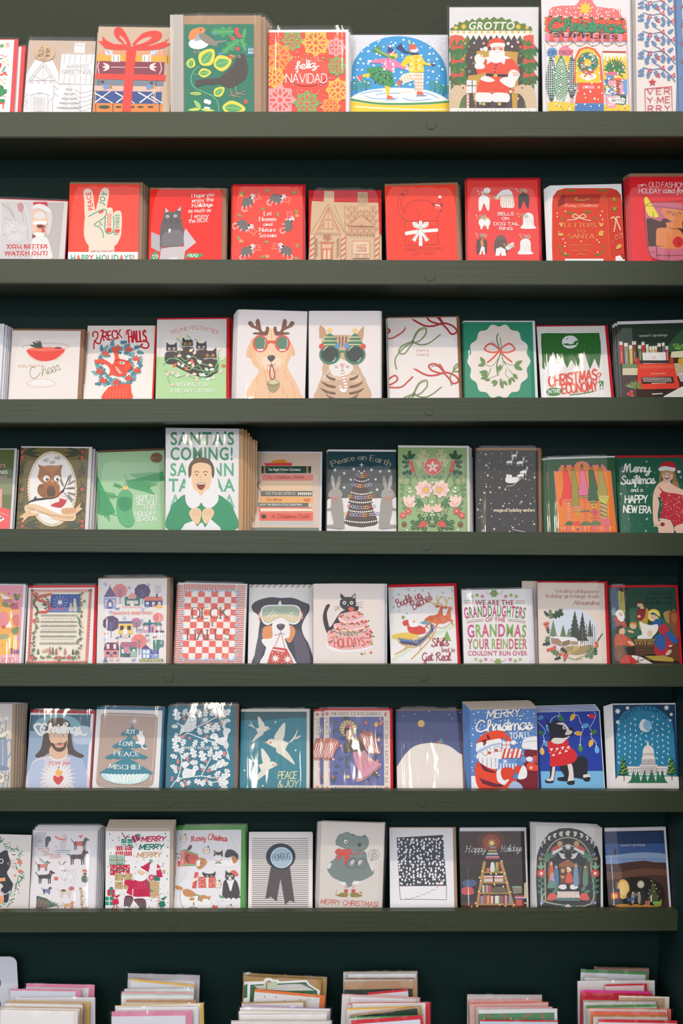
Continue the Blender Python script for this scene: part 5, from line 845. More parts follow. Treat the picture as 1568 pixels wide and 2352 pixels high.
def a36():
    C1, C2 = 'd2aa88', '7a5a44'; o = -1456
    S(C1, -190, 850, -195, 760, -150, 640, -140, 560, 0, 545, 150, 560, 190, 620, 230, 700, 245, 850); P('c89a74', -175, 330, -178, 235, -165, 208, -130, 240, -100, 310); P('c89a74', 120, 320, 180, 245, 210, 215, 205, 300, 185, 380); S(C1, -155, 340, -80, 300, 0, 295, 90, 300, 165, 350, 175, 460, 160, 560, 60, 620, -60, 625, -140, 570)
    S('efe2d8', -90, 560, 0, 500, 110, 560, 90, 620, 20, 650, -60, 640); S('e2c0a0', -140, 640, 0, 650, 140, 640, 170, 700, 100, 690, -20, 680, -120, 690); [P(C2, x, 310, x + 14, 310, x + 8 + d, 400, x - 2 + d, 400) for x, d in ((-40, 5), (-10, 8), (20, 0), (50, -4))]
    for s in (-1, 1):
        for y, w in ((640, 90), (705, 120), (760, 130), (810, 80)): S(C2, 22 + s*60, y + 30, 22 + s*(60 + w*.5), y + 15, 22 + s*(60 + w), y - 10, 22 + s*(65 + w*.6), y + 32, 22 + s*70, y + 48)
    for cx in (-85, 130):
        E('4a8060', cx, 465, 92, 86); E('36423c', cx, 460, 74, 68); C('e8efe8', 6, cx - 55, 430, cx - 35, 405, cx - 15, 395); C('e8efe8', 5, cx + 50, 490, cx + 38, 512, cx + 20, 522)
        P('4a8060', cx, 280, cx + 55, 320, cx + 42, 325, cx + 78, 385, cx - 72, 385, cx - 40, 325, cx - 52, 320); [L('f0d89c', 9, cx - 45 - i*12, 315 + i*32, cx + 45 + i*12, 315 + i*32) for i in range(3)]; star('f0c87c', cx, 258, 34, 5, .5); E('6a94bc', cx - 70 if cx > 0 else cx + 66, 390, 24); E('d85040', cx + 70 if cx > 0 else cx - 70, 395, 24)
    R('4a8060', -15, 430, 55, 448); S('e8aaa0', 0, 545, 22, 540, 45, 548, 30, 572, 18, 578); C('6c4c40', 4, 22, 578, 22, 600, 8, 610); C('6c4c40', 4, 22, 600, 38, 608); [E('a87c60', x, y, 4) for x in (-30, -42, -20, 65, 78, 58) for y in (562, 576)]
    [C('f4ece6', 3, x, 590, x + s*50, 610 + i*20, x + s*85, 680 + i*10) for x, s in ((-60, -1), (100, 1)) for i in range(2)]
    C('f4efea', 26, 22, 620, 40, 690, 55, 745, 40, 775, 15, 770, 5, 740); [L('d85848', 8, 14 + i*7, 632 + i*24, 40 + i*6, 622 + i*26) for i in range(6)]; L('d85848', 8, 0, 750, 18, 742)
card(3, 780, (-266, 90), (352, 95), (366, 843), (-268, 843), 'ecdfd8', 'white card with a tabby cat in green tree sunglasses holding a candy cane', a36, None, sl=(8, 2, 8), behind=((3, 0),), f=6, lean=7)
def tied(c, x, y, s, a, d):
    f = lambda *v: along(x, y, a, [(p*s, q*s) for p, q in prs(v)])
    OL(c, 13, *f(0, 0, .35, -.75, .85, -.95, .9, -.55, .45, -.05)); OL(c, 13, *f(0, 0, -.75, .3, -.95, .75, -.55, .8, -.2, .35)); C(c, 12, *f(0, 0, .5, .2, 1.1, .1, 1.9, -.5)); C(c, 12, *f(0, 0, -.7, .5, -1.2, 1.2, -1.1, 1.9)); C(d, 4, *f(.05, -.05, .4, -.7, .8, -.85)); C(d, 4, *f(.1, .08, .6, .22, 1.2, .05)); P(d, *f(-.1, -.1, .1, -.12, .12, .1, -.08, .12))
def a37():
    tied('7c8c54', 625, 355, 125, 0, '5a6a3c'); tied('7c8c54', 635, 805, 125, 0, '5a6a3c'); tied('7c8c54', 1080, 520, 110, 0, '5a6a3c')
    for x, y, c in ((880, 195, 'b02c34'), (895, 618, 'c84438')):
        OL(c, 15, x, y, x - 70, y - 70, x - 130, y - 60, x - 110, y - 20, x - 40, y + 5); OL(c, 15, x, y, x + 80, y + 20, x + 125, y + 70, x + 80, y + 95, x + 40, y + 50); C(c, 15, x, y, x - 80, y + 25, x - 160, y + 20, x - 260, y - 35); C(c, 15, x, y - 5, x - 20, y - 40, x - 40, y - 70); P('f0dcd4', x - 250, y - 50, x - 235, y - 32, x - 262, y - 30); C('8c2028', 5, x, y, x - 60, y - 55, x - 110, y - 50)
    OL('c84438', 14, 405, 690, 470, 645, 495, 680, 440, 720, 405, 720); C('c84438', 13, 400, 745, 520, 745, 580, 700, 625, 655); C('b02c34', 14, 402, 240, 430, 260, 405, 290); C('c84438', 11, 405, 330, 460, 320, 540, 270, 560, 235)
    T('merry', 662, 438, 762, 438, 26, 'd08078', 'r', .9); T('merry', 664, 476, 764, 476, 26, 'd08078', 'r', .9)
card(3, 780, (410, 153), (1000, 135), (1031, 843), (397, 843), 'ecdfd6', 'cream card scattered with red and green ribbon bows', a37, '8c6244', 15, 22, behind=((-4, 0), (4, -1)), f=2)
def a38():
    P('ecdccf', *[q for i in range(96) for q in (1364 + (258 + 13*math.cos(i*2*math.pi/96*14))*math.cos(i*2*math.pi/96), 522 + (310 + 13*math.cos(i*2*math.pi/96*14))*math.sin(i*2*math.pi/96))])
    G = '6c8a4c'; C('4c6c3c', 9, 1358, 285, 1345, 330, 1365, 400, 1375, 450, 1345, 560, 1355, 640); C('4c6c3c', 6, 1375, 320, 1385, 400, 1395, 500, 1430, 560); C('4c6c3c', 5, 1300, 352, 1350, 390, 1372, 420); C(G, 5, 1380, 460, 1330, 540, 1290, 565, 1240, 545); C(G, 5, 1390, 500, 1435, 545, 1500, 555); C(G, 5, 1300, 575, 1270, 630, 1210, 620); C(G, 5, 1290, 590, 1270, 650, 1240, 680, 1360, 640); C(G, 5, 1450, 590, 1480, 630, 1520, 640); C(G, 5, 1440, 570, 1420, 630, 1455, 670, 1500, 690); C(G, 4, 1355, 640, 1400, 560, 1395, 520)
    for x, y, l, a in ((1245, 545, 72, -125), (1245, 550, 62, 172), (1270, 615, 75, 178), (1270, 640, 60, 180), (1270, 655, 65, 165), (1340, 685, 50, 150), (1350, 690, 60, 125), (1380, 690, 70, 75), (1400, 690, 55, 45), (1455, 670, 60, 85), (1465, 660, 55, 45), (1485, 630, 62, 50), (1500, 555, 75, -30), (1495, 560, 80, 28), (1370, 560, 62, 110), (1380, 550, 50, 95), (1290, 680, 45, 170)): leaf(G, x, y, l, a, .24)
    [E('e8e4d8', x, y, 6) for x, y in ((1300, 580), (1440, 580), (1375, 655), (1385, 662), (1430, 560))]; ribbon('e0503c', 1370, 430, 130, 14); star('6c8a4c', 1380, 685, 22, 5, .3)
card(3, 780, (1060, 185), (1650, 182), (1676, 835), (1068, 838), '2f8c6a', 'green card with mistletoe and red bow on a scalloped cream oval', a38, 'ece6e4', 15, 24, behind=((-3, -1),), f=1)
def a39():
    P('2c6c2c', 352, 285, 400, 280, 600, 282, 850, 278, 862, 360, 866, 450, 848, 590, 360, 590, 362, 500, 352, 380)
    dots('6c9c5c', 2.5, 370, 300, 840, 430, 60, 3); E('ece8e4', 600, 357, 70, 56); E('2c6c2c', 575, 330, 8, 4); P('2c6c2c', 535, 372, 580, 368, 600, 378, 630, 370, 638, 352, 665, 340, 668, 365, 650, 368, 660, 380, 600, 388, 560, 385)
    P('ece2dc', 345, 605, 350, 560, 380, 600, 455, 440, 500, 545, 530, 490, 575, 580, 612, 508, 660, 590, 720, 435, 770, 595, 810, 498, 850, 590, 870, 600, 870, 640, 345, 640)
    for x, y, h, w in ((455, 440, 165, 120), (530, 490, 115, 90), (612, 508, 110, 85), (720, 435, 165, 110), (810, 498, 110, 80)): fir('ece2dc', x, y + h, h, w, 6)
    Q = 'e0452c'; T('CHRISTMAS', 420, 740, 830, 680, 88, Q, 's', 1.9, .1); T('?', 835, 682, 868, 678, 56, Q, 's', 1.6, .1); T('ECONOMY', 535, 800, 835, 772, 78, Q, 's', 1.9); T('?!', 848, 762, 885, 758, 66, '3c7c34', 's', 1.8, .1); S('3c7c34', 395, 785, 430, 752, 500, 750, 530, 775, 500, 812, 430, 818); T('IN THIS', 412, 800, 515, 792, 32, 'f0ece4', 'b'); C('3c7c34', 9, 600, 810, 700, 800, 805, 780)
card(3, 1148, (313, 225), (898, 215), (953, 830), (345, 830), 'ece2dc', 'white card with a moonlit green forest and red economy lettering', a39, 'c40e24', 24, 26, sl=(8, 12, 8), f=2)
def a3j():
    P('1c3424', 1000, 190, 1700, 190, 1700, 450, 1020, 450); S('2e5a3c', 1440, 400, 1560, 250, 1700, 200, 1700, 450, 1500, 460); P('6a8a50', 1050, 545, 1180, 543, 1180, 575, 1045, 575); P('d8c8a4', 1050, 580, 1180, 578, 1180, 640, 1050, 640); P('3a2018', 1040, 640, 1700, 640, 1700, 840, 1040, 840); P('c8b48c', 1490, 540, 1700, 520, 1700, 640, 1510, 650); P('e8dcb4', 1470, 440, 1700, 420, 1700, 490, 1460, 490); S('d8a430', 1530, 500, 1600, 500, 1600, 550, 1540, 550)
    T("season's greetings", 1192, 312, 1434, 306, 22, 'ecf0e4', 'r', 1.1)
    for x, w, y, c in ((1020, 34, 352, 'c83030'), (1062, 36, 365, '8c8c78'), (1104, 34, 385, 'd8b83c'), (1130, 40, 350, '6c2c24'), (1182, 30, 385, '4c7c4c'), (1212, 28, 355, 'c83434'), (1248, 26, 378, 'd0c8b8'), (1278, 22, 395, 'd8b46c'), (1302, 20, 392, 'e0d4b8'), (1324, 22, 392, 'c8a868'), (1348, 32, 368, '4c342c'), (1386, 26, 362, '5c6c7c'), (1416, 26, 392, 'c83c3c')): P(c, x, y, x + w*.9, y, x + w + 6, 545, x + 8, 545); P('ece0cc', x, y, x + w*.9, y, x + w*.9, y + 30, x, y + 30); L('e8dcc8', 3, x + w*.5 + 3, 440, x + w*.5 + 5, 520)
    P('efe9e4', 1218, 450, 1418, 445, 1424, 545, 1226, 545); [E('d87c74', 1320 + (i % 5 - 2)*5*(i//5), 475 + (i//5)*14, 3) for i in range(20)]
    R('3c3434', 1195, 515, 1455, 540); E('c8382c', 1178, 520, 18, 30); E('c8382c', 1470, 515, 18, 28); P('e8402c', 1180, 545, 1490, 540, 1500, 600, 1535, 720, 1535, 758, 1180, 765, 1175, 700); P('f05a40', 1195, 560, 1480, 556, 1486, 580, 1195, 586); P('3c2420', 1210, 660, 1482, 655, 1492, 710, 1215, 718)
    up(); [_stroke([(1222 + i*19 + j*4, 668 + j*13), (1232 + i*19 + j*4, 668 + j*13)], 7, 'e8dcd0') for i in range(13) for j in range(3)]; L('e8dcd0', 6, 1300, 712, 1420, 708); C('3c2420', 4, 1310, 545, 1330, 528, 1350, 545); T('Minuta', 1290, 636, 1415, 632, 14, 'f0d8cc', 'c', 1)
    g = random.Random(3)
    for i in range(26): leaf(['5a7c3c', '7c9c54', '8c7c3c'][i % 3], 1150 + g.uniform(-30, 30), 740 + g.uniform(-15, 20), 55, g.uniform(-170, 0), .14)
    [leaf(['5a8c3c', '7cac54'][i % 2], 1530 + g.uniform(-40, 40), 410 + g.uniform(-20, 30), 30, g.uniform(-180, 0), .25) for i in range(22)]; berries('d83c2c', 1118, 802, 14, 3, 1.3); P('ece4d8', 1400, 825, 1560, 740, 1700, 760, 1700, 850, 1400, 850); [L('b8a898', 2, 1480 + i*30, 800 - i*10, 1520 + i*30, 810 - i*5) for i in range(3)]; P('c8c4c4', 1300, 800, 1390, 796, 1392, 806, 1300, 812); E('d0ccc8', 1560, 640, 38, 18); P('c8b4ac', 1522, 640, 1600, 640, 1590, 700, 1545, 700)
card(3, 1148, (1008, 207), (1640, 190), (1682, 828), (1045, 828), '2a2c20', 'photo card of a red typewriter before a row of books', a3j, 'e8e2e2', 30, 0, sl=(18, 8, 8), behind=((-5, -2), (-8, -4)), f=1)
# ------------------------------------------------------------------ row 4
def a41():
    P('5c6a3c', -500, 238, 124, 238, 115, 480, -500, 480); T("W'S", -30, 390, 50, 385, 28, 'e88aa0', 'b'); T('NGS', 0, 440, 65, 440, 26, 'f0e8e0', 's', 1.6); T('NGS', -10, 488, 60, 485, 26, 'e88aa0', 'b')
    P('8a9068', -500, 480, 115, 480, 105, 620, -500, 620); P('f0a094', -30, 580, 20, 570, 15, 730, -30, 750); S('f0605c', -60, 760, 0, 730, 70, 745, 100, 770, 95, 920, -60, 920); P('f4ece4', -10, 790, 40, 830, -10, 860); star('3c3430', 10, 822, 16, 4, .4); L('f6dcd4', 3, 5, 775, 75, 800)
card(4, 0, (-480, 238), (122, 238), (88, 915), (-525, 915), '707a50', 'olive green card with pink lettering and a red shape, cut by the picture edge', a41, 'e6dedc', 12, 22, f=2, behind=((3, -2),))
def a42():
    for s in (-1, 1):
        m = lambda x: 448 + s*(x - 448)
        for y in (250, 400, 560, 720, 860): C('5c5c40', 16, m(690), y - 60, m(705), y, m(685), y + 60); [leaf('4c5040', m(700), y - 40 + i*22, 60, (60 if s > 0 else 120) + (i % 2)*60, .14) for i in range(4)]
        for y in (255, 300, 575, 850, 890): berries('e05848', m(705), y, 8, 3, 1.1)
        for a in (0, 20, -15): leaf('3c4838', m(700), 262, 150, (180 if s > 0 else 0) + a*s, .08); leaf('4c5440', m(690), 885, 140, (185 if s > 0 else -5) + a*s, .08)
    E('e4c49a', 448, 572, 212, 322); up(); [E('f6e8d4', 448 + 207*math.cos(i*math.pi/36), 572 + 317*math.sin(i*math.pi/36), 6) for i in range(72)]; E('efe6dc', 448, 572, 196, 304)
    [T('HO', x, y, x + 40, y - 2, 24, '3a3634', 's', 1.4, .15) for x, y in ((374, 342), (430, 358), (476, 320))]
    C('3c3434', 20, 255, 690, 300, 668, 400, 655, 480, 640, 545, 585); C('3c3434', 9, 545, 585, 580, 500, 592, 465); C('3c3434', 6, 545, 570, 640, 570); C('3c3434', 6, 545, 600, 620, 690); P('3c3434', 290, 660, 300, 640, 318, 640, 310, 665)
    for x, y, a in ((592, 520, -75), (580, 540, -30), (570, 570, -5), (575, 605, 15), (580, 620, 50), (545, 555, -110)): needles('5c5450', x, y, 66, a, 8, .3, 3)
    S('a4683c', 330, 560, 345, 535, 430, 520, 500, 530, 515, 570, 500, 630, 440, 650, 360, 640, 325, 600); S('8c5430', 325, 560, 350, 535, 385, 560, 395, 620, 370, 645, 330, 610); S('6c4a38', 405, 570, 435, 545, 470, 565, 475, 620, 435, 640, 405, 620); [C('b07c50', 4, 335 + (i % 2)*8, 565 + i*15, 352, 575 + i*15, 370, 565 + i*15, 385, 575 + i*15) for i in range(4)]; [C('3c2c28', 4, 410, 580 + i*16, 425, 590 + i*16, 440, 580 + i*16, 455, 590 + i*16, 470, 580 + i*16) for i in range(4)]
    S('a86c40', 330, 450, 340, 400, 330, 365, 370, 378, 430, 372, 490, 375, 535, 370, 525, 420, 525, 480, 490, 525, 430, 540, 365, 520, 328, 480); P('b87c4c', 335, 370, 430, 430, 448, 480, 465, 430, 532, 372, 480, 378, 380, 378)
    for x in (400, 492): E('f4ede6', x, 484, 28, 27); E('3a2c28', x + (8 if x < 450 else 4), 492, 13); E('f4ede6', x + 10, 487, 4)
    P('d89868', 440, 500, 462, 500, 455, 528, 445, 520); S('c83c40', 512, 635, 545, 632, 575, 650, 560, 700, 510, 742, 445, 745, 430, 720, 470, 695, 510, 680); P('f0dcd4', 510, 625, 575, 645, 570, 668, 508, 652); E('e04838', 517, 610, 10)
    S('f2ece4', 250, 700, 320, 680, 430, 665, 440, 720, 560, 740, 640, 720, 560, 800, 450, 830, 330, 800, 260, 770)
    S('eac49c', 220, 715, 300, 705, 400, 740, 520, 790, 640, 780, 645, 840, 580, 850, 480, 838, 380, 790, 300, 765, 222, 770); P('e8bc90', 640, 790, 645, 745, 700, 690, 685, 730, 712, 742, 650, 790); P('e8bc90', 225, 770, 340, 780, 335, 800, 250, 810, 195, 862, 205, 822, 165, 818); S('d8a474', 535, 745, 600, 735, 650, 740, 640, 780, 560, 790, 530, 775); T('HOPE YOUR HOLIDAY IS A HOOT', 240, 742, 632, 832, 18, 'b07c58', 's', 1.4, arc=-18)
card(4, 0, (180, 217), (760, 225), (733, 917), (135, 917), '7a6a40', 'brown card with an owl and stocking in an oval frame', a42, 'e6dcd6', 15, 30, behind=((5, -4), (9, -9), (13, -13)), f=4)
def a43():
    P('3ca464', 830, 450, 920, 630, 960, 700, 990, 770, 930, 800, 870, 800, 830, 780) ; P('3ca464', 1080, 500, 1200, 480, 1300, 540, 1250, 590, 1180, 580, 1100, 560); P('3ca464', 1180, 480, 1400, 420, 1408, 500, 1300, 510)
    for x, y, l, a, n in ((1410, 470, 230, 175, 8), (1090, 510, 200, 15, 9), (1050, 560, 70, 200, 4), (1010, 640, 110, 190, 5), (830, 560, 200, 65, 8), (830, 660, 170, 50, 7)): needles('3ca464', x, y, l, a, n, .42, 11); needles('5c7c50', x, y + 3, l*.96, a, n, .4, 2.5)
    S('5cae74', 1010, 640, 1045, 590, 1085, 580, 1130, 620, 1132, 700, 1130, 770, 1150, 850, 1120, 895, 1070, 893, 1025, 850, 1000, 760, 1003, 690); OL('46845c', 4, 1010, 640, 1045, 590, 1085, 580, 1130, 620, 1132, 700, 1130, 770, 1150, 850, 1120, 895, 1070, 893, 1025, 850, 1000, 760, 1003, 690); S('2e9058', 1008, 690, 1030, 645, 1080, 640, 1125, 660, 1122, 730, 1075, 765, 1030, 745); dots('48a068', 5, 1010, 660, 1130, 870, 24, 6); C('48905c', 4, 1060, 640, 1060, 720, 1090, 820, 1120, 870); P('f0c870', 1053, 547, 1100, 548, 1096, 580, 1085, 575, 1075, 582, 1065, 575, 1055, 580); OE('5c8468', 3, 1076, 535, 13); C('5c8468', 3, 1076, 520, 1085, 480, 1075, 450, 1060, 460)
    for t, y, x0, x1 in (('HOPE TO', 668, 1168, 1342), ('SEE YOU', 712, 1170, 1338), ('THIS', 750, 1228, 1330), ('HOLIDAY', 805, 1158, 1336), ('SEASON', 850, 1170, 1342)): T(t, x0, y, x1, y - 4, 38, 'f2eee4', 's', 1.4, .08)
    E('8c6a4c', 1340, 305, 51, 45); [T(t, x0, y, x1, y, 14, '3c2820', 's', 1.6) for t, x0, x1, y in (('scratch', 1308, 1378, 292), ('+', 1336, 1346, 312), ('sniff', 1312, 1364, 332))]
card(4, 0, (835, 260), (1410, 230), (1402, 917), (822, 917), 'a8cc9c', 'pale green card with a pickle ornament on a fir branch', a43, '6a4a34', 22, 0, -9, sl=(6, 8, 2), behind=(), f=0)
def a44():
    for t, y, x0, x1, h in (("SANTA'S", 192, 4, 560, 105), ('COMING!', 322, 2, 552, 105), ('SANNNN', 458, 2, 560, 105), ('TAAAAA', 592, -10, 560, 105), ('AAAAAA', 728, 4, 560, 105), ('AAAAAA', 868, 4, 560, 105)): T(t, x0, y, x1, y, h, '2e8a5c' if y < 330 else '5aa880' if y < 600 else '84bc9c', 'b')
    # a cheering grown-up in a green coat with a white collar
    P('f0e8e2', 150, 330, 390, 330, 420, 560, 470, 700, 100, 700, 130, 560); S('349464', 5, 740, 60, 670, 140, 620, 270, 690, 400, 620, 500, 680, 548, 750, 552, 930, 0, 930); S('6a4c34', 165, 480, 160, 380, 205, 318, 270, 300, 340, 320, 380, 390, 372, 480, 340, 420, 270, 380, 200, 420); S('f2c89c', 185, 430, 200, 365, 270, 345, 345, 370, 358, 440, 350, 530, 315, 600, 262, 630, 215, 590, 190, 520)
    for x in (230, 305): C('5c3c28', 6, x - 20, 430, x, 420, x + 20, 430); E('3a2c24', x, 450, 7)
    C('d8a070', 4, 266, 455, 258, 490, 274, 492); S('8c3430', 232, 525, 266, 518, 302, 525, 292, 565, 266, 580, 240, 562); R('f2ece6', 238, 522, 296, 532); S('f0e8e4', 135, 600, 180, 570, 240, 600, 268, 660, 250, 715, 190, 740, 140, 690); S('f0e8e4', 270, 660, 300, 590, 365, 570, 412, 620, 410, 680, 350, 735, 290, 720)
    S('f2c89c', 165, 780, 200, 735, 250, 740, 270, 770, 262, 830, 240, 875, 200, 850); S('f2c89c', 275, 780, 300, 740, 350, 735, 380, 775, 345, 840, 305, 870, 280, 830); [C('b88c60', 3, x, 750, x + 4, 775, x, 800) for x in (200, 222, 243, 300, 322, 345)]; P('f0e8e4', 90, 930, 130, 870, 200, 845, 235, 895, 260, 865, 280, 860, 300, 905, 350, 830, 430, 900, 440, 930)
card(4, 390, (-36, 47), (593, 53), (588, 915), (-44, 912), 'ece4de', "tall white card with green Santa's coming letters and a figure in a green coat", a44, 'c49460', 0, 40, behind=((7, -2), (13, -8), (18, -16), (24, -22), (29, -24)), f=6, lean=6, sl=(8, 2, 4))
def a45():

    S('d88c2c', 870, 345, 900, 325, 990, 318, 990, 335, 1040, 340, 960, 350); P('d83434', 808, 350, 1050, 348, 1044, 372, 818, 372)
    for c, x0, x1, y0, y1 in (('1c4438', 784, 1212, 375, 438), ('e8806c', 788, 1230, 445, 500), ('e8c49c', 758, 1215, 505, 582), ('6c6454', 778, 1222, 588, 635), ('e8a860', 768, 1230, 638, 694), ('5c6058', 755, 1188, 690, 726), ('d85c48', 760, 1222, 728, 770), ('e06450', 765, 1228, 772, 845), ('c8c0b4', 768, 1240, 845, 892)): P(c, x0, y0, x1, y0 + 1, x1 - 2, y1, x0 + 2, y1)
    [L('d8bc98', 3, 775, y, 1210, y + 1) for y in (522, 535, 548, 560, 572)]; C('6c5c50', 8, 775, 505, 752, 540, 775, 582); P('f0dcc0', 775, 738, 1222, 740, 1222, 762, 775, 764); [L('a8a49c', 3, 775, y, 1232, y) for y in (855, 866, 877)]; L('e8a860', 6, 768, 897, 1240, 897); P('707468', 690, 902, 1280, 905, 1280, 940, 685, 940)
    for x in (812, 1178): R('b8843c', x - 8, 378, x + 8, 436)
    T('The Night Before Christmas', 842, 416, 1120, 416, 22, 'ece4d4', 'r', 1.5); T('The Christmas Stories', 810, 484, 1150, 480, 26, 'b84c40', 'c', 1.2); T('THE POLAR EXPRESS', 818, 622, 1075, 622, 22, 'e0d8c4', 'r', 1.3); [R('ece4d4', 1100 + i*17, 604, 1110 + i*17, 626) for i in range(7)]; R('ece4d4', 1095, 606, 1215, 610); T('The Mitten', 828, 674, 960, 674, 22, 'b85c30', 'r', 1.3); E('d87848', 1175, 665, 28, 12); T('HOW THE GRINCH STOLE CHRISTMAS', 768, 717, 1135, 717, 17, 'ece8dc', 'b'); T('A Christmas Carol', 870, 822, 1190, 818, 30, 'b8463c', 'c', 1.1); E('3c2c28', 805, 808, 22, 16)
card(4, 390, (708, 263), (1285, 265), (1280, 928), (685, 925), 'd8bca8', 'beige card with a tall stack of holiday story books', a45, 'dcd6d8', 18, 22, behind=(), f=1)
def rabbit(x, s):
    m = lambda v: x + s*v
    S('9c948c', m(0), 905, m(5), 760, m(15), 670, m(40), 620, m(90), 600, m(105), 660, m(110), 760, m(90), 850, m(85), 905); S('a49c94', m(15), 640, m(25), 590, m(75), 560, m(125), 600, m(130), 640, m(80), 655); S('a49c94', m(45), 575, m(25), 500, m(35), 458, m(55), 490, m(70), 570); S('b4aca4', m(75), 570, m(80), 490, m(105), 455, m(110), 510, m(90), 575); C('6c6460', 3, m(85), 598, m(95), 604, m(105), 600); S('9c948c', m(10), 890, m(130), 880, m(140), 905, m(5), 912); C('9c948c', 18, m(80), 680, m(110), 740, m(165), 755); ribbon('d86054', m(60) + s*20, 655, 36, 4)
def a46():
    P('0e3c44', -110, 245, 490, 245, 490, 420, -115, 420); P('5c6058', -115, 405, 490, 405, 490, 660, -115, 660); S('e4ddd6', -120, 680, 50, 650, 200, 655, 400, 650, 495, 665, 495, 960, -120, 960)
    T('Peace on Earth', -60, 380, 430, 380, 46, 'b4a890', 'r', 1.5, arc=58)
    for x, y in ((38, 437), (95, 492), (38, 560), (120, 402), (272, 408), (347, 422), (422, 418), (307, 490), (320, 578), (-40, 410)): star('f0ece4', x, y, 17, 4, .3, 20); star('f0ece4', x, y, 13, 4, .35, 65)
    star('d8dce0', 187, 366, 24, 4, .25); P('54443c', 187, 390, 215, 430, 255, 600, 285, 690, 270, 695, 330, 860, 300, 885, 190, 902, 90, 890, 35, 865, 90, 695, 70, 690, 110, 560, 160, 430)
    for y, w in ((428, 22), (498, 58), (608, 85), (680, 108), (760, 118), (850, 138)): up(); [E('f2e8dc', 187 - w + i*2*w/max(3, w//9), y + 16*math.sin(math.pi*i/max(3, w//9)) - 6, 7) for i in range(int(max(3, w//9)) + 1)]
    CH = ['8c9cc4', 'd88c98', 'e8c050', 'd85c48', '9cc4c8', 'c8a4c4']
    for y, w in ((458, 36), (540, 72), (640, 98), (725, 105), (790, 140)):
        n = max(3, int(w/14))
        for i in range(n + 1): OE(CH[(i + w) % 6], 6, 187 - w + i*2*w/n, y + 14*math.sin(math.pi*i/n) - 5, 15, 11)
    rabbit(340, 1); rabbit(35, -1)
card(4, 780, (-104, 250), (482, 253), (490, 935), (-116, 930), '5c6058', 'dark teal card with two rabbits trimming a tree, peace on earth', a46, 'e6e0de', 22, 0, behind=((-3, -2),), f=1)
def a47():
    for s in (-1, 1):
        m = lambda x: 793 + s*(x - 793); an = lambda a: a if s > 0 else 180 - a
        L('4c4c30', 6, m(905), 522, m(995), 320); C('4c7048', 6, m(830), 720, m(832), 600, m(850), 560); C('4c7048', 6, m(870), 800, m(850), 740, m(840), 700); C('4c7048', 5, m(920), 770, m(945), 690, m(960), 640); C('5c8050', 5, m(930), 590, m(980), 540, m(1040), 545); C('5c8050', 5, m(990), 620, m(1030), 590, m(1060), 580)
        for x, y, l, a in ((985, 320, 80, -88), (985, 310, 60, -140), (1000, 320, 62, -40), (985, 345, 70, -5), (965, 430, 90, 5), (995, 370, 55, 20)): holly('2e5440', m(x), y, l, an(a), .34)
        for x, y, l, a in ((880, 350, 80, -120), (870, 340, 90, -90), (885, 345, 70, -70), (905, 400, 80, -100), (900, 380, 60, -60)): sprig('c4c890', m(x), y, l, an(a), 4, .34, 3)
        for y in (345, 370, 395, 415): berries('e0523c', m(975 - (y - 345)*.3), y, 9, 3, 1.2)
        for x, y in ((878, 345), (850, 290), (890, 425), (955, 455), (1038, 485), (1038, 508), (690 + 205, 765), (1045, 672), (850, 640), (912, 655), (925, 660)): E('d85848', m(x), y, 7)
        for x, y, l, a in ((1030, 545, 50, -20), (1030, 560, 50, 20), (980, 540, 40, -80), (1010, 480, 45, -100), (970, 500, 40, -60), (1040, 600, 40, 40), (1020, 700, 45, -20), (1010, 730, 45, 10), (830, 480, 40, -120), (850, 490, 42, -60), (1035, 630, 40, -10)): leaf('6c9060', m(x), y, l, an(a), .3)
        for i in range(8): leaf('f2c4b4' if i % 2 else 'f4d4c8', m(865), 575, 78, i*45 + 10, .38)
        E('f0b44c', m(850), 582, 22); OE('7c4438', 3, m(850), 582, 27); [L('e09c90', 2.5, *along(m(852), 580, i*24, [(30, 0), (56, 0)])) for i in range(15)]
        for a in (-110, -85, -60, -130): leaf('f4cfc0', m(985), 730, 110, an(a), .22); leaf('e8a898', m(985), 725, 60, an(a + 8), .12)
        for a in (-105, -75, -140, -50): leaf('f2c4b0', m(840), 770, 72, an(a), .26)
        for a in (-30, 0, 35, 70, 110): holly('4c7c4c', m(890), 680, 62, an(a), .3)
        for x, y, l, a in ((860, 880, 110, -60), (870, 890, 120, -20), (865, 880, 120, 15), (850, 890, 80, 70), (840, 870, 100, -110), (830, 880, 60, 170)): holly('3c6438', m(x), y, l, an(a), .28, 'a8c080')
        [E('e05040', m(870 + dx), 880 + dy, 12) for dx, dy in ((-25, -15), (0, -22), (22, -12), (-12, 8), (14, 10), (-2, -6), (30, 12))]
        for x, y in ((1000, 765), (1045, 800)): flower('e0584c', m(x), y, 30, 5, 'f4c0b0', x)
        S('8c4434', m(1012), 870, m(1035), 850, m(1055), 868, m(1048), 895, m(1020), 895); P('5c7c48', m(1010), 868, m(1035), 845, m(1058), 868)
        [E('f2efe6', m(x), y, 8) for x, y in ((988, 568), (990, 600), (975, 595), (805, 795), (1010, 925))]
    E('e4684c', 795, 385, 1); [E('e86450' if i % 2 == 0 else 'e8705c', *along(795, 385, i*72 - 90, [(42, 0)]), 40, 34, i*72) for i in range(5)]; [leaf('f8dcd0', 795, 385, 52, i*72 - 90, .2) for i in range(5)]; OL('f4e4d8', 4, 720, 385, 745, 330, 795, 308, 850, 330, 875, 385, 850, 430, 795, 460, 740, 430); E('8c9c60', 793, 385, 9); star('f0f0e8', 790, 688, 20, 4, .3); E('f2efe6', 792, 520, 8); E('f2efe6', 790, 775, 8)
card(4, 780, (500, 215), (1087, 217), (1092, 937), (495, 935), '98b078', 'light green card with mirrored flowers, holly and berries', a47, 'ebe4e0', 22, 22, behind=((5, -2), (9, -4), (12, -6)), f=4)
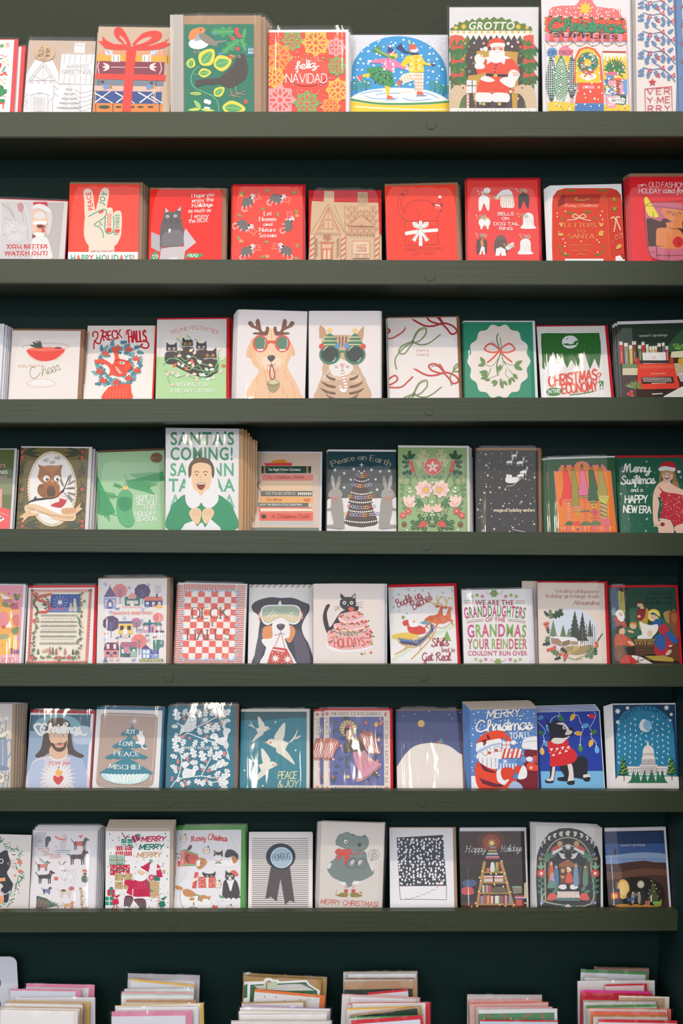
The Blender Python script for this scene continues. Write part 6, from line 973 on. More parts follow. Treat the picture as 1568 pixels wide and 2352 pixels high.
def a48():
    dots('e8d8bc', 4, -190, 250, 320, 930, 60, 4)
    for x, y, r in ((-122, 275, 11), (-105, 455, 12), (-118, 552, 10), (-5, 560, 12), (-135, 604, 11), (-82, 600, 11), (45, 575, 11), (-168, 665, 11), (26, 718, 11), (78, 695, 8), (-158, 808, 10), (110, 902, 11), (292, 873, 11), (228, 333, 10), (220, 490, 9), (82, 935, 10), (260, 698, 10), (-100, 390, 8)): star('ecd4ac', x, y, r, 5, .5)
    for x, y in ((-118, 368), (182, 682), (296, 472), (-50, 915), (-192, 748)): star('f0ece4', x, y, 18, 4, .2)
    W = 'ece6dc'; S(W, 45, 500, 60, 460, 100, 470, 150, 470, 160, 490, 130, 518, 70, 520); E(W, 85, 462, 18, 14); E(W, 62, 455, 10); C(W, 4, 60, 545, 110, 540, 180, 480)
    for x, y, s in ((200, 425, 1), (175, 455, 1), (170, 345, 1), (80, 340, .9), (120, 285, .8)): S(W, x - 30*s, y, x, y - 12*s, x + 28*s, y - 8*s, x + 20*s, y + 10*s, x - 22*s, y + 12*s); L(W, 5*s, x + 22*s, y - 8*s, x + 30*s, y - 28*s); E(W, x + 32*s, y - 26*s, 9*s, 6*s); [L(W, 3*s, x + a*s, y + 8*s, x + (a + b)*s, y + 30*s) for a, b in ((-20, -8), (-12, 4), (16, 8), (22, -4))]; [L(W, 2.5*s, x + 30*s, y - 30*s, x + (24 + k*9)*s, y - 48*s) for k in range(3)]
    L(W, 3, 160, 480, 200, 440, 230, 400); C(W, 4, 105, 920, 160, 930, 212, 940); T('magical holiday wishes', -52, 766, 296, 766, 28, 'f0dcb8', 'r', 1.7)
card(4, 1148, (-206, 240), (325, 238), (328, 942), (-202, 940), '3c3a38', 'charcoal card with a golden starry sleigh ride', a48, '9a7454', 22, 25, behind=((3, -2), (6, -4)), f=2, sl=(8, 18, 10))
def a49():
    P('e0787c', 460, 415, 495, 420, 505, 395, 525, 365, 640, 365, 660, 340, 700, 332, 745, 342, 765, 368, 880, 362, 905, 385, 920, 412, 950, 412, 960, 520, 1003, 945, 505, 945); P('f28024', 472, 428, 500, 432, 515, 405, 532, 376, 645, 376, 668, 352, 700, 345, 738, 355, 758, 380, 872, 374, 895, 398, 915, 425, 942, 424, 950, 520, 990, 885, 500, 885)
    def candle(c, x, y0, y1, w0, w1, d=0): S(c, x - w0, y0 + 10, x, y0, x + w0, y0 + 10, x + w0 + 8 + d, (y0 + y1)/2, x + w1 + d, y1 - 8, x + d, y1, x - w1 + d, y1 - 8, x - w0 + d*.5 - 4, (y0 + y1)/2); OL('7c2c20', 3, x - w0, y0 + 10, x, y0, x + w0, y0 + 10, x + w0 + 8 + d, (y0 + y1)/2, x + w1 + d, y1 - 8, x + d, y1, x - w1 + d, y1 - 8, x - w0 + d*.5 - 4, (y0 + y1)/2); leaf('2c2018', x, y0 - 2, 50, -92, .22); leaf('e8902c', x, y0 - 4, 26, -92, .2)
    candle('f03c34', 560, 410, 665, 20, 48, 20); C('f03c34', 22, 560, 655, 520, 665, 522, 710); candle('a09438', 625, 408, 720, 16, 32, 20); candle('e87494', 702, 408, 625, 20, 42, 12); candle('34603c', 780, 408, 668, 22, 48, 20); candle('a89c40', 856, 408, 628, 18, 45, 20)
    for v, c in (((575, 680, 590, 680, 600, 850, 582, 850), 'e86c70'), ((640, 730, 690, 730, 670, 800, 655, 800), 'c8a83c'), ((690, 640, 755, 640, 738, 700, 740, 850, 725, 850, 720, 700), 'e86c4c'), ((770, 690, 840, 690, 840, 850, 780, 850), 'f09038'), ((835, 640, 940, 640, 915, 680, 915, 830, 870, 830, 860, 680), 'c8c850')): P(c, *v)
    [L('34603c', 10, 862, 690 + i*34, 915, 712 + i*34) for i in range(4)]; [L('e87494', 9, 862, 710 + i*34, 915, 730 + i*34) for i in range(4)]; [L('f0e0d0', 4, 578, 690 + i*22, 596, 700 + i*22) for i in range(7)]
    for x, y, c in ((805, 715, 'e8a838'), (812, 770, 'e85c6c'), (815, 822, 'f07848')): E(c, x, y, 32, 24); OE('8c3c20', 3, x, y, 32, 24); [L('8c3c20', 3, x, y, x + 18*math.cos(a), y + 13*math.sin(a)) for a in (.4, 1.5, 2.6, 3.7, 4.8, 5.9)]
    for x, y, w, c in ((580, 668, 45, 'e85c40'), (660, 728, 40, 'e86a70'), (720, 636, 42, '7c6c40'), (730, 758, 48, '6c5c40'), (655, 758, 42, 'c87c40'), (800, 682, 42, '4c7044'), (890, 636, 50, 'd8b860')): P(c, x - w, y - 7, x + w, y - 7, x + w*.8, y + 10, x - w*.8, y + 10); [E('f0d0a0', x - w*.7 + i*w*.35, y, 4) for i in range(5)]
    for x, w, c in ((595, 48, '4c6c48'), (660, 50, 'e8503c'), (735, 52, '5c7850'), (820, 70, '5c8048'), (908, 55, 'e07088')): P(c, x - w*.4, 850, x + w*.4, 850, x + w, 885, x - w, 885)
    P('e86c70', 862, 825, 945, 825, 955, 885, 860, 885); P('f0602c', 500, 885, 1000, 885, 1003, 945, 505, 945); T('WARMEST WISHES', 515, 930, 990, 930, 38, ['f2a860', 'e87894', 'f0c050'], 'b')
card(4, 1148, (408, 318), (985, 305), (1016, 948), (437, 940), '2c5a34', 'green card with five melting candles in an orange arch', a49, 'ddd8d4', 16, 0, 0, behind=((-15, -1), (-17, -1)), f=1, art_back=True)
def a4j():
    T('Merry', 1050, 425, 1285, 430, 72, 'f4efe8', 'c', 1.6); T('Swiftmas', 1035, 532, 1325, 525, 72, 'f4efe8', 'c', 1.5); T('and a', 1120, 596, 1222, 596, 36, 'f4efe8', 'c', 1.3); T('HAPPY', 1072, 692, 1262, 690, 62, 'f4efe8', 's', 1.9); T('NEW ERA', 1058, 772, 1292, 780, 58, 'f4efe8', 's', 1.9)
    [star('b8dcc8', x, y, r, 6, .3) for x, y, r in ((1255, 338, 14), (1035, 615, 16), (1258, 830, 16), (1248, 932, 14), (1100, 828, 8), (1030, 700, 6), (1548, 470, 16), (1325, 432, 7), (1260, 552, 7), (1200, 875, 6), (1065, 905, 6), (1295, 620, 6), (1008, 385, 5))]
    K = 'f0c4ac'
    S('a87c50', 1370, 430, 1400, 410, 1480, 415, 1500, 440, 1530, 540, 1568, 640, 1600, 680, 1540, 620, 1480, 560, 1470, 480, 1390, 470, 1385, 540, 1362, 530); S(K, 1345, 540, 1395, 500, 1400, 470, 1460, 470, 1462, 520, 1520, 560, 1600, 600, 1600, 700, 1500, 700, 1360, 640, 1365, 700, 1350, 800, 1362, 880, 1320, 880, 1308, 760, 1312, 620)
    S(K, 1388, 430, 1430, 410, 1475, 430, 1478, 480, 1435, 515, 1395, 480); S('c89c68', 1385, 420, 1430, 405, 1478, 420, 1476, 445, 1430, 432, 1388, 448); [C('4a3428', 4, x - 10, 452, x, 447, x + 10, 452) for x in (1410, 1452)]; S('b82430', 1408, 470, 1430, 474, 1455, 466, 1448, 482, 1428, 490, 1412, 482); P('f6eee8', 1412, 472, 1450, 470, 1446, 476, 1416, 478)
    S('c82434', 1372, 390, 1390, 350, 1440, 335, 1490, 350, 1515, 395, 1535, 420, 1500, 405, 1480, 400); S('f2eeea', 1360, 395, 1400, 378, 1460, 385, 1500, 395, 1492, 422, 1430, 412, 1365, 418); E('f2eeea', 1532, 425, 16, 13)
    P('c8303c', 1348, 540, 1395, 590, 1440, 605, 1500, 610, 1545, 620, 1600, 640, 1600, 880, 1560, 870, 1500, 905, 1470, 850, 1420, 820, 1365, 840, 1385, 760, 1400, 710, 1365, 620, 1385, 600); dots(['f0b0b4', 'e87880', 'a81c28'], 5, 1375, 620, 1600, 850, 90, 3); C('f0d8d4', 9, 1365, 830, 1420, 835, 1462, 850)
    S(K, 1365, 850, 1420, 835, 1475, 870, 1480, 960, 1365, 960); S(K, 1490, 905, 1560, 870, 1620, 880, 1620, 960, 1530, 960); S(K, 1330, 870, 1360, 850, 1400, 870, 1395, 900, 1345, 900); L('c8aca4', 14, 1318, 892, 1380, 880); E('8c2c34', 1392, 876, 19, 17)
card(4, 1148, (985, 303), (1562, 307), (1622, 958), (1035, 950), '23624a', 'green card with a blonde singer in a red bodysuit and red hat', a4j, 'd0202c', 22, 22, sl=(8, 4, 8), f=2, behind=((3, 0),))
# ------------------------------------------------------------------ row 5
def a51():
    S('f0a84c', -100, 290, 0, 255, 60, 290, 120, 310, 80, 340, 160, 380, 150, 440, 100, 430, 160, 520, 150, 640, 0, 700, -100, 700); S('efe8e0', 5, 270, 40, 290, 85, 310, 50, 325, 20, 310); S('7c8c5c', 20, 350, 60, 350, 75, 390, 30, 385); S('b05c70', 75, 380, 120, 350, 165, 400, 110, 410); S('c87c88', 35, 325, 105, 325, 100, 350, 35, 350)
    for x, y in ((75, 275), (150, 357)): E('d84c50', x, y, 9)
    leaf('4c7c50', 145, 315, 50, -120, .3); leaf('8c8c3c', 145, 315, 50, -55, .3); leaf('4c7c50', 125, 320, 40, 5, .3); S('e88890', 0, 450, 40, 430, 70, 470, 60, 540, 0, 560); S('f0e8e0', 90, 420, 105, 470, 70, 530, 50, 560, 100, 560, 90, 500); S('e07868', 110, 470, 160, 460, 158, 550, 120, 540); S('7c8c5c', 100, 580, 160, 560, 150, 620, 110, 620); S('a8a474', -20, 640, 40, 620, 80, 640, 70, 680, -20, 690)
    S('f4b44c', -50, 690, 60, 660, 120, 640, 152, 700, 140, 760, 60, 800, -50, 810); [OE('d8923c', 4, x, y, 12, 9) for x, y in ((20, 720), (70, 680), (110, 720))]; [E('9c5c7c', 100 + (i % 4)*18, 780 - (i//4)*14, 12) for i in range(9)]; E('d84c50', 30, 560, 16)
    P('f0b0b0', -500, 800, 168, 800, 165, 880, -500, 880); T('DAYS', -6, 866, 136, 864, 42, 'c86c74', 'r', 1.5)
card(5, 0, (-420, 195), (197, 208), (162, 880), (-462, 880), 'e89aa4', 'pink card with a heap of cartoon food, cut by the picture edge', a51, 'ebe4e2', 10, 24, f=2, behind=((3, -2),))
def a52():
    P('d87c74', 268, 238, 790, 235, 755, 880, 232, 880); P('ece0c8', 292, 262, 762, 262, 728, 852, 258, 852); P('e8b0a0', 275, 240, 780, 238, 779, 258, 275, 260); [E('a04438', 290 + i*26, 249, 5) for i in range(19)]; [E('a04438', 775 - i*1.2, 275 + i*28, 5) for i in range(20)]; [E('a04438', 270 - i*.9, 275 + i*28, 5) for i in range(20)]; [E('a04438', 255 + i*24, 866, 5) for i in range(20)]
    for x, y in ((278, 248), (775, 246), (238, 866), (738, 866)): R('7c6c48', x - 12, y - 12, x + 12, y + 12)
    P('2c4c94', 440, 280, 690, 280, 684, 435, 418, 435); star('f2f0e8', 515, 350, 34, 8, .3); [L('d8dcec', 2.5, *along(515, 350, i*30, [(36, 0), (62, 0)])) for i in range(12)]; dots('c8d0e8', 3, 450, 290, 680, 400, 16, 2); P('5c78b4', 440, 400, 690, 385, 684, 435, 420, 435)
    S('d8c8a0', 630, 420, 632, 340, 640, 318, 652, 330, 658, 420); E('e8c8a8', 641, 325, 9); S('c8b8b0', 590, 425, 600, 375, 612, 365, 625, 400, 622, 425); E('e8c8a8', 606, 362, 8); T('Silent Night', 430, 418, 560, 414, 24, 'd85848', 'r', 1.3)
    C('c8503c', 22, 440, 280, 340, 300, 330, 330, 400, 350, 425, 390, 400, 430, 330, 435, 305, 455); C('d8705c', 9, 440, 280, 360, 310, 400, 350, 420, 390)
    for i in range(10): leaf('4c6c48', 310 + 12*math.sin(i), 290 + i*18, 34, 200 + i*9, .25); leaf('3c5c3c', 380 + (i % 3)*14, 310 + i*11, 26, -30 + i*40, .25)
    for j, y in enumerate((460, 515, 550, 600, 640, 700)):
        x0, x1 = 350 - j*2, 672 - j*3
        for k in range(4): L('8c8478', 1.6, x0, y - 6 + k*5, x1, y - 6 + k*5)
        g = random.Random(j); up(); [_stroke([(x0 + 12 + i*13, y - 10 + g.uniform(0, 12)), (x0 + 12 + i*13, y + 8)], 2.4, '5c544c') for i in range(23)]; [E('5c544c', x0 + 10 + i*13, y + 8, 3, 2.2) for i in range(0, 23, 2)]
        if j % 2 == 0: up(); [_stroke([(x0 + 15 + i*24, y + 28), (x0 + 32 + i*24, y + 28)], 3, '7c7468') for i in range(12)]
    for x, c, h in ((330, '4c6c50', 55), (430, 'c87068', 75), (455, '5c7458', 70), (485, 'b86860', 62), (560, 'c08078', 60), (628, '4c6050', 52), (656, '4c6050', 45)): S(c, x - 12, 790, x, 800 - h, x + 10, 790, x, 800)
    S('d8a080', 362, 768, 385, 755, 415, 745, 405, 775, 370, 778); star('6c6458', 518, 745, 26, 12, .2)
    g = random.Random(8)
    for i in range(30): x, y = 705 + g.uniform(-16, 20), 275 + i*18; leaf('5c7c54', x - i*1.1, y, 24, g.uniform(0, 360), .3); E('d05c50', x - i*1.1 + 8, y + 6, 5)
    for i in range(22): leaf('5c7c54', 318 - i*2 + g.uniform(-12, 12), 470 + i*17, 24, g.uniform(0, 360), .3); E('d8806c', 312 - i*2 + g.uniform(-8, 8), 478 + i*17, 5)
    for i in range(20): leaf('5c7c54', 275 + i*21, 826 + g.uniform(-9, 9), 26, g.uniform(0, 360), .3); E('d05c50', 285 + i*21, 824 + g.uniform(-9, 9), 5)
    [flower('d8604c', x, y, 18, 6) for x, y in ((312, 280), (298, 510), (512, 826), (596, 822), (280, 830))]
card(5, 0, (245, 225), (812, 212), (780, 880), (203, 880), 'efe7de', 'white card with a hymn sheet and ornate pink border', a52, 'dc1c24', 22, 26, behind=((4, 0),), f=1)
def shop(c, rf, x0, y0, x1, y1, rh, win='f0d8c8', door=None, gab=False):
    R(c, x0, y0, x1, y1); 
    if gab: P(rf, x0 - 6, y0, (x0 + x1)/2, y0 - rh, x1 + 6, y0)
    else: P(rf, x0 - 6, y0, x0 + 8, y0 - rh, x1 - 8, y0 - rh, x1 + 6, y0)
    n = max(2, int((x1 - x0)/45)); w = (x1 - x0)/n
    for i in range(n): R(win, x0 + w*i + w*.25, y0 + (y1 - y0)*.2, x0 + w*i + w*.75, y0 + (y1 - y0)*.62)
    if door: R(door, (x0 + x1)/2 - 9, y1 - (y1 - y0)*.45, (x0 + x1)/2 + 9, y1)
def bushy(c, x, y, r, tr='6c78ac'):
    for i in range(9): E(c, x + r*.62*math.cos(i*.7), y + r*.6*math.sin(i*.7), r*.5, r*.45)
    E(c, x, y, r*.7); L(tr, 7, x, y - r*.2, x + 2, y + r*1.9); [L(tr, 4, x + 1, y + r*k, x + s*r*.55, y + r*(k - .75)) for k in (.3, .8) for s in (-1, 1)]
def a53():
    bushy('e08884', 1028, 250, 58, '5c649c'); bushy('5c4868', 1220, 255, 62); shop('a4a4cc', '6c6088', 890, 310, 995, 405, 0); P('6c6088', 888, 305, 942, 210, 998, 300); R('e8e0e8', 928, 340, 965, 385); P('5c6aa0', 915, 345, 942, 320, 970, 345, 965, 405, 918, 405); L('5c5880', 4, 943, 195, 943, 225); R('f4dce0', 930, 348, 956, 385)
    shop('2e7c78', '2e7c78', 1070, 320, 1200, 390, 20); P('e8a098', 1098, 295, 1132, 262, 1165, 295, 1165, 320, 1098, 320); R('f0e8e0', 1118, 335, 1148, 380); [E('e8b8b4', 1055 + i*17, 388, 14, 10) for i in range(10)]; shop('3c4c80', 'e87c6c', 1238, 335, 1392, 388, 35, 'f0e0dc', 'e8a4a0'); R('3c4c80', 1338, 275, 1352, 310); [C('8c8c9c', 2.5, 1340 + i*8, 270, 1325 + i*18, 240, 1345 + i*10, 220, 1320 + i*20, 200) for i in range(4)]; E('f0b868', 1365, 385, 32, 16)
    T("SEASON'S GREETINGS!", 966, 456, 1308, 452, 24, 'e0705c', 'b')
    bushy('5c4868', 952, 530, 64); bushy('c07c98', 1168, 525, 42, '3c7c74'); bushy('e88078', 1355, 480, 40, 'c06c6c'); shop('f0c464', '4c5c8c', 1015, 532, 1138, 622, 20, '3c3c4c', 'f4ece0'); R('f4ece4', 1056, 580, 1092, 622); P('dcc4bc', 1060, 622, 1090, 622, 1100, 658, 1045, 658); fir('2e6c60', 1036, 650, 34, 20, 2); fir('2e6c60', 1110, 650, 34, 20, 2)
    shop('d0a0b0', '2e7c74', 1225, 548, 1385, 608, 26, 'f0e8d0'); R('4c5c8c', 1275, 500, 1292, 608); P('d0a0b0', 1290, 545, 1310, 532, 1330, 548, 1330, 608, 1290, 608); R('8c4c54', 1300, 562, 1314, 605); [E('5c4868', 1340 + i*14, 600, 11, 9) for i in range(5)]; [L('4c5c8c', 3, 1182 + i*12, 575, 1182 + i*12, 612) for i in range(4)]; L('4c5c8c', 3, 1180, 585, 1220, 585)
    shop('e88c80', '6c4058', 895, 760, 1018, 820, 66, '3c4c80', '5c6ca0'); [R('f0d0d0', x, 708, x + 24, 748) for x in (915, 972)]; R('e88c80', 1000, 680, 1016, 700); P('e8b8ac', 945, 820, 968, 820, 972, 852, 938, 852); bushy('ec8478', 1192, 682, 60, '3c6c80'); shop('2e7c74', 'b06c84', 1032, 735, 1172, 818, 45, 'f0e4d8'); P('d88898', 1060, 735, 1060, 780, 1110, 780, 1110, 735); P('6c4058', 1065, 818, 1110, 780, 1118, 818); R('a4b8a8', 1118, 770, 1170, 818)
    shop('8c9ccc', '4c5c90', 1215, 755, 1360, 832, 0, 'e8e8f0', '4c5c90'); P('4c5c90', 1288, 750, 1360, 750, 1360, 795, 1288, 795); P('8c9ccc', 1210, 755, 1250, 715, 1292, 755, 1285, 832, 1218, 832); P('5c4868', 1212, 750, 1250, 712, 1290, 750); [R('ecebf0', x, y, x + 22, y + 28) for x in (1228, 1258) for y in (760, 798)]; [E('3c7c70', 1330 + (i % 4)*18, 690 + (i//4)*24, 20) for i in range(10)]; [E('5c7c60', 1205 + i*14, 846, 14, 12) for i in range(14)]; dots('f0d880', 4, 1195, 835, 1385, 858, 36, 3)
    for x, y, c in ((1008, 408, '4c6ca8'), (908, 620, 'e08878'), (1262, 636, '6c84bc'), (1005, 658, '5c6ca8'), (1325, 652, '3c3c4c'), (1008, 845, 'e8a8b0'), (1145, 848, '6c84bc'), (1260, 388, '8ca0d0')): walkdog(c, x, y - 4, 15)
    [snowflake('a4b0d8', x, y, 17, 2.5) for x, y in ((902, 195), (1108, 225), (1272, 202), (948, 432), (1068, 485), (1225, 410), (905, 668), (1272, 675), (1218, 505), (1377, 640), (1385, 700))]; fir('5c78a8', 905, 860, 48, 48, 3)
card(5, 0, (843, 147), (1432, 147), (1428, 880), (833, 880), 'ebe0d8', 'cream card with rows of pastel houses and trees', a53, '9c7458', 10, 26, sl=(8, 24, 12), f=4, behind=((3, -1), (5, -2)))
def a54():
    for i in range(42): R('d0554a', 36, 205 + i*16.2, 120, 213 + i*16.2); R('d0554a', 555, 205 + i*16.2, 648, 213 + i*16.2)
    R('efe2d8', 118, 190, 575, 250); R('efe2d8', 105, 840, 560, 885); [R('c44038', 122 + i*14, 190, 130 + i*14, 250) for i in range(32)]; [R('d0554a', 110 + i*14, 842, 118 + i*14, 885) for i in range(32)]
    P('f2e6dc', 130, 245, 570, 258, 555, 845, 100, 838)
    for j in range(11):
        for i in range(8):
            if (i + j) % 2 == 0: x = 130 + i*57 - j*2.6; y = 250 + j*53.5; P('e8685c' if (i*7 + j*3) % 5 else 'f06c54', max(x, 118 - j*1.5), y, min(x + 57, 572 - j*1.5), y + 1, min(x + 55, 570 - j*1.5), y + 54, max(x - 2, 116 - j*1.5), y + 53)
    for i in range(10): x = 155 + i*45; P('a4c4dc', x - 15, 250, x, 232, x + 15, 250, x, 268); x = 118 + i*48; P('a4c4dc', x - 14, 840, x, 822, x + 14, 840, x, 856)
    for i in range(11): y = 272 + i*55; x = 122 - i*2.4; P('a4c4dc', x - 16, y, x, y - 18, x + 14, y, x, y + 18); x = 580 - i*2.2; P('a4c4dc', x - 14, y, x, y - 18, x + 16, y, x, y + 18)
    T('DECK', 192, 488, 500, 488, 92, '6c5454', 'r', 1.1); T('THE', 284, 556, 396, 556, 38, '7c6464', 'r', 1.1); T('HALLS', 152, 668, 520, 668, 82, '6c5454', 'r', 1.1)
card(5, 390, (75, 190), (645, 200), (627, 878), (30, 878), 'efe2d8', 'red and cream checked card with deck the halls lettering', a54, 'e8dedc', 14, 20, 0, behind=((-3, -1), (-6, -3), (-8, -5)), f=4, art_back=True)
def a55():
    [P('b8a8a0', 700 + i*50, 196, 722 + i*50, 196, 702 + i*50, 222, 680 + i*50, 222) for i in range(11)]; R('ece3dd', 660, 222, 1240, 232)
    B = '3a3a46'; S(B, 710, 420, 705, 370, 760, 330, 860, 305, 950, 312, 1050, 310, 1140, 345, 1192, 370, 1190, 430, 1160, 480, 1130, 560, 1150, 640, 1195, 720, 1222, 880, 1050, 880, 1000, 700, 900, 560, 830, 720, 780, 880, 700, 880, 740, 760, 760, 600, 770, 480)
    S('565060', 740, 720, 770, 600, 800, 560, 830, 640, 800, 760, 770, 850, 720, 870); S('565060', 1060, 600, 1120, 600, 1180, 740, 1200, 860, 1100, 870, 1070, 740); S('e0905c', 800, 570, 850, 550, 890, 560, 880, 650, 850, 665, 795, 655); S('e0905c', 1015, 550, 1060, 560, 1075, 610, 1030, 695, 990, 650); S('efe8e2', 790, 665, 850, 660, 880, 640, 880, 520, 950, 480, 1020, 530, 1025, 640, 985, 680, 1080, 860, 1090, 890, 780, 890, 830, 760, 795, 700)
    P('efe8e2', 945, 330, 960, 365, 950, 380, 930, 370, 930, 355); S('efe9e4', 775, 450, 790, 395, 840, 372, 950, 370, 1070, 372, 1115, 400, 1125, 460, 1105, 520, 1060, 540, 1010, 525, 955, 495, 890, 520, 840, 545, 795, 520); S('a8b49c', 788, 450, 800, 400, 850, 382, 950, 380, 1060, 382, 1105, 410, 1112, 460, 1095, 508, 1055, 525, 1010, 510, 955, 480, 890, 505, 845, 528, 805, 508); S('dcc8a0', 795, 470, 950, 450, 1108, 470, 1090, 505, 1055, 520, 1010, 505, 955, 478, 890, 500, 845, 522, 808, 500)
    for v in ((835, 475, 890, 415), (865, 480, 908, 428), (900, 470, 915, 455), (1010, 475, 1055, 430), (1042, 475, 1058, 460)): L('f2ede4', 5, *v)
    for x in (762, 1125): R('d85048', x, 430, x + 14, 500); [R('f2ece6', x, 445 + i*16, x + 14, 452 + i*16) for i in range(3)]
    S('4c464c', 915, 545, 950, 532, 985, 545, 975, 575, 950, 590, 925, 575); E('7c767c', 945, 548, 18, 6); C('4c4448', 4, 950, 590, 950, 612, 915, 630, 895, 625); C('4c4448', 4, 950, 612, 985, 622); L('c84038', 5, 948, 615, 900, 725); L('c84038', 5, 955, 615, 985, 745); P('d05048', 885, 730, 1000, 745, 1040, 820, 1062, 890, 830, 890, 855, 800); P('efe0d8', 878, 748, 985, 765, 982, 776, 876, 758); [star('f2ece6', x, y, 42, 8, .35) for x, y in ((905, 830), (1010, 838))]; [E('f2ece6', x, y, 5) for x, y in ((880, 780), (960, 790), (960, 870), (930, 780), (1040, 870))]
card(5, 390, (680, 196), (1230, 193), (1222, 880), (663, 880), 'ece3dd', 'white card with a long-haired dog wearing ski goggles', a55, None, f=1, sl=(6, 6, 2))
def a56():
    K = '2c2826'; S(K, -100, 620, -130, 560, -145, 470, -120, 380, -90, 365, -85, 380, -110, 440, -100, 520, -80, 560, -20, 470, 30, 420, 150, 380, 155, 420, 100, 470, 60, 440, 20, 480, 50, 500, 45, 520, 0, 530, -60, 580); catface(K, 70, 360, 68, 'p', 'e8e8dc'); P('e8e4dc', -6, 300, 20, 322, 0, 330); P('e8e4dc', 128, 282, 132, 312, 108, 312)
    S('e06450', 75, 400, 98, 388, 120, 398, 118, 420, 85, 425); [L(K, 3, 140, y, 198, y - 8 + i*12) for i, y in enumerate((355, 368, 380))]; [L(K, 3, 0, y, -45, y + 4 + i*10) for i, y in enumerate((385, 392, 400))]
    S('f2eae4', -100, 650, -105, 740, 0, 775, 150, 768, 270, 735, 280, 660, 200, 700, 0, 720)
    Q = 'eeb0ac'; S(Q, -10, 470, 20, 445, 130, 425, 190, 435, 205, 490, 150, 510, 40, 530, -5, 510); S(Q, -50, 560, -40, 530, 100, 520, 215, 495, 235, 540, 240, 590, 100, 610, -40, 600); S(Q, -105, 640, -90, 590, 20, 600, 150, 600, 265, 570, 275, 640, 278, 715, 150, 752, 0, 755, -95, 720)
    for y, x0, x1 in ((505, -10, 205), (575, -50, 240), (752, -80, 270)): C('f4ece6', 9, x0, y - 20, x0 + (x1 - x0)*.3, y + 14, x0 + (x1 - x0)*.6, y + 10, x1, y - 20)
    g = random.Random(2)
    for x, y in ((10, 470), (55, 475), (115, 472), (140, 440), (170, 448), (20, 535), (65, 530), (105, 528), (150, 528), (190, 515), (225, 515), (-20, 575), (15, 578), (60, 590), (110, 595), (175, 592), (225, 560), (-70, 605), (-85, 690), (240, 690), (235, 620), (262, 600), (-45, 640), (265, 640), (255, 700), (0, 735)): E(g.choice(['d8402c', 'e8a050', 'd8402c']), x, y, 11); leaf('4c7c48', x + 14, y, 20, g.uniform(-90, 90), .3)
    for x, y, c in ((212, 788, 'e8a050'), (267, 780, 'd8402c')): E(c, x, y, 10)
    leaf('4c7c48', 180, 785, 22, 40, .35); leaf('4c7c48', 120, 735, 22, -80, .35)
    T('Happy', 5, 640, 155, 622, 40, '4c8048', 's', 1.1); C('4c8048', 5, -50, 590, -20, 612, 0, 600, 8, 612); C('4c8048', 5, 160, 610, 185, 600, 215, 605, 238, 585); T('HOLIDAYS', -45, 735, 215, 720, 72, 'd84c38', 's', 1.1); C('d84c38', 5, -80, 650, -60, 655, -50, 645); C('d84c38', 5, 220, 650, 250, 655, 268, 630)
card(5, 780, (-226, 190), (362, 190), (360, 880), (-226, 880), 'ead9ce', 'cream card with a black cat on a pink tiered cake', a56, 'e4dede', 0, 24, behind=((6, 0),), f=2, sl=(4, 4, 8))
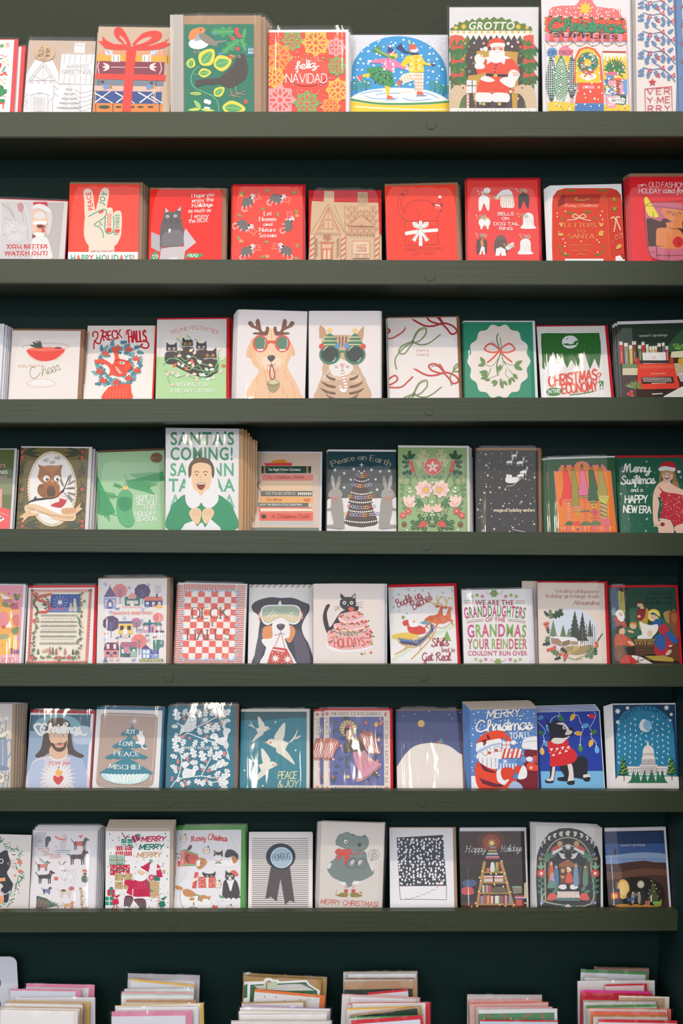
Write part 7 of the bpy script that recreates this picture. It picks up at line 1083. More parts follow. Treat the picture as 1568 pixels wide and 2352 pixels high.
def a57():
    C('d8dcc0', 30, 460, 840, 620, 740, 760, 650, 990, 545); C('e8e8d4', 24, 640, 840, 760, 720, 900, 620)
    [star('9cc4cc', x, y, r, 6, .4) for x, y, r in ((590, 240, 22), (710, 248, 18), (645, 250, 12), (505, 280, 20), (460, 390, 20), (885, 265, 16), (965, 245, 14), (575, 445, 16), (510, 420, 12), (635, 410, 10), (570, 380, 14), (460, 310, 12), (835, 250, 6), (550, 240, 8), (780, 240, 6), (455, 500, 6))]
    T('Buckle up', 495, 395, 705, 310, 70, 'a02434', 'c', 1.0); T('Bitches!', 630, 418, 800, 320, 72, 'a02434', 'c', 1.0)
    for dx, dy, c in ((-70, -10, 'c8602c'), (0, 0, 'd8703c')):
        x, y = 860 + dx, 480 + dy; S(c, x - 65, y + 30, x - 20, y - 5, x + 40, y - 15, x + 65, y - 60, x + 75, y - 90, x + 105, y - 85, x + 90, y - 50, x + 95, y, x + 60, y + 40, x - 10, y + 55, x - 30, y + 75, x - 50, y + 70); S(c, x + 50, y - 75, x + 25, y - 82, x + 40, y - 98, x + 75, y - 90); [C(c, 11, x + 70, y + 25, x + 100, y + 20 + i*14, x + 105, y + 50 + i*10) for i in range(2)]; [C(c, 10, x - 40, y + 50, x - 45, y + 80, x - 65 + i*30, y + 100) for i in range(2)]; P('f0e0d0', x - 60, y + 45, x - 30, y + 60, x - 45, y + 75)
        C('d8a834', 8, x + 50, y - 95, x + 55, y - 130, x + 75, y - 165, x + 100, y - 165); C('d8a834', 7, x + 55, y - 130, x + 40, y - 150, x + 50, y - 175); C('d8a834', 7, x + 30, y - 95, x, y - 120, x - 40, y - 120, x - 60, y - 110 + dy*.2); C('d8a834', 6, x - 10, y - 118, x - 30, y - 140); E('k', x + 46, y - 86, 4); L('c02c2c', 6, x - 20, y - 5, x + 20, y + 55); L('c02c2c', 6, x + 30, y - 15, x + 85, y + 20)
    C('b8843c', 4, 800, 545, 880, 570, 960, 520); S('e8c04c', 445, 640, 500, 615, 620, 610, 680, 640, 620, 660, 480, 665)
    P('3c5c98', 640, 670, 720, 640, 770, 590, 775, 520, 800, 545, 805, 590, 770, 640, 690, 720, 650, 725); P('4c7cac', 490, 650, 640, 668, 648, 690, 520, 680); P('4a3c6c', 510, 680, 645, 692, 665, 725, 530, 705); C('d8a43c', 8, 490, 650, 640, 672, 720, 645, 770, 595, 772, 520, 745, 515); C('d8a43c', 8, 495, 665, 530, 708, 660, 728, 800, 600); OE('d8a43c', 6, 652, 682, 15)
    C('d8943c', 8, 475, 795, 540, 760, 620, 715); C('d8943c', 8, 615, 835, 690, 760, 780, 660, 820, 590); L('d8943c', 6, 580, 712, 545, 755); L('d8943c', 6, 690, 710, 690, 760); L('d8943c', 6, 770, 640, 770, 665); S('6c9cac', 690, 525, 730, 508, 765, 520, 745, 540)
    S('d8382c', 580, 555, 640, 545, 700, 555, 735, 580, 740, 605, 680, 625, 600, 610); S('e8b898', 600, 500, 640, 500, 650, 530, 615, 540); S('f2ece6', 590, 540, 620, 525, 660, 525, 680, 545, 650, 560, 610, 560); S('d8382c', 540, 515, 570, 500, 605, 510, 600, 540, 575, 550, 545, 545); S('f2ece6', 590, 500, 615, 492, 628, 510, 608, 540, 592, 535); E('7c9c3c', 543, 478, 14); P('efe8e2', 735, 560, 760, 580, 752, 608, 738, 606); E('c8604c', 632, 520, 5)
    fir('7ca848', 918, 678, 85, 80, 4); T("Shit's", 785, 730, 930, 722, 72, 'a02434', 'c', 1.1); T('bout to', 875, 775, 985, 775, 42, 'a02434', 'r', 1.1); T('Get Real', 705, 850, 945, 848, 68, 'a02434', 'c', 1.1)
card(5, 780, (415, 222), (978, 217), (1025, 882), (445, 880), 'ece4de', 'white card with a bearded man driving a blue sleigh pulled by reindeer', a57, 'd0182a', 24, 20, 0, sl=(10, 14, 10), behind=((3, 1),), f=2)
def a58():
    L('4c9c4c', 6, 1068, 336, 1145, 335); L('d04c84', 6, 1068, 354, 1145, 352); L('d04c84', 6, 1508, 336, 1588, 336); L('4c9c4c', 6, 1508, 354, 1588, 354)
    flower('5c9c48', 1322, 272, 34, 6, 'd8487c'); [C('d86c90', 4, 1322 + s*30, 285, 1322 + s*60, 270, 1322 + s*75, 250) for s in (-1, 1)]; [flower(c, 1322 + s*d, 290 + dd, 16, 6) for s in (-1, 1) for d, dd, c in ((100, 8, 'd86c90'), (145, -2, '8cac5c'), (190, 8, 'a8b46c'))]
    T('WE ARE THE', 1162, 372, 1492, 372, 42, '9c2c44', 'b'); T('GRANDDAUGHTERS', 1072, 490, 1588, 490, 92, ['c02c7c', '4c8c3c'] , 'b', arc=20); T('OF THE', 1246, 516, 1420, 516, 36, 'c05068', 'b'); [C(c, 5, 1090, y, 1160, y - 12, 1230, y - 18) for c, y in (('8cac5c', 512), ('d05070', 526))]; [C(c, 5, 1440, y - 18, 1520, y - 12, 1590, y) for c, y in (('8cac5c', 512), ('d05070', 526))]
    T('GRANDMAS', 1095, 650, 1600, 650, 104, ['c84c7c', '8cac54', 'd0506c', '7ca44c'], 'b', arc=8); T('YOUR REINDEER', 1098, 748, 1606, 748, 84, ['b84c60', '94ac54', 'c85860'], 'b'); T("COULDN'T RUN OVER", 1098, 805, 1608, 805, 38, ['d0507c', 'b8405c'], 'b')
    flower('8cac54', 1356, 858, 30, 6); [C('d87c98', 4, 1356 + s*25, 860, 1356 + s*55, 845, 1356 + s*68, 830) for s in (-1, 1)]; [flower(c, 1356 + s*d, 842 + dd, 15, 6) for s in (-1, 1) for d, dd, c in ((105, -4, 'd07c8c'), (148, 8, 'a8b46c'), (190, -4, 'b4bc7c'))]
card(5, 780, (1045, 245), (1636, 228), (1655, 882), (1060, 882), 'ece4de', 'white card filled with magenta and green grandmas lettering', a58, 'd8d8e6', 2, 14, behind=((2, 0),), f=2)
def a59():
    T('Sending obligatory', 462, 265, 840, 270, 32, 'a83c40', 'r', 1.2, .22); T('holiday greetings from', 392, 308, 840, 312, 32, 'a83c40', 'r', 1.2, .22); T('Alexandria', 628, 368, 845, 370, 34, 'a83c40', 'r', 1.2, .22)
    E('d8dce4', 622, 600, 208, 200, 0, 32); P('e8e4e0', 430, 640, 500, 600, 700, 640, 800, 660, 760, 720, 640, 800, 520, 760); E('c8a86c', 640, 760, 130, 38); S('a88c54', 640, 770, 720, 720, 800, 720, 780, 760, 680, 800, 600, 790)
    for x, y, h, w, c in ((455, 640, 140, 80, '6c8058'), (540, 645, 105, 70, '5c7450'), (640, 660, 240, 130, '2c3c30'), (705, 680, 250, 110, '243428'), (590, 650, 80, 60, '6c8460'), (770, 640, 150, 60, '3c4838')): fir(c, x, y, h, w, 7, '3c3028')
    [L(['4c3c34', '7c6c60', '3c302c'][i % 3], 6, 690 + i*17, 540 + (i % 3)*20, 692 + i*17, 740 - (i % 4)*12) for i in range(8)]
    P('a88468', 435, 650, 480, 640, 530, 660, 525, 730, 440, 700); P('efe9e6', 430, 655, 475, 640, 545, 645, 600, 665, 530, 690, 500, 660); P('8c6c54', 530, 690, 600, 668, 600, 710, 530, 730); P('efe9e6', 560, 645, 640, 650, 670, 685, 600, 680); P('b08c6c', 605, 682, 668, 686, 668, 715, 605, 712); [C('4c3c34', 3, 560 + i*14, 770, 575 + i*12, 740, 560 + i*18, 720) for i in range(5)]
    for x, y, l, a in ((440, 490, 80, -100), (450, 480, 110, -40), (460, 470, 90, -15), (415, 470, 60, -130), (405, 560, 60, 80), (410, 640, 80, 100), (430, 700, 70, 170), (440, 760, 70, 20), (500, 800, 80, -150), (520, 740, 70, 40), (520, 820, 60, 160), (560, 800, 60, 100), (800, 740, 110, 130), (800, 740, 100, 105), (810, 735, 70, 80)): holly(['2c4c34', '1e3828', '5c7c50'][int(x) % 3], x, y, l, a, .3)
    for x, y in ((385, 535), (405, 530), (400, 562), (412, 758), (440, 750), (465, 735), (455, 755), (515, 795), (550, 800), (570, 800), (558, 825), (825, 700), (828, 722)): E('d04c38', x, y, 15); E('f0a890', x - 4, y - 5, 4)
    C('a8a860', 9, 580, 820, 640, 840, 700, 830); C('b8a878', 6, 650, 830, 760, 790, 810, 730); L('2c4434', 10, 835, 680, 875, 620)
card(5, 1148, (318, 180), (892, 183), (918, 885), (333, 885), 'ead6c6', 'peach card with a snowy cabin in a round holly frame', a59, 'd0182c', 15, 26, behind=((4, 0), (6, 0), (-33, 3)), f=3, sl=(8, 16, 10))
def a5j():
    P('1e4c3c', 945, 215, 1510, 220, 1530, 480, 950, 480); P('3c5c78', 945, 225, 1000, 225, 1040, 450, 1010, 600, 960, 500); P('b4a848', 1010, 250, 1060, 250, 1075, 420, 1050, 500, 1020, 420); P('2c3c34', 1060, 230, 1090, 230, 1110, 560, 1085, 560); P('2c1c14', 1000, 222, 1110, 222, 1080, 245, 1050, 260, 1000, 240); P('3c6c54', 1110, 400, 1250, 380, 1230, 640, 1120, 640); S('a88850', 1400, 450, 1450, 420, 1530, 430, 1560, 640, 1450, 560)
    T('Dude! He', 1285, 285, 1465, 285, 28, '14241c', 'r', 1.8, .2); T("doesn't even", 1250, 325, 1468, 322, 28, '14241c', 'r', 1.8, .2); T('look like me!', 1245, 364, 1472, 362, 28, '14241c', 'r', 1.8, .2)
    P('2a1a12', 985, 760, 1530, 640, 1570, 900, 985, 900); E('f4d458', 1315, 460, 56, 54); E('f8e898', 1312, 465, 40)
    S('8c4c2c', 1450, 440, 1490, 420, 1530, 440, 1545, 560, 1540, 660, 1490, 640, 1455, 560); S('a8643c', 1470, 450, 1505, 445, 1515, 500, 1495, 530, 1475, 500); P('3c2418', 1458, 395, 1480, 425, 1465, 435); P('3c2418', 1508, 395, 1515, 430, 1500, 428)
    S('c8983c', 1190, 560, 1200, 440, 1240, 400, 1270, 420, 1260, 560, 1240, 620); S('8c2430', 1165, 480, 1175, 420, 1210, 390, 1245, 400, 1240, 470, 1200, 510); S('e8bc98', 1175, 380, 1185, 350, 1215, 345, 1240, 370, 1238, 400, 1200, 405); S('5c3424', 1165, 360, 1190, 340, 1225, 345, 1255, 400, 1235, 395, 1215, 360); S('5c3424', 1178, 385, 1200, 395, 1190, 410); E('e8bc98', 1190, 470, 16, 11)
    S('e8bc98', 1282, 470, 1300, 445, 1330, 460, 1340, 490, 1310, 500); S('2c6450', 1285, 450, 1315, 435, 1360, 470, 1450, 540, 1485, 620, 1440, 600, 1370, 500, 1330, 460); S('2c5c9c', 1295, 540, 1340, 490, 1380, 510, 1370, 560, 1310, 560); S('c02c38', 1360, 560, 1410, 530, 1450, 580, 1430, 620, 1370, 620); S('b8263c', 1330, 660, 1400, 620, 1480, 640, 1480, 760, 1400, 810, 1325, 790, 1320, 720); S('2c5c9c', 1330, 640, 1390, 620, 1420, 680, 1400, 760, 1350, 740, 1320, 690); S('2c5c9c', 1420, 600, 1480, 620, 1528, 690, 1500, 710, 1440, 660)
    S('f6efe4', 1195, 520, 1230, 530, 1290, 545, 1350, 540, 1345, 600, 1280, 660, 1200, 665, 1180, 650, 1215, 620); S('f6efe4', 1180, 640, 1240, 625, 1300, 630, 1290, 665, 1190, 668); S('f0c8a8', 1262, 605, 1285, 590, 1305, 605, 1295, 640, 1268, 640)
    P('8c6c3c', 1145, 665, 1330, 660, 1325, 680, 1150, 685); P('5c3c28', 1150, 685, 1325, 680, 1320, 790, 1160, 800); [L('3c2418', 6, 1155, y, 1320, y - 4) for y in (715, 745, 775)]; [L('a88448', 7, x, 675, x + 2, 715) for x in (1165, 1200, 1240, 1280, 1310)]; [C('d8b860', 4, 1160 + i*25, 690, 1170 + i*26, 700, 1165 + i*25, 715) for i in range(6)]
    S('7c98a4', 955, 420, 970, 390, 990, 410, 985, 460, 960, 460); S('b8483c', 975, 480, 1010, 470, 1060, 500, 1085, 560, 1020, 560, 980, 540); S('efe8e0', 985, 450, 1010, 415, 1045, 420, 1068, 470, 1050, 515, 1015, 500, 1000, 470); S('e0b494', 1020, 440, 1045, 440, 1050, 465, 1022, 465); S('3c5c88', 960, 540, 985, 500, 990, 560, 968, 570)
    S('3c6c4c', 1065, 600, 1090, 560, 1140, 570, 1160, 620, 1110, 660); S('e8bc98', 1110, 545, 1140, 525, 1168, 545, 1160, 575, 1125, 575); S('d8903c', 1105, 545, 1125, 518, 1165, 525, 1172, 550, 1140, 535); E('e8bc98', 1120, 600, 30, 10, 15); S('e0b494', 1015, 580, 1045, 555, 1070, 590, 1060, 625, 1020, 620); S('3c2418', 990, 590, 1005, 555, 1045, 545, 1055, 570, 1025, 580, 1015, 625); S('c8502c', 985, 640, 1040, 620, 1100, 650, 1140, 690, 1130, 730, 1060, 720, 1010, 760, 985, 740); E('e0b494', 1120, 700, 36, 14, 30); S('7c4c2c', 985, 740, 1040, 720, 1080, 800, 1060, 850, 990, 840); S('c83428', 1040, 830, 1110, 800, 1170, 850, 1160, 885, 1040, 885); S('efe4d8', 1125, 810, 1200, 815, 1300, 870, 1320, 890, 1240, 890); S('e0b494', 1140, 880, 1200, 865, 1220, 885, 1150, 895); OL('5c4c34', 6, 1180, 850, 1195, 810, 1230, 800, 1245, 830); P('b8983c', 1240, 810, 1400, 805, 1500, 830, 1480, 860, 1320, 850); [L('d8b850', 3, 1260 + i*20, 825, 1280 + i*20, 845) for i in range(10)]
    S('6c3c24', 1440, 740, 1500, 700, 1560, 740, 1560, 860, 1490, 840, 1450, 790); S('e0b494', 1415, 800, 1440, 760, 1470, 760, 1450, 800); P('e8dcc4', 1440, 720, 1480, 715, 1460, 735)
card(5, 1148, (945, 222), (1503, 230), (1560, 885), (985, 885), '26503e', 'dark green card with a painted nativity scene and gilt lettering', a5j, 'd41228', 20, 24, sl=(8, 10, 8), f=2, behind=((-4, 0), (-6, 0)))
# ------------------------------------------------------------------ row 6
def a61():
    R('d8c8b8', -480, 310, 110, 700); P('c8c0b8', -480, 700, 105, 700, 100, 880, -480, 880); [L('9c9490', 12, -20 + i*38, 880, 20 + i*30, 720) for i in range(4)]
    S('8c98ac', -60, 690, -70, 480, -20, 430, 40, 425, 60, 470, 60, 680, 0, 710); OL('8c98ac', 14, 55, 470, 90, 450, 98, 540, 60, 600); C('b8c0cc', 8, 20, 440, 25, 560, 20, 680); E('7c88a0', 10, 690, 70, 22)
    for x, y in ((5, 270), (55, 262), (22, 330), (35, 395), (68, 378), (-5, 360), (15, 410)): C('7c8058', 4, x, y, x*.6 + 5, 440); flower('f0e8dc', x, y, 18, 6, 'e0b050')
    E('e4dcd0', 5, 775, 40, 45); OE('8c7c68', 4, 5, 775, 40, 45); OE('8c7c68', 5, 55, 770, 20, 22); E('b89c7c', 0, 765, 24, 20)
card(6, 0, (-480, 140), (108, 143), (100, 877), (-505, 877), 'cfc4bc', 'taupe card with a blue jug of daisies and a teacup, cut by the picture edge', a61, 'a08468', 4, 26, behind=((5, -1), (9, -3), (13, -4), (16, -5), (19, -6)), f=5)
def a62():
    P('2e6478', 265, 232, 780, 228, 735, 870, 212, 870); S('78a8b4', 300, 300, 420, 235, 520, 228, 640, 260, 700, 340, 680, 450, 500, 480, 330, 440); P('94a8bc', 245, 370, 770, 370, 735, 870, 212, 870); S('b8c4d0', 640, 340, 770, 340, 770, 470, 640, 470)
    S('4c3c38', 405, 300, 440, 265, 510, 255, 570, 275, 605, 320, 615, 440, 640, 530, 720, 580, 680, 600, 560, 560, 420, 560, 360, 600, 300, 585, 350, 520, 370, 420, 390, 350); S('d4c8cc', 250, 870, 260, 680, 310, 610, 420, 585, 500, 620, 590, 590, 690, 610, 730, 680, 735, 870); S('aab4cc', 600, 600, 700, 620, 735, 700, 735, 870, 640, 870); S('b4bcd0', 250, 870, 260, 690, 330, 620, 380, 640, 330, 870)
    S('e0b494', 425, 570, 440, 500, 560, 490, 580, 570, 540, 610, 480, 615); S('e4b894', 425, 440, 425, 360, 460, 330, 520, 325, 570, 350, 582, 420, 570, 500, 520, 540, 470, 520); S('5c4034', 440, 470, 470, 480, 510, 470, 550, 475, 575, 450, 560, 520, 520, 548, 480, 540, 450, 510); S('dca888', 470, 485, 510, 478, 548, 485, 535, 508, 490, 512); S('b0605c', 482, 485, 510, 480, 540, 485, 510, 494)
    for x in (466, 545): C('4c3428', 6, x - 22, 395, x, 386, x + 22, 394); E('f0e8e0', x, 410, 17, 7); E('4c5c6c', x, 410, 7)
    C('c89878', 5, 515, 400, 522, 445, 505, 455); C('f2ece6', 9, 420, 588, 460, 612, 500, 618, 540, 608, 575, 580); star('ece4dc', 495, 770, 170, 24, .45); E('e6dcd8', 495, 770, 90)
    S('d83c3c', 455, 775, 470, 750, 498, 765, 525, 750, 545, 772, 525, 810, 498, 830, 470, 808); S('f0b050', 475, 740, 480, 715, 500, 695, 515, 712, 535, 710, 530, 742, 500, 755); L('5c4840', 4, 503, 672, 503, 700); L('5c4840', 4, 494, 682, 512, 682); C('8c4c30', 5, 458, 785, 500, 798, 545, 778)
    T("IT'S MY JAM!", 416, 660, 596, 660, 26, 'd86860', 's', 1.5); T('Christmas', 345, 385, 690, 388, 80, 'f6f0ec', 'c', 2.0); C('f6f0ec', 20, 380, 350, 340, 310, 300, 320, 300, 345, 335, 395, 360, 400, 375, 370); C('f6f0ec', 16, 670, 380, 640, 405, 690, 395, 730, 408, 738, 388); C('f6f0ec', 14, 545, 350, 580, 310, 560, 300)
card(6, 0, (262, 212), (803, 210), (757, 877), (190, 875), 'ece6e2', 'white bordered card with a long-haired bearded man in a pale robe', a62, 'b4142c', 26, 14, behind=((3, 0),), f=1)
def a63():
    S('b89c8c', 862, 260, 875, 225, 920, 213, 1100, 215, 1300, 225, 1345, 245, 1352, 300, 1338, 550, 1320, 790, 1290, 845, 1240, 858, 1000, 855, 860, 848, 825, 815, 822, 760, 845, 500)
    up(); [E('f0e8e0', *p, 3.5) for p in [(900 + i*11, 228 + i*.4) for i in range(39)] + [(862 - i*.75, 275 + i*11) for i in range(48)] + [(1340 - i*.9, 275 + i*11) for i in range(48)] + [(870 + i*11, 838 + i*.3) for i in range(39)]]
    T1 = '2f7f90'
    for y0, y1, xt, wt, wb in ((310, 405, 1133, 8, 95), (410, 510, 1110, 30, 145), (510, 605, 1085, 60, 180), (605, 740, 1082, 80, 225)):
        n = 5; P(T1, xt - wt*.3, y0, xt + wt*.3, y0, xt + wt, y0 + 30, xt + wb, y1 - 15, *[q for i in range(n*4, -1, -1) for q in (xt - wb + 2*wb*i/(n*4), y1 + 12*abs(math.sin(i*math.pi/4)) - 4)], xt - wb, y1 - 15, xt - wt, y0 + 30)
    for t, y, x0, x1, a in (('JOY', 398, 1072, 1165, -6), ('LOVE', 500, 1025, 1155, -8), ('PEACE', 588, 978, 1200, -8), ('MISCHIEF', 700, 935, 1228, -8)): T(t, x0, y - 12, x1, y - 8, 36, 'f2ece0', 'r', 1.9, arc=a)
    S('c4e0dc', 870, 735, 950, 740, 1080, 745, 1200, 740, 1280, 740, 1250, 790, 1160, 822, 1080, 828, 980, 815, 900, 785); [C('f2f0ea', 14, 920 + i*32, 742, 945 + i*28, 770, 975 + i*22, 806) if i < 5 else C('f2f0ea', 14, 920 + i*32, 742, 925 + i*28, 775, 950 + i*24, 810) for i in range(11)]
    [L('f2ede6', 6, *along(1155, 287, i*45, [(-32 + (i % 2)*8, 0), (32 - (i % 2)*8, 0)])) for i in range(4)]; S('f0ebe4', 1190, 400, 1195, 365, 1210, 375, 1228, 368, 1225, 395, 1242, 430, 1240, 480, 1215, 490, 1180, 478, 1165, 480, 1165, 460, 1190, 455, 1170, 400); C('f0ebe4', 12, 1215, 485, 1225, 515, 1260, 526)
card(6, 0, (828, 183), (1393, 193), (1360, 880), (787, 877), 'ebe4de', 'white card with a teal tree spelling joy love peace mischief and a cat', a63, '0e6484', 25, 20, 0, behind=((4, -1),), f=1)
def a64():
    W, V = 'eeeae4', '3c7c8c'
    for v in ((10, 850, 60, 790, 140, 770, 270, 755, 350, 770, 430, 760), (60, 790, 90, 700, 100, 600, 70, 520), (270, 750, 330, 640, 350, 600), (330, 690, 400, 650, 480, 640), (25, 440, 110, 425, 150, 390, 240, 420, 340, 455, 440, 480, 490, 540, 508, 620), (190, 350, 290, 310, 380, 260, 480, 220), (60, 300, 100, 330, 90, 380), (150, 380, 240, 330), (300, 780, 350, 810, 420, 800)): C(W, 8, *v)
    for x, y, l, a in ((75, 290, 115, -105), (110, 240, 70, -60), (140, 240, 80, -30), (75, 330, 60, 180), (60, 380, 60, 100), (110, 310, 40, 100), (265, 265, 85, -105), (275, 290, 60, -30), (300, 255, 75, -80), (350, 250, 70, -70), (370, 240, 85, -30), (440, 250, 100, -40), (430, 280, 60, 30), (460, 280, 60, 0), (380, 290, 90, 60), (370, 310, 70, 90), (450, 310, 50, 60), (300, 400, 100, -70), (270, 410, 75, -110), (290, 420, 60, 60), (130, 430, 75, 110), (110, 440, 95, 175), (235, 440, 70, 120), (280, 450, 60, 90), (350, 470, 60, 20), (430, 510, 55, 170), (480, 530, 65, -80), (490, 560, 50, 80), (70, 560, 100, -110), (90, 570, 70, -70), (70, 600, 70, 200), (100, 610, 80, -40), (120, 640, 50, 60), (220, 610, 100, -110), (300, 640, 110, -110), (250, 640, 80, 180), (330, 600, 80, -70), (360, 620, 120, -40), (390, 660, 90, -10), (300, 700, 60, -130), (340, 700, 80, -20), (400, 690, 100, -50), (450, 670, 60, -30), (460, 700, 60, 20), (70, 690, 70, -160), (60, 740, 60, -110), (90, 760, 55, 120), (180, 790, 60, 130), (200, 790, 85, 20), (300, 780, 70, 110), (330, 790, 60, 60), (400, 780, 110, 20), (380, 760, 70, -40), (430, 760, 90, -10), (420, 800, 100, 45), (90, 800, 60, 60), (360, 760, 40, 180)): oak(W, x, y, l, a, .36, V)
    for x, y in ((120, 245), (127, 270), (275, 305), (412, 245), (352, 305), (440, 300), (98, 418), (120, 412), (168, 432), (322, 415), (70, 620), (68, 640), (155, 600), (152, 620), (80, 688), (315, 635), (278, 700), (325, 715), (345, 708), (470, 555), (465, 575), (20, 770), (18, 790), (130, 800), (318, 790), (405, 780), (140, 830)): E('dc8078', x, y, 12)
    S(W, 155, 260, 170, 232, 200, 228, 225, 245, 230, 290, 215, 345, 180, 375, 120, 380, 78, 405, 110, 340, 140, 290); [E(V, 172 + s*24, 262, 6) for s in (0, 1)]; dots(V, 3, 120, 300, 215, 370, 34, 2); C(V, 3, 160, 285, 195, 295, 225, 280)
    S(W, 345, 415, 375, 388, 410, 400, 420, 430, 470, 420, 490, 440, 485, 480, 450, 492, 400, 470, 380, 440, 350, 435); S(W, 470, 420, 455, 380, 470, 350, 510, 348, 522, 370, 500, 400, 490, 440); E(V, 378, 415, 5); S(W, 115, 770, 110, 720, 140, 690, 190, 700, 205, 670, 235, 668, 248, 695, 225, 715, 215, 750, 180, 768); S(W, 130, 700, 100, 660, 115, 635, 150, 635, 168, 660, 140, 680); E(V, 225, 688, 5); dots(V, 2.5, 410, 440, 480, 480, 14, 3); dots(V, 2.5, 125, 710, 190, 760, 16, 3)
    T('HAPPY HOLIDAYS', 125, 526, 405, 528, 26, 'f2eee8', 'b')
card(6, 390, (-16, 155), (562, 157), (547, 880), (-31, 878), '2a7486', 'teal card with white oak leaves, an owl and squirrels', a64, '8c6450', 5, 20, 0, behind=((3, 2),), f=4, sl=(10, 14, 14), lean=17)
def dove(x, y, s, fl=1):
    f = lambda *v: [q for a, b in prs(v) for q in (x + fl*a*s, y + b*s)]
    S('eae0cc', *f(1.0, -.02, .8, -.22, .5, -.2, .2, -.2, -.3, .0, -.75, -.35, -.98, -.4, -.65, -.2, -.78, -.75, -.55, -.35, -.2, .1, .05, .55, .4, .35, .75, .18)); S('eae0cc', *f(.55, -.2, .5, -.5, .0, -1.15, -.05, -.7, .05, -.2, .3, .1)); S('e4dac6', *f(.35, .1, .45, .5, .1, .75, -.6, 1.25, -.35, .75, -.05, .4)); P('e8c870', *f(.95, -.08, 1.14, -.0, .95, .04)); E('e0887c', *f(.78, 0), s*.07)
def a65():
    P('14545e', 605, 205, 1175, 205, 1172, 262, 1080, 255, 1000, 262, 900, 268, 800, 285, 700, 270, 605, 280)
    dove(760, 350, 92); dove(980, 470, 150, -1); dove(790, 660, 125)
    [E('ece6d8', x, y, 8) for x, y in ((905, 293), (707, 511), (1078, 535), (640, 708), (796, 840))]; T('PEACE', 925, 778, 1082, 778, 60, 'e8d89c', 's', 1.2, .16); T('& JOY', 925, 852, 1095, 850, 58, 'e8d89c', 's', 1.2, .16)
card(6, 390, (610, 205), (1172, 205), (1170, 882), (598, 882), '35808e', 'teal card with three white swallows and peace and joy lettering', a65, 'ddd6c8', 25, 25, sl=(8, 18, 8), f=2, behind=((2, 0),))
def a66():
    P('5c649c', -90, 248, 375, 248, 382, 838, -85, 835)
    T('MERRY CHRISTMAS', -70, 234, 352, 236, 26, '4c3c38', 'r', 1.3); T('MERRY CHRISTMAS', -70, 878, 360, 882, 28, '4c3c38', 'r', 1.3); T('PEACE HOPE LOVE JOY', -124, 265, -92, 808, 24, '6c5850', 'r', 1.2, sp=2.6); T('PEACE HOPE LOVE JOY', 415, 805, 412, 280, 24, '6c5850', 'r', 1.2, sp=2.6)
    star('d85c48', -108, 222, 20, 8, .4); S('d86c58', 405, 210, 385, 215, 382, 238, 405, 246, 395, 228); star('d85c48', -108, 858, 16, 8, .3); R('d87c5c', 396, 844, 410, 876); R('d87c5c', 384, 854, 422, 866)
    g = random.Random(4)
    for i in range(60): x, y = g.uniform(-75, 365), g.uniform(255, 825); sprig(['3c5c4c', '4c6c5c', '3c4c6c'][i % 3], x, y, g.uniform(25, 50), g.uniform(0, 360), 3, .4, 3) if i % 2 else flower(g.choice(['e8705c', 'd8584c', 'e8a4a0', 'f0c060']), x, y, g.uniform(8, 18), 6, 'f0d080')
    E('a88c54', 70, 350, 74, 74); up(); [_stroke(prs(along(70, 350, i*24, [(34, 0), (66, 0)])), 9, 'f0e0c4') for i in range(15)]
    for s in (-1, 1):
        w = (lambda x, y: (70 + (x - 70), y)) if s > 0 else (lambda x, y: (92 - (x - 70)*1.0, y + 65 - (x - 160)*.1))
        q = [w(*p) for p in ((165, 420), (185, 385), (235, 375), (285, 385), (300, 450), (355, 555), (300, 565), (230, 545), (195, 480))]; S('b86c5c', *[v for p in q for v in p]); [C('f0ccc4', 8, *w(185 + i*22, 400 + i*6), *w(215 + i*22, 470 + i*14), *w(235 + i*26, 540 + i*5)) for i in range(5)]
    S('d890a4', 115, 560, 165, 540, 215, 540, 250, 590, 300, 630, 358, 660, 300, 720, 220, 780, 140, 805, 155, 720, 130, 640); [C('a88454', 6, 140 + i*22, 555, 165 + i*30, 630 - i*6, 170 + i*40, 740 - i*28) for i in range(4)]; C('8c6c3c', 8, 145, 795, 240, 755, 345, 665); S('4c4438', 40, 545, 48, 470, 90, 430, 140, 430, 185, 460, 205, 520, 180, 555, 120, 545, 80, 552)
    S('e8b898', 52, 400, 62, 358, 90, 358, 105, 390, 90, 420, 65, 420); S('3c2c2c', 40, 400, 42, 350, 75, 330, 115, 345, 120, 400, 105, 395, 95, 365, 60, 368, 52, 400); [E('3c2c2c', x, 388, 4, 3) for x in (66, 90)]; E('c84c44', 78, 404, 7, 3); S('e8b898', 68, 415, 95, 415, 110, 440, 60, 440); S('f2ece4', 95, 490, 125, 510, 165, 490, 160, 520, 120, 532); [E('d8604c', 115 + i*25, 470, 9) for i in range(2)]; P('b8505c', 50, 345, 60, 300, 78, 330, 92, 295, 105, 345)
    C('4c4438', 14, 230, 815, 245, 790, 240, 770); C('4c4438', 14, 325, 770, 305, 745, 290, 725)
card(6, 780, (-136, 193), (430, 193), (437, 885), (-146, 885), 'ecd8c8', 'cream bordered card with a pink winged angel holding a dove', a66, 'd81c24', 20, 24, behind=((-24, -4), (-26, -4)), f=3, art_back=True)
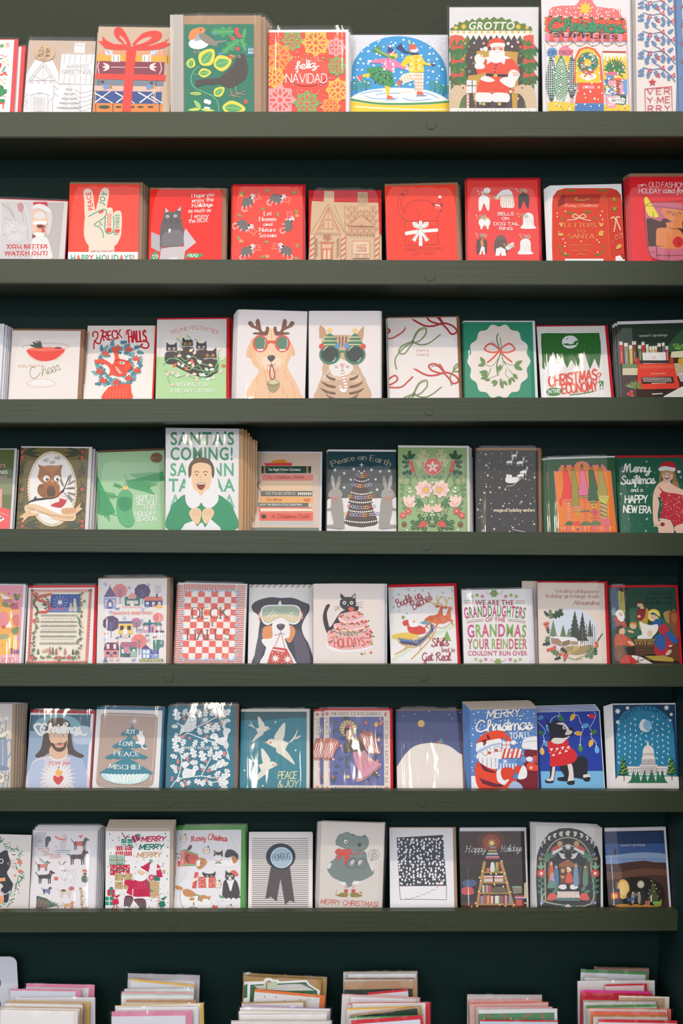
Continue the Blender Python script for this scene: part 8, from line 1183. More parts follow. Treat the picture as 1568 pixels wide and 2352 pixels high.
def a67():
    P('1c3c74', 470, 190, 1050, 190, 1060, 300, 480, 300); P('45507e', 478, 295, 1050, 295, 1065, 700, 480, 700); S('eadacd', 480, 690, 560, 570, 640, 500, 740, 475, 830, 475, 930, 495, 1010, 550, 1100, 640, 1100, 960, 480, 960, 400, 800)
    E('e8b860', 698, 306, 30); [E('ece8e4', x, y, 4) for x, y in ((545, 242), (643, 224), (765, 204), (938, 228), (965, 262), (1030, 210))]; L('5c4c3c', 3, 868, 480, 868, 440)
    for i in range(4): L('8cac8c', 6, 868 - 6 - i*5, 440 + i*10, 868 + 6 + i*5, 440 + i*10)
    E('d84c38', 838, 468, 11); E('3c4c6c', 830, 462, 5)
card(6, 780, (480, 198), (1037, 197), (1068, 885), (490, 885), '45507e', 'night blue card with a huge pale hill, moon and tiny tree', a67, '8c6450', 12, 20, sl=(10, 34, 10), f=1, behind=((2, 0),))
def a68():
    R('5c84bc', -270, 160, 330, 760); dots('eef0f2', 6, -255, 190, 315, 740, 120, 5)
    for o, c in ((5, '3c2c5c'), (0, 'f4f0ec')):
        T('MERRY', -112 + o, 262 + o, 170 + o, 240 + o, 66, c, 's', 1.7, .16); C(c, 8, 160 + o, 245 + o, 185 + o, 240 + o, 195 + o, 245 + o); T('Christmas', -205 + o, 378 + o, 272 + o, 355 + o, 96, c, 'c', 1.4)
    T('TO ALL!', 88, 440, 245, 425, 52, 'f4f0ec', 's', 1.4); P('efe8e4', -280, 755, -150, 755, -160, 900, -280, 900)
    S('efe9e6', -230, 860, -200, 820, -140, 810, -140, 890, -235, 890); S('e8482c', -215, 690, -170, 620, -80, 640, -20, 720, 60, 760, 120, 780, 140, 830, 40, 875, -80, 890, -190, 850); S('6c2438', -170, 640, -110, 690, -40, 720, -60, 730, -140, 705); P('6c2438', -180, 770, -130, 790, -40, 820, 60, 830, 60, 850, -60, 850, -150, 820)
    S('efe8e6', -205, 590, -180, 550, -90, 500, 0, 480, 12, 520, 10, 640, -20, 690, -80, 690, -160, 650, -195, 610); E('e0503c', -92, 557, 16, 13); E('e0503c', -33, 535, 16, 13); OL('6c5868', 4, -165, 540, -120, 520, -105, 560, -125, 580); OL('6c5868', 4, -5, 505, -50, 510, -40, 540, 10, 540); C('6c5868', 4, -120, 520, -95, 510, -80, 530); C('6c5868', 4, -60, 548, -50, 552, -45, 542); up(); [_stroke([(-190 + (i*37) % 185, 600 + (i*23) % 80), (-183 + (i*37) % 185, 606 + (i*23) % 80)], 3, '4c4450') for i in range(40)]
    S('e84a2c', -190, 480, -170, 420, -90, 375, 0, 365, 60, 400, 95, 450, 80, 470, 40, 430, 0, 440, -90, 450); S('f2edea', -205, 510, -195, 475, -90, 450, 0, 435, 10, 480, -80, 495, -170, 545, -205, 545); S('a8bcd8', -195, 540, -90, 490, 10, 470, 5, 485, -80, 502, -175, 555); E('f0eeec', 114, 468, 24, 20); [holly('5c2434', -155 + i*30, 465 - i*12, 45, -30 + i*140, .35) for i in range(3)]; E('d83c34', -140, 468, 9)
    gift('efe8e8', 'd85c4c', 20, 458, 85, 520, 6); P('e0503c', 10, 522, 182, 520, 185, 600, 15, 605); [P('f2ede8', 15 + i*38, 522, 35 + i*38, 522, 12 + i*38, 600, -5 + i*38 if i else 12, 600) for i in range(5)]; star('d8788c', 98, 555, 26, 8, .2); R('6c94cc', -15, 610, 138, 660); R('efe9e8', -20, 650, 140, 705); [R('5c84c4', -15 + i*26, 652, -2 + i*26, 705) for i in range(6)]; star('f2efea', 42, 630, 30, 8, .25)
    S('a8bcd8', 190, 455, 230, 425, 330, 425, 330, 530, 250, 528, 195, 520); S('efeae8', 188, 480, 220, 432, 330, 422, 330, 528, 240, 520, 192, 515); C('8c9cb8', 4, 200, 470, 250, 458, 310, 458); P('7c1c2c', 210, 530, 330, 532, 330, 900, 120, 900, 150, 760, 200, 720); [R('6c94cc', x, 590, x + 40, 640) for x in (180, 250)]; S('e8482c', 230, 650, 280, 640, 330, 680, 310, 710, 240, 700); star('f2e8e4', 265, 685, 25, 8, .2); E('efe8e4', 250, 610, 28, 22); R('d84c40', 285, 580, 315, 640)
    S('f0ebe8', -30, 720, 0, 700, 60, 760, 80, 820, 40, 835, -20, 800); S('e04428', 5, 730, 20, 690, 70, 680, 115, 700, 120, 745, 80, 775, 30, 790); S('e04428', 120, 690, 150, 665, 190, 680, 185, 730, 140, 730); S('f0ebe8', 150, 770, 190, 670, 225, 690, 228, 760, 190, 782); S('e04428', 40, 830, 100, 770, 140, 800, 100, 850, -40, 890); S('a8bcd8', 60, 890, 110, 800, 180, 830, 190, 890)
card(6, 1148, (-262, 190), (308, 172), (328, 882), (-262, 882), '5c84bc', 'blue card with a white-bearded man carrying presents', a68, 'b8a694', 20, 6, 0, sleeve=False, behind=((-2, 2), (-3, 4), (-5, 6), (-7, 8), (-9, 10), (-11, 11), (-14, 12)), f=6, lean=10)
def a69():
    P('1e3c9c', 310, 200, 860, 200, 910, 720, 340, 725); P('78b4d8', 338, 715, 905, 712, 925, 900, 340, 900)
    for v in ((500, 205, 520, 240), (480, 240, 440, 270, 420, 330), (320, 290, 370, 340, 390, 380, 370, 410, 380, 450, 360, 500), (637, 205, 640, 230, 670, 240, 690, 300, 715, 330, 700, 390, 690, 430, 685, 490), (800, 205, 820, 230, 800, 290, 770, 340, 790, 380, 780, 420, 815, 460, 828, 500), (380, 460, 400, 470)): C('d8e4f0', 4, *v)
    for x, y, c, a in ((345, 255, '4c8cc4', -20), (522, 260, '2e7c3c', 40), (622, 250, 'f0b040', -60), (732, 325, '5ca0d8', -20), (785, 243, 'd82c34', 15), (672, 390, 'f0b040', 5), (805, 378, '3c7c48', -30), (780, 472, 'f0b040', -70), (830, 532, '6cb4e0', 80), (688, 518, '4c8c48', 85), (360, 545, 'f0b858', 85), (415, 350, '4c9cd0', 60), (350, 385, '3c6c58', 10), (395, 480, '5ca0d0', 50)): E(c, x, y, 30, 20, a); E('e8e8ec', *along(x, y, a, [(-30, 0)]), 7)
    K = '20242e'
    S(K, 392, 252, 425, 300, 465, 285, 462, 252, 490, 280, 540, 295, 580, 330, 620, 345, 632, 380, 615, 415, 570, 435, 560, 460, 430, 470, 425, 400, 410, 320); S('e4d4cc', 480, 305, 540, 298, 580, 335, 620, 370, 600, 400, 555, 400, 570, 365, 545, 325, 500, 312); E('f2ece8', 550, 342, 14); E(K, 554, 342, 8); S(K, 585, 340, 622, 345, 622, 368, 598, 362); C(K, 5, 560, 405, 590, 408, 622, 400); S('e4d4cc', 440, 470, 460, 430, 550, 430, 600, 410, 560, 450, 520, 480)
    S(K, 510, 680, 600, 620, 690, 585, 730, 600, 752, 640, 745, 740, 720, 780, 620, 770, 580, 800, 500, 795, 495, 770, 550, 755); S(K, 430, 680, 475, 670, 460, 800, 420, 815, 385, 800, 425, 770); S('e4d4cc', 450, 675, 472, 672, 455, 800, 420, 805, 400, 785, 435, 770); S('e4d4cc', 575, 640, 610, 650, 625, 700, 630, 800, 600, 830, 580, 800, 590, 730); S(K, 575, 805, 635, 795, 632, 828, 585, 830); S('e4d4cc', 715, 745, 765, 745, 770, 775, 720, 775); S(K, 712, 775, 770, 765, 765, 800, 725, 800); S(K, 385, 790, 420, 800, 460, 795, 450, 815, 395, 815)
    S('d8242c', 405, 470, 430, 455, 470, 480, 530, 475, 580, 445, 590, 490, 640, 540, 662, 580, 640, 630, 570, 660, 500, 670, 430, 670, 430, 590, 412, 530); [P('f2ece8', 425 + i*48, 520 + (i % 2)*8 - i*6, 455 + i*48, 518 - i*8, 440 + i*48, 545 - i*6) for i in range(4)]; [P('f2ece8', 440 + i*55, 585 - i*16, 472 + i*55, 580 - i*18, 458 + i*55, 562 - i*16) for i in range(3)]; [E('f2ece8', 432 + i*42, 555 - i*8, 4) for i in range(5)]
card(6, 1148, (318, 210), (848, 205), (918, 882), (355, 882), '1e3c9c', 'blue card with a black and white dog in a red sweater', a69, 'e4e4ec', 8, 10, 0, behind=((-2, 3), (-3, 6), (-5, 9), (-7, 12)), f=4, sleeve=False)
def a6j():
    P('0e3c64', 965, 145, 1500, 142, 1545, 800, 990, 800); P('2880a4', 1000, 800, 995, 400, 1010, 280, 1060, 210, 1140, 165, 1240, 152, 1330, 165, 1420, 220, 1475, 300, 1490, 400, 1512, 800); T('HAPPY HOLIDAYS', 1060, 292, 1415, 268, 46, '0e3450', 's', 1.2, arc=90)
    [star('f0ece8', x, y, r, 8, .5) for x, y, r in ((1008, 200, 28), (1092, 172, 20), (1008, 293, 20), (1426, 170, 26), (1467, 228, 18), (1458, 278, 14))]; E('8cc0d8', 1246, 325, 54); S('ece6e0', 1246, 271, 1215, 275, 1192, 322, 1205, 360, 1246, 379, 1280, 370, 1250, 362, 1225, 320)
    up(); g = random.Random(4); [_stroke([(1020 + i*47 + g.uniform(-12, 12), 240 + j*48 + (i % 2)*22 - (0 if 2 < i < 8 else -60)), (1021 + i*47 + g.uniform(-2, 2), 252 + j*48 + (i % 2)*22 - (0 if 2 < i < 8 else -60))], 9, 'e4f0f4') for i in range(10) for j in range(8 - (i in (4, 5))*2) if not (3 < i < 6 and j < 3)]
    W = 'ebe0d6'; S(W, 1000, 770, 1050, 755, 1200, 760, 1500, 760, 1535, 780, 1550, 900, 985, 900); R(W, 1085, 670, 1440, 750); R(W, 1195, 658, 1350, 750); P(W, 1210, 655, 1212, 600, 1330, 600, 1332, 655); P(W, 1220, 600, 1222, 545, 1320, 545, 1322, 600); S(W, 1228, 548, 1235, 510, 1268, 492, 1305, 510, 1312, 548); R(W, 1258, 470, 1274, 498); L(W, 5, 1266, 455, 1266, 480)
    L('5c4c48', 3, 1085, 672, 1440, 672); up(); [_stroke([(1216 + i*10, 612), (1216 + i*10, 655)], 4, '5c4c54') for i in range(12)]; up(); [_stroke([(1228 + i*9, 560), (1228 + i*9, 578)], 3, '6c5c5c') for i in range(11)]; up(); [_stroke([(1092 + i*17, y), (1092 + i*17, y + 14)], 6, '6c5c64') for i in range(21) for y in (688, 715) if not 1200 < 1092 + i*17 < 1345]; [L('5c4c54', 4, 1208 + i*12, 680, 1208 + i*12, 740) for i in range(12)]
    for x, b in ((1058, 750), (1468, 745)):
        fir('2e7c3c', x, b, 175, 100, 6); L('2c2420', 7, x + 4, b, x + 5, b + 48); [C('14301c', 8, x - 14 - i*7, b - 118 + i*27, x, b - 112 + i*27, x + 18 + i*7, b - 130 + i*27) for i in range(5)]; [E('f0b83c', x - 18 + (i*29) % 40 - 4, b - 110 + i*13, 5) for i in range(8)]
    P('24704a', 1090, 815, 1120, 790, 1142, 700, 1160, 770, 1178, 705, 1205, 805, 1238, 705, 1262, 805, 1298, 700, 1335, 805, 1350, 700, 1370, 770, 1390, 700, 1415, 790, 1438, 815)
card(6, 1148, (962, 142), (1498, 140), (1553, 885), (990, 885), 'ebe0d6', 'blue card with a snowy domed capitol between two trees', a6j, 'e6e2e6', 8, 12, 4, behind=((-5, -2), (-9, -4), (-13, -6), (-17, -8)), f=3, sleeve=False)
# ------------------------------------------------------------------ row 7
def a71():
    for i in range(70):
        g = random.Random(i); a = -100 + i*2.9; r = 250 + g.uniform(-35, 35); x, y = along(-60, 545, a, [(r*.95, 0)])[0], 545 + (r*1.12)*math.sin(math.radians(a)); L(['2e7850', '1e5c3c', '5ca878', '84b490'][i % 4], 8, x, y, x + g.uniform(-20, 45), y + g.uniform(-55, 30))
    [E('e0785c', x, y, r) for x, y, r in ((168, 447, 20), (172, 527, 17), (130, 563, 9))]
    K = '3a3c42'; S(K, -120, 420, -20, 380, 55, 345, 75, 400, 92, 450, 80, 500, 60, 540, 90, 600, 112, 640, 90, 690, 40, 700, 20, 640, -60, 600, -140, 560); S(K, 40, 700, 75, 712, 70, 780, 45, 798, 30, 770); E(K, 42, 690, 34, 32); [C('8c8c90', 3, 60, 460, 90, 440 + i*15, 130, 430 + i*25) for i in range(4)]; OE('e8e4e0', 6, 10, 440, 18); C('e8e4e0', 5, 18, 700, 45, 725, 75, 705)
    P('e8a070', -60, 590, 45, 580, 48, 610, -60, 620); S('e8a070', -60, 740, 20, 735, 35, 760, 20, 800, -60, 810); T('JOY', -60, 690, 8, 680, 50, '6c4c44', 'b')
card(7, 0, (-350, 200), (270, 195), (215, 878), (-390, 878), 'ddd0c8', 'beige card with a black cat reaching through a fir wreath', a71, None, sleeve=False, f=0)
def a72():
    P('c8c4c8', 300, 195, 395, 190, 390, 322, 295, 322); up(); [E('9c98a0', 340 + 38*math.cos(i*.52), 258 + 55*math.sin(i*.52), 3) for i in range(12)]; L('6c6870', 3, 325, 258, 355, 256, 355, 278, 325, 280, 325, 258, 340, 270, 355, 256); OE('6c6870', 3, 342, 238, 9, 5)
    S('3c5850', 390, 250, 405, 228, 432, 232, 435, 262, 415, 290, 405, 320, 390, 315); P('d86c5c', 405, 270, 430, 272, 420, 282)
    E('d8c8c8', 550, 222, 20, 18); S('d8c8c8', 520, 340, 515, 290, 540, 240, 575, 235, 582, 250, 570, 270, 560, 340); E('d8c8c8', 480, 318, 14); E('k', 562, 240, 4); C('e07868', 14, 475, 230, 510, 250, 560, 258); C('7c9ca8', 8, 490, 348, 550, 350, 590, 346); C('6c9080', 4, 455, 350, 500, 365, 580, 365, 605, 345)
    walkdog('5c5450', 685, 290, 62); R('e06458', 655, 270, 705, 310); P('e0685c', 670, 225, 712, 215, 695, 245); walkdog('54443e', 665, 405, 74, 1, '', False); L('d86458', 6, 700, 378, 712, 392)
    walkdog('6c5450', 365, 480, 50); R('e08070', 345, 465, 400, 496); C('8cb098', 14, 340, 415, 370, 445, 410, 460); walkdog('3c3c40', 385, 575, 66); R('d86458', 465, 575, 498, 605); L('e07868', 7, 425, 540, 440, 555)
    S('eee6e2', 520, 500, 560, 530, 640, 540, 660, 570, 640, 600, 560, 590, 530, 560); [L('eae2de', 10, x, 580, x + 2, 640) for x in (545, 560, 620, 640)]; up(); [E('6c6464', 525 + (i*31) % 130, 505 + (i*17) % 95 + (i % 3)*8, 3) for i in range(42)]; S('eee6e2', 505, 480, 540, 475, 560, 500, 540, 525, 515, 510); [C('6c5c54', 4, 530 + s*6, 475, 530 + s*20, 455, 530 + s*22, 440) for s in (-1, 1)]; [C('6c5c54', 3, 545, 458, 560, 450, 570, 442)]; L('d86458', 6, 530, 520, 568, 518)
    S('5c6c54', 700, 580, 725, 558, 752, 575, 755, 610, 735, 622, 705, 615); E('c8b0a0', 730, 545, 22, 20); E('3c3434', 731, 550, 12, 9); P('d86458', 700, 525, 720, 508, 750, 520, 748, 532); walkdog('3c3c48', 400, 690, 36); R('6c84a4', 385, 680, 425, 710); walkdog('e0ccb4', 560, 705, 56); E('5c4c44', 545, 692, 22, 10); S('b86c5c', 590, 670, 612, 656, 635, 668, 630, 685, 600, 690)
    P('3c5c4c', 315, 735, 400, 760, 480, 825, 400, 840, 310, 845); [needles('4c7058', 320 + i*28, 800 + i*3, 60, -30 + i*8, 5, .4, 4) for i in range(5)]; [OL('d06458', 4, 340 + i*35, 765 + i*8, 320 + i*35, 800 + i*4, 345 + i*35, 835) for i in range(3)]; C('d06458', 5, 295, 840, 380, 850, 490, 850, 495, 825); L('6c5c54', 3, 490, 830, 545, 815); walkdog('d8a468', 585, 815, 42); L('d85c50', 9, 618, 795, 622, 845)
    S('c8ac8c', 690, 745, 725, 740, 740, 790, 735, 845, 700, 850, 692, 800); [E('6c5448', x, y, 7) for x, y in ((715, 790), (702, 810), (725, 770))]; L('c8ac8c', 9, 700, 750, 690, 690); L('c8ac8c', 8, 735, 840, 755, 830); E('d86458', 690, 675, 10); E('c8ac8c', 712, 712, 22, 24); R('5c7c5c', 695, 735, 730, 745)
    for i, (t, x0, x1) in enumerate((('DECK THE', 325, 425), ('HALLS', 362, 422), ('WITH ALL THE', 380, 516), ('DOGGIES!', 428, 524))): T(t, x0, 343 + i*24, x1, 342 + i*24, 16, 'dc8070', 's', 1.2)
card(7, 0, (283, 180), (835, 175), (800, 878), (240, 878), 'e8dedb', 'white card with a crowd of small dogs in winter clothes', a72, 'e0dcde', 8, 8, 0, behind=((3, 5), (6, 7), (9, 5), (12, 4)), f=4)
def a73():
    dots('2e5c4c', 5, 915, 195, 1450, 860, 90, 7)
    for i, c in enumerate(('c82454', '1e7860', 'c8a078')): T('MERRY', 1212 - i*20, 272 + i*68, 1415 - i*18, 268 + i*68, 40, c, 's', 2.6, .25)
    for c, rb, x0, y0, x1, y1, a in (('2e8c70', 'eae4d8', 1040, 250, 1135, 330, 0), ('c83048', 'eae0d4', 992, 310, 1130, 395, 0), ('eae4da', 'e08458', 938, 385, 1066, 480, 0), ('c83048', '2e7c58', 945, 470, 1112, 560, 0), ('c8a478', 'f0e8e0', 985, 545, 1135, 680, 0), ('c83048', '3c8c6c', 920, 685, 985, 745, 0), ('2e8c70', 'eae4d8', 898, 745, 975, 818, 0)):
        gift(c, rb, x0, y0, x1, y1, 7)
    [L('2e8c70', 4, 940 + i*14, 388, 940 + i*14, 478) for i in range(10)]; [L('2e8c70', 4, 938, 395 + i*14, 1066, 395 + i*14) for i in range(6)]; [L('eae0d4', 4, 995 + i*18, 310, 1010 + i*18, 395) for i in range(7)]; dots('f0e8dc', 5, 950, 480, 1110, 550, 18, 3); dots('5c7c50', 6, 990, 560, 1130, 670, 16, 4); dots('e4ece0', 4, 1045, 258, 1130, 325, 14, 3)
    P('a83054', 1125, 230, 1180, 205, 1205, 250, 1150, 285); E('5c8c68', 1188, 222, 16); L('f0d8c8', 6, 1150, 218, 1172, 272); L('8c2450', 8, 1075, 245, 1045, 195); L('8c2450', 8, 1080, 245, 1090, 225, 1110, 235); E('3c8c7c', 955, 675, 16)
    P('d0aC80', 1275, 605, 1365, 615, 1360, 740, 1310, 758, 1275, 740); [L('a88458', 3, 1280, 620 + i*16, 1362, 628 + i*16) for i in range(8)]; R('2e7c64', 1320, 560, 1370, 608); E('d04868', 1298, 580, 26); star('f0dcd0', 1298, 582, 20, 8, .2); P('c82454', 1340, 520, 1380, 510, 1395, 575, 1345, 580); E('e8c4a8', 1358, 502, 14); P('c82454', 1348, 460, 1380, 495, 1345, 498); R('c8a478', 1395, 515, 1415, 545)
    S('c8244c', 1110, 620, 1170, 600, 1230, 580, 1280, 620, 1285, 700, 1275, 760, 1180, 765, 1090, 720, 1100, 670); [C('e06080', 3, 1150 + i*22, 620, 1160 + i*20, 650, 1150 + i*24, 680) for i in range(5)]; S('f2ece6', 1085, 715, 1160, 745, 1275, 745, 1275, 765, 1160, 768, 1082, 735); L('f2ece6', 8, 1140, 680, 1138, 740); OL('7c1c3c', 4, 1195, 695, 1232, 695, 1228, 725, 1198, 722); S('e8c4a4', 1170, 545, 1200, 515, 1245, 530, 1250, 565, 1210, 585); S('f0ebe6', 1155, 560, 1180, 540, 1215, 565, 1250, 540, 1260, 580, 1225, 610, 1170, 605); P('c8244c', 1205, 495, 1290, 442, 1270, 545); L('f2ece6', 16, 1198, 500, 1270, 540); E('7cac90', 1294, 438, 15); [E('3c2c2c', x, y, 3) for x, y in ((1195, 540), (1222, 548))]; S('c8244c', 1070, 610, 1110, 600, 1170, 620, 1150, 660, 1080, 645); C('2e7c64', 9, 1250, 600, 1290, 690, 1310, 695)
    S('7c3450', 1075, 740, 1140, 745, 1130, 800, 1100, 840, 1065, 830); S('7c3450', 1150, 765, 1240, 765, 1250, 850, 1215, 855, 1170, 800); [L('4c8c70', 5, 1085 + i*16, 750, 1072 + i*14, 825) for i in range(4)]; [L('4c8c70', 5, 1165 + i*22, 770, 1205 + i*14, 845) for i in range(4)]; S('d8a070', 1020, 850, 1080, 845, 1080, 875, 1020, 872); S('d8a070', 1190, 865, 1215, 855, 1250, 860, 1245, 880, 1195, 880); E('e8ece4', 1085, 835, 20, 9); E('e8ece4', 1230, 852, 20, 9)
    for x, y, c, h in ((992, 800, 'c8244c', 'c8244c'), (1390, 820, '1e7860', '1e7860')): S(c, x - 20, y - 35, x + 15, y - 40, x + 25, y + 5, x - 25, y + 5); E('e8c4a8', x, y - 50, 14); P(h, x - 14, y - 58, x + 45, y - 78 - (x > 1300)*5, x + 12, y - 44); [L(c, 7, x - 8 + k*14, y, x - 25 + k*32, y + 65) for k in range(2)]; L(c, 8, x - 10, y - 25, x - 30, y - 10)
    C('f0e0da', 12, 1355, 840, 1360, 740, 1380, 708, 1408, 715, 1412, 735); [L('c83048', 7, 1352 + i, 830 - i*24, 1364 + i, 820 - i*24) for i in range(5)]; C('5c6c64', 3, 890, 860, 1000, 850, 1180, 860, 1300, 850, 1450, 858)
card(7, 0, (908, 182), (1457, 177), (1452, 878), (885, 878), 'ece4de', 'white card with a man in pink hauling a tower of presents', a73, 'b8a694', 14, 32, 0, behind=((-1, 4), (0, 7), (1, 10), (2, 13), (2, 16), (3, 19)), f=6, lean=10, sleeve=False)
def a74():
    T('Meowy', 180, 275, 305, 260, 50, 'd0343c', 'c', 1.3); T('Christmas', 325, 255, 490, 272, 52, 'd0343c', 'c', 1.3)
    for x, y in ((118, 245), (315, 350), (412, 640), (510, 848)): E('f0ecd4', x, y, 30); [L('d85c50', 4, x - 26, y - 8 + i*16, x + 26, y - 12 + i*16) for i in range(2)]; R('3c3c3c', x + 8, y - 40, x + 20, y - 26); OE('6c6458', 3, x, y, 30)
    for v in ((560, 325, 535, 260, 520, 240, 545, 235), (80, 615, 120, 570, 140, 545, 120, 535)): C('f0ead8', 13, *v); C('8c9c6c', 2.5, *v)
    P('d8584c', 55, 350, 90, 345, 230, 380, 255, 420, 215, 480, 70, 485); [L('f0b0a4', 5, 95 + i*9, 345 + i*2, 90 + i*9, 484) for i in range(4)]; L('8cac70', 18, 120, 345, 235, 385); L('8cac70', 18, 110, 470, 215, 472); S('5c4438', 145, 345, 175, 300, 190, 320, 170, 345); C('5c4438', 14, 160, 385, 140, 420, 165, 450); S('f0ece4', 50, 350, 90, 345, 88, 430, 60, 430); dots('4c4440', 5, 55, 360, 88, 425, 8, 2); S('c8844c', 230, 420, 290, 415, 318, 455, 260, 510, 225, 480); S('f0ebe6', 230, 440, 260, 430, 255, 480, 230, 480); E('3c3430', 268, 455, 6)
    S('f0ece8', 375, 430, 400, 400, 480, 380, 560, 360, 590, 420, 580, 470, 480, 490, 400, 485); S('3a3434', 470, 400, 490, 345, 540, 345, 585, 385, 580, 430, 540, 400, 500, 410); S('c8844c', 530, 400, 560, 400, 580, 440, 545, 460); catface('3a3434', 415, 395, 38, 'p', 'f0ece8'); S('f0ece8', 378, 400, 415, 390, 450, 405, 430, 440, 390, 435); P('c8844c', 375, 340, 395, 365, 378, 390); C('d85048', 6, 385, 432, 415, 440, 445, 430); holly('4c8c4c', 415, 450, 30, 160); holly('4c8c4c', 415, 450, 30, 20)
    R('d8503c', 245, 575, 392, 668); dots('f2ece6', 4, 250, 580, 390, 662, 26, 3); R('f0e4d0', 312, 575, 332, 668); P('d8503c', 215, 535, 245, 535, 225, 675, 190, 670); P('f0e4d0', 185, 600, 240, 575, 238, 600, 190, 625); S('3a3434', 300, 575, 278, 535, 320, 548, 370, 545, 392, 528, 378, 575); eyes(340, 568, 18, 7)
    S('3a3434', 465, 610, 520, 590, 570, 610, 598, 700, 585, 755, 515, 765, 455, 745, 452, 690); S('f0ece8', 490, 600, 548, 600, 540, 640, 520, 700, 500, 640); catface('3a3434', 515, 572, 40, 'p', 'e0e0c8'); P('f0ece8', 500, 600, 515, 560, 532, 600); S('e0604c', 520, 530, 555, 518, 585, 550, 590, 572, 560, 565); E('f2ece8', 592, 575, 11); E('f0ece8', 505, 770, 16); E('f0ece8', 545, 770, 16); L('3a3434', 14, 575, 748, 612, 748)
    S('f0ebe4', 95, 690, 160, 680, 250, 720, 330, 760, 350, 830, 320, 865, 200, 830, 130, 850, 90, 780); C('5c544c', 3, 95, 690, 90, 770, 130, 850, 200, 835, 320, 865); S('c8884c', 110, 690, 160, 680, 225, 720, 200, 745, 130, 740); S('c8884c', 50, 650, 100, 660, 110, 685, 60, 680); E('c8884c', 190, 765, 24, 14); E('c8884c', 205, 808, 8, 16); S('c8884c', 245, 740, 290, 730, 330, 745, 350, 735, 330, 780, 280, 790, 250, 775); S('f0ebe4', 280, 770, 325, 765, 330, 800, 295, 810); C('4c8c50', 9, 220, 735, 245, 730, 245, 780); P('d8503c', 360, 840, 372, 812, 392, 825, 412, 820, 405, 855, 380, 862)
    S('ece4dc', 395, 775, 430, 755, 460, 765, 440, 785); holly('3c8c44', 440, 755, 30, -120); holly('3c8c44', 440, 755, 30, -30); dots('f0e4b0', 4, 60, 190, 600, 640, 14, 6)
card(7, 390, (48, 175), (612, 175), (610, 878), (35, 878), 'eae3e2', 'white card with six playful cats and baubles', a74, '4c9a3c', 26, 36, 0, sl=(8, 10, 12), behind=((3, 3), (5, 2)), f=5)
def a75():
    up()
    for j in range(36): _stroke([(703 + i*9.5, 242 + j*17.7 + (i % 2)*7) for i in range(52)], 4, '5c5452', cap=False)
    P('5c5456', 865, 490, 945, 490, 948, 585, 915, 785, 868, 745, 818, 765); P('5c5456', 945, 490, 1028, 490, 1068, 795, 1030, 775, 988, 815, 948, 585); E('3c4450', 950, 400, 126, 112, 0, 40); E('b4c4d0', 957, 410, 94, 90, 0, 40); up(); [E('dce4e8', 957 + 90*math.cos(i*.105), 410 + 86*math.sin(i*.105), 4) for i in range(60)]; E('a8bcc8', 957, 412, 84, 80); T('HUMBUG', 882, 438, 1032, 425, 56, '6c7c84', 's', .9)
card(7, 390, (680, 208), (1225, 205), (1225, 878), (663, 878), 'ebe0d8', 'white card with a grey rosette badge over zigzag lines', a75, 'e2dada', 6, 0, 0, behind=((-1, 3),), f=1, sleeve=False)
def a76():
    Gc, Gd = '7c8880', '4c5450'; S(Gc, -10, 215, 30, 200, 60, 188, 90, 200, 130, 215, 190, 225, 215, 212, 245, 250, 248, 300, 215, 345, 150, 350, 60, 340, 10, 320, -30, 300, -35, 265); S(Gc, -45, 420, 10, 340, 140, 350, 220, 360, 238, 440, 250, 460, 285, 480, 292, 540, 250, 580, 160, 620, 90, 660, 60, 660, 0, 610, -60, 580, -105, 520, -95, 460)
    S('e8dcd4', 250, 460, 285, 460, 292, 500, 280, 530); S('e8dcd4', -105, 500, -95, 460, -70, 460, -85, 500); [OL(Gd, 5, x, 440, x + 50, 415, x + 65, 470, x + 30, 505, x - 20, 480) for x in (75, 160)]; [S('d8ccc4', x, 440, x + 30, 430, x + 25, 455, x, 475) for x in (95, 160)]
    E('efe8e2', 52, 272, 16, 18); E('3c3c40', 55, 275, 8); C(Gd, 4, 20, 265, 40, 250, 75, 260); E(Gd, 168, 300, 18); E('2c3030', 168, 300, 8); C(Gd, 4, 140, 345, 180, 350, 215, 335); E(Gd, 115, 215, 8, 10); E(Gd, 210, 228, 9); S(Gc, 55, 210, 55, 190, 75, 190, 80, 210)
    ribbon('d84840', 30, 370, 60, 24); C('d84840', 22, 45, 385, 55, 420, 45, 465); C('d84840', 9, 60, 375, 120, 380, 180, 365); P('f0ece8', 100, 640, 120, 610, 185, 612, 160, 640); P('f0ece8', -10, 615, 50, 620, 55, 645, 15, 640)
    for x in (42, 105): R('e8dcd4', x, 645, x + 22, 690); [L('d85c50', 5, x, 655 + i*14, x + 22, 655 + i*14) for i in range(3)]; P('d04840', x - 8, 685, x + 32, 685, x + 24, 710, x, 710)
    S('9c803c', 95, 710, 150, 712, 185, 730, 190, 715, 178, 700, 170, 705, 192, 740, 100, 748); S('9c803c', 65, 710, 10, 712, -25, 730, -30, 700, -20, 690, -32, 735, 60, 748)
    OE('6c645c', 3, 293, 382, 46, 44); L('6c645c', 3, 275, 420, 262, 435, 290, 425); [T(t, x0, y, x1, y, 10, '4c443c', 's', 1.2) for t, x0, x1, y in (('WHO', 280, 308, 358), ('ASKED', 272, 318, 376), ('FOR THE', 264, 322, 393), ('HIPPO?', 272, 314, 410))]; T('MERRY CHRISTMAS!', -165, 806, 325, 830, 40, 'd8604c', 's', 1.4, .12)
card(7, 780, (-156, 100), (383, 120), (392, 878), (-200, 873), 'e0d3c6', 'cream card with a grey hippo wearing a red bow and curly shoes', a76, None, sl=(10, 6, 18), behind=((-4, -1), (-7, -3), (-10, -6), (3, -3)), f=6, lean=8)
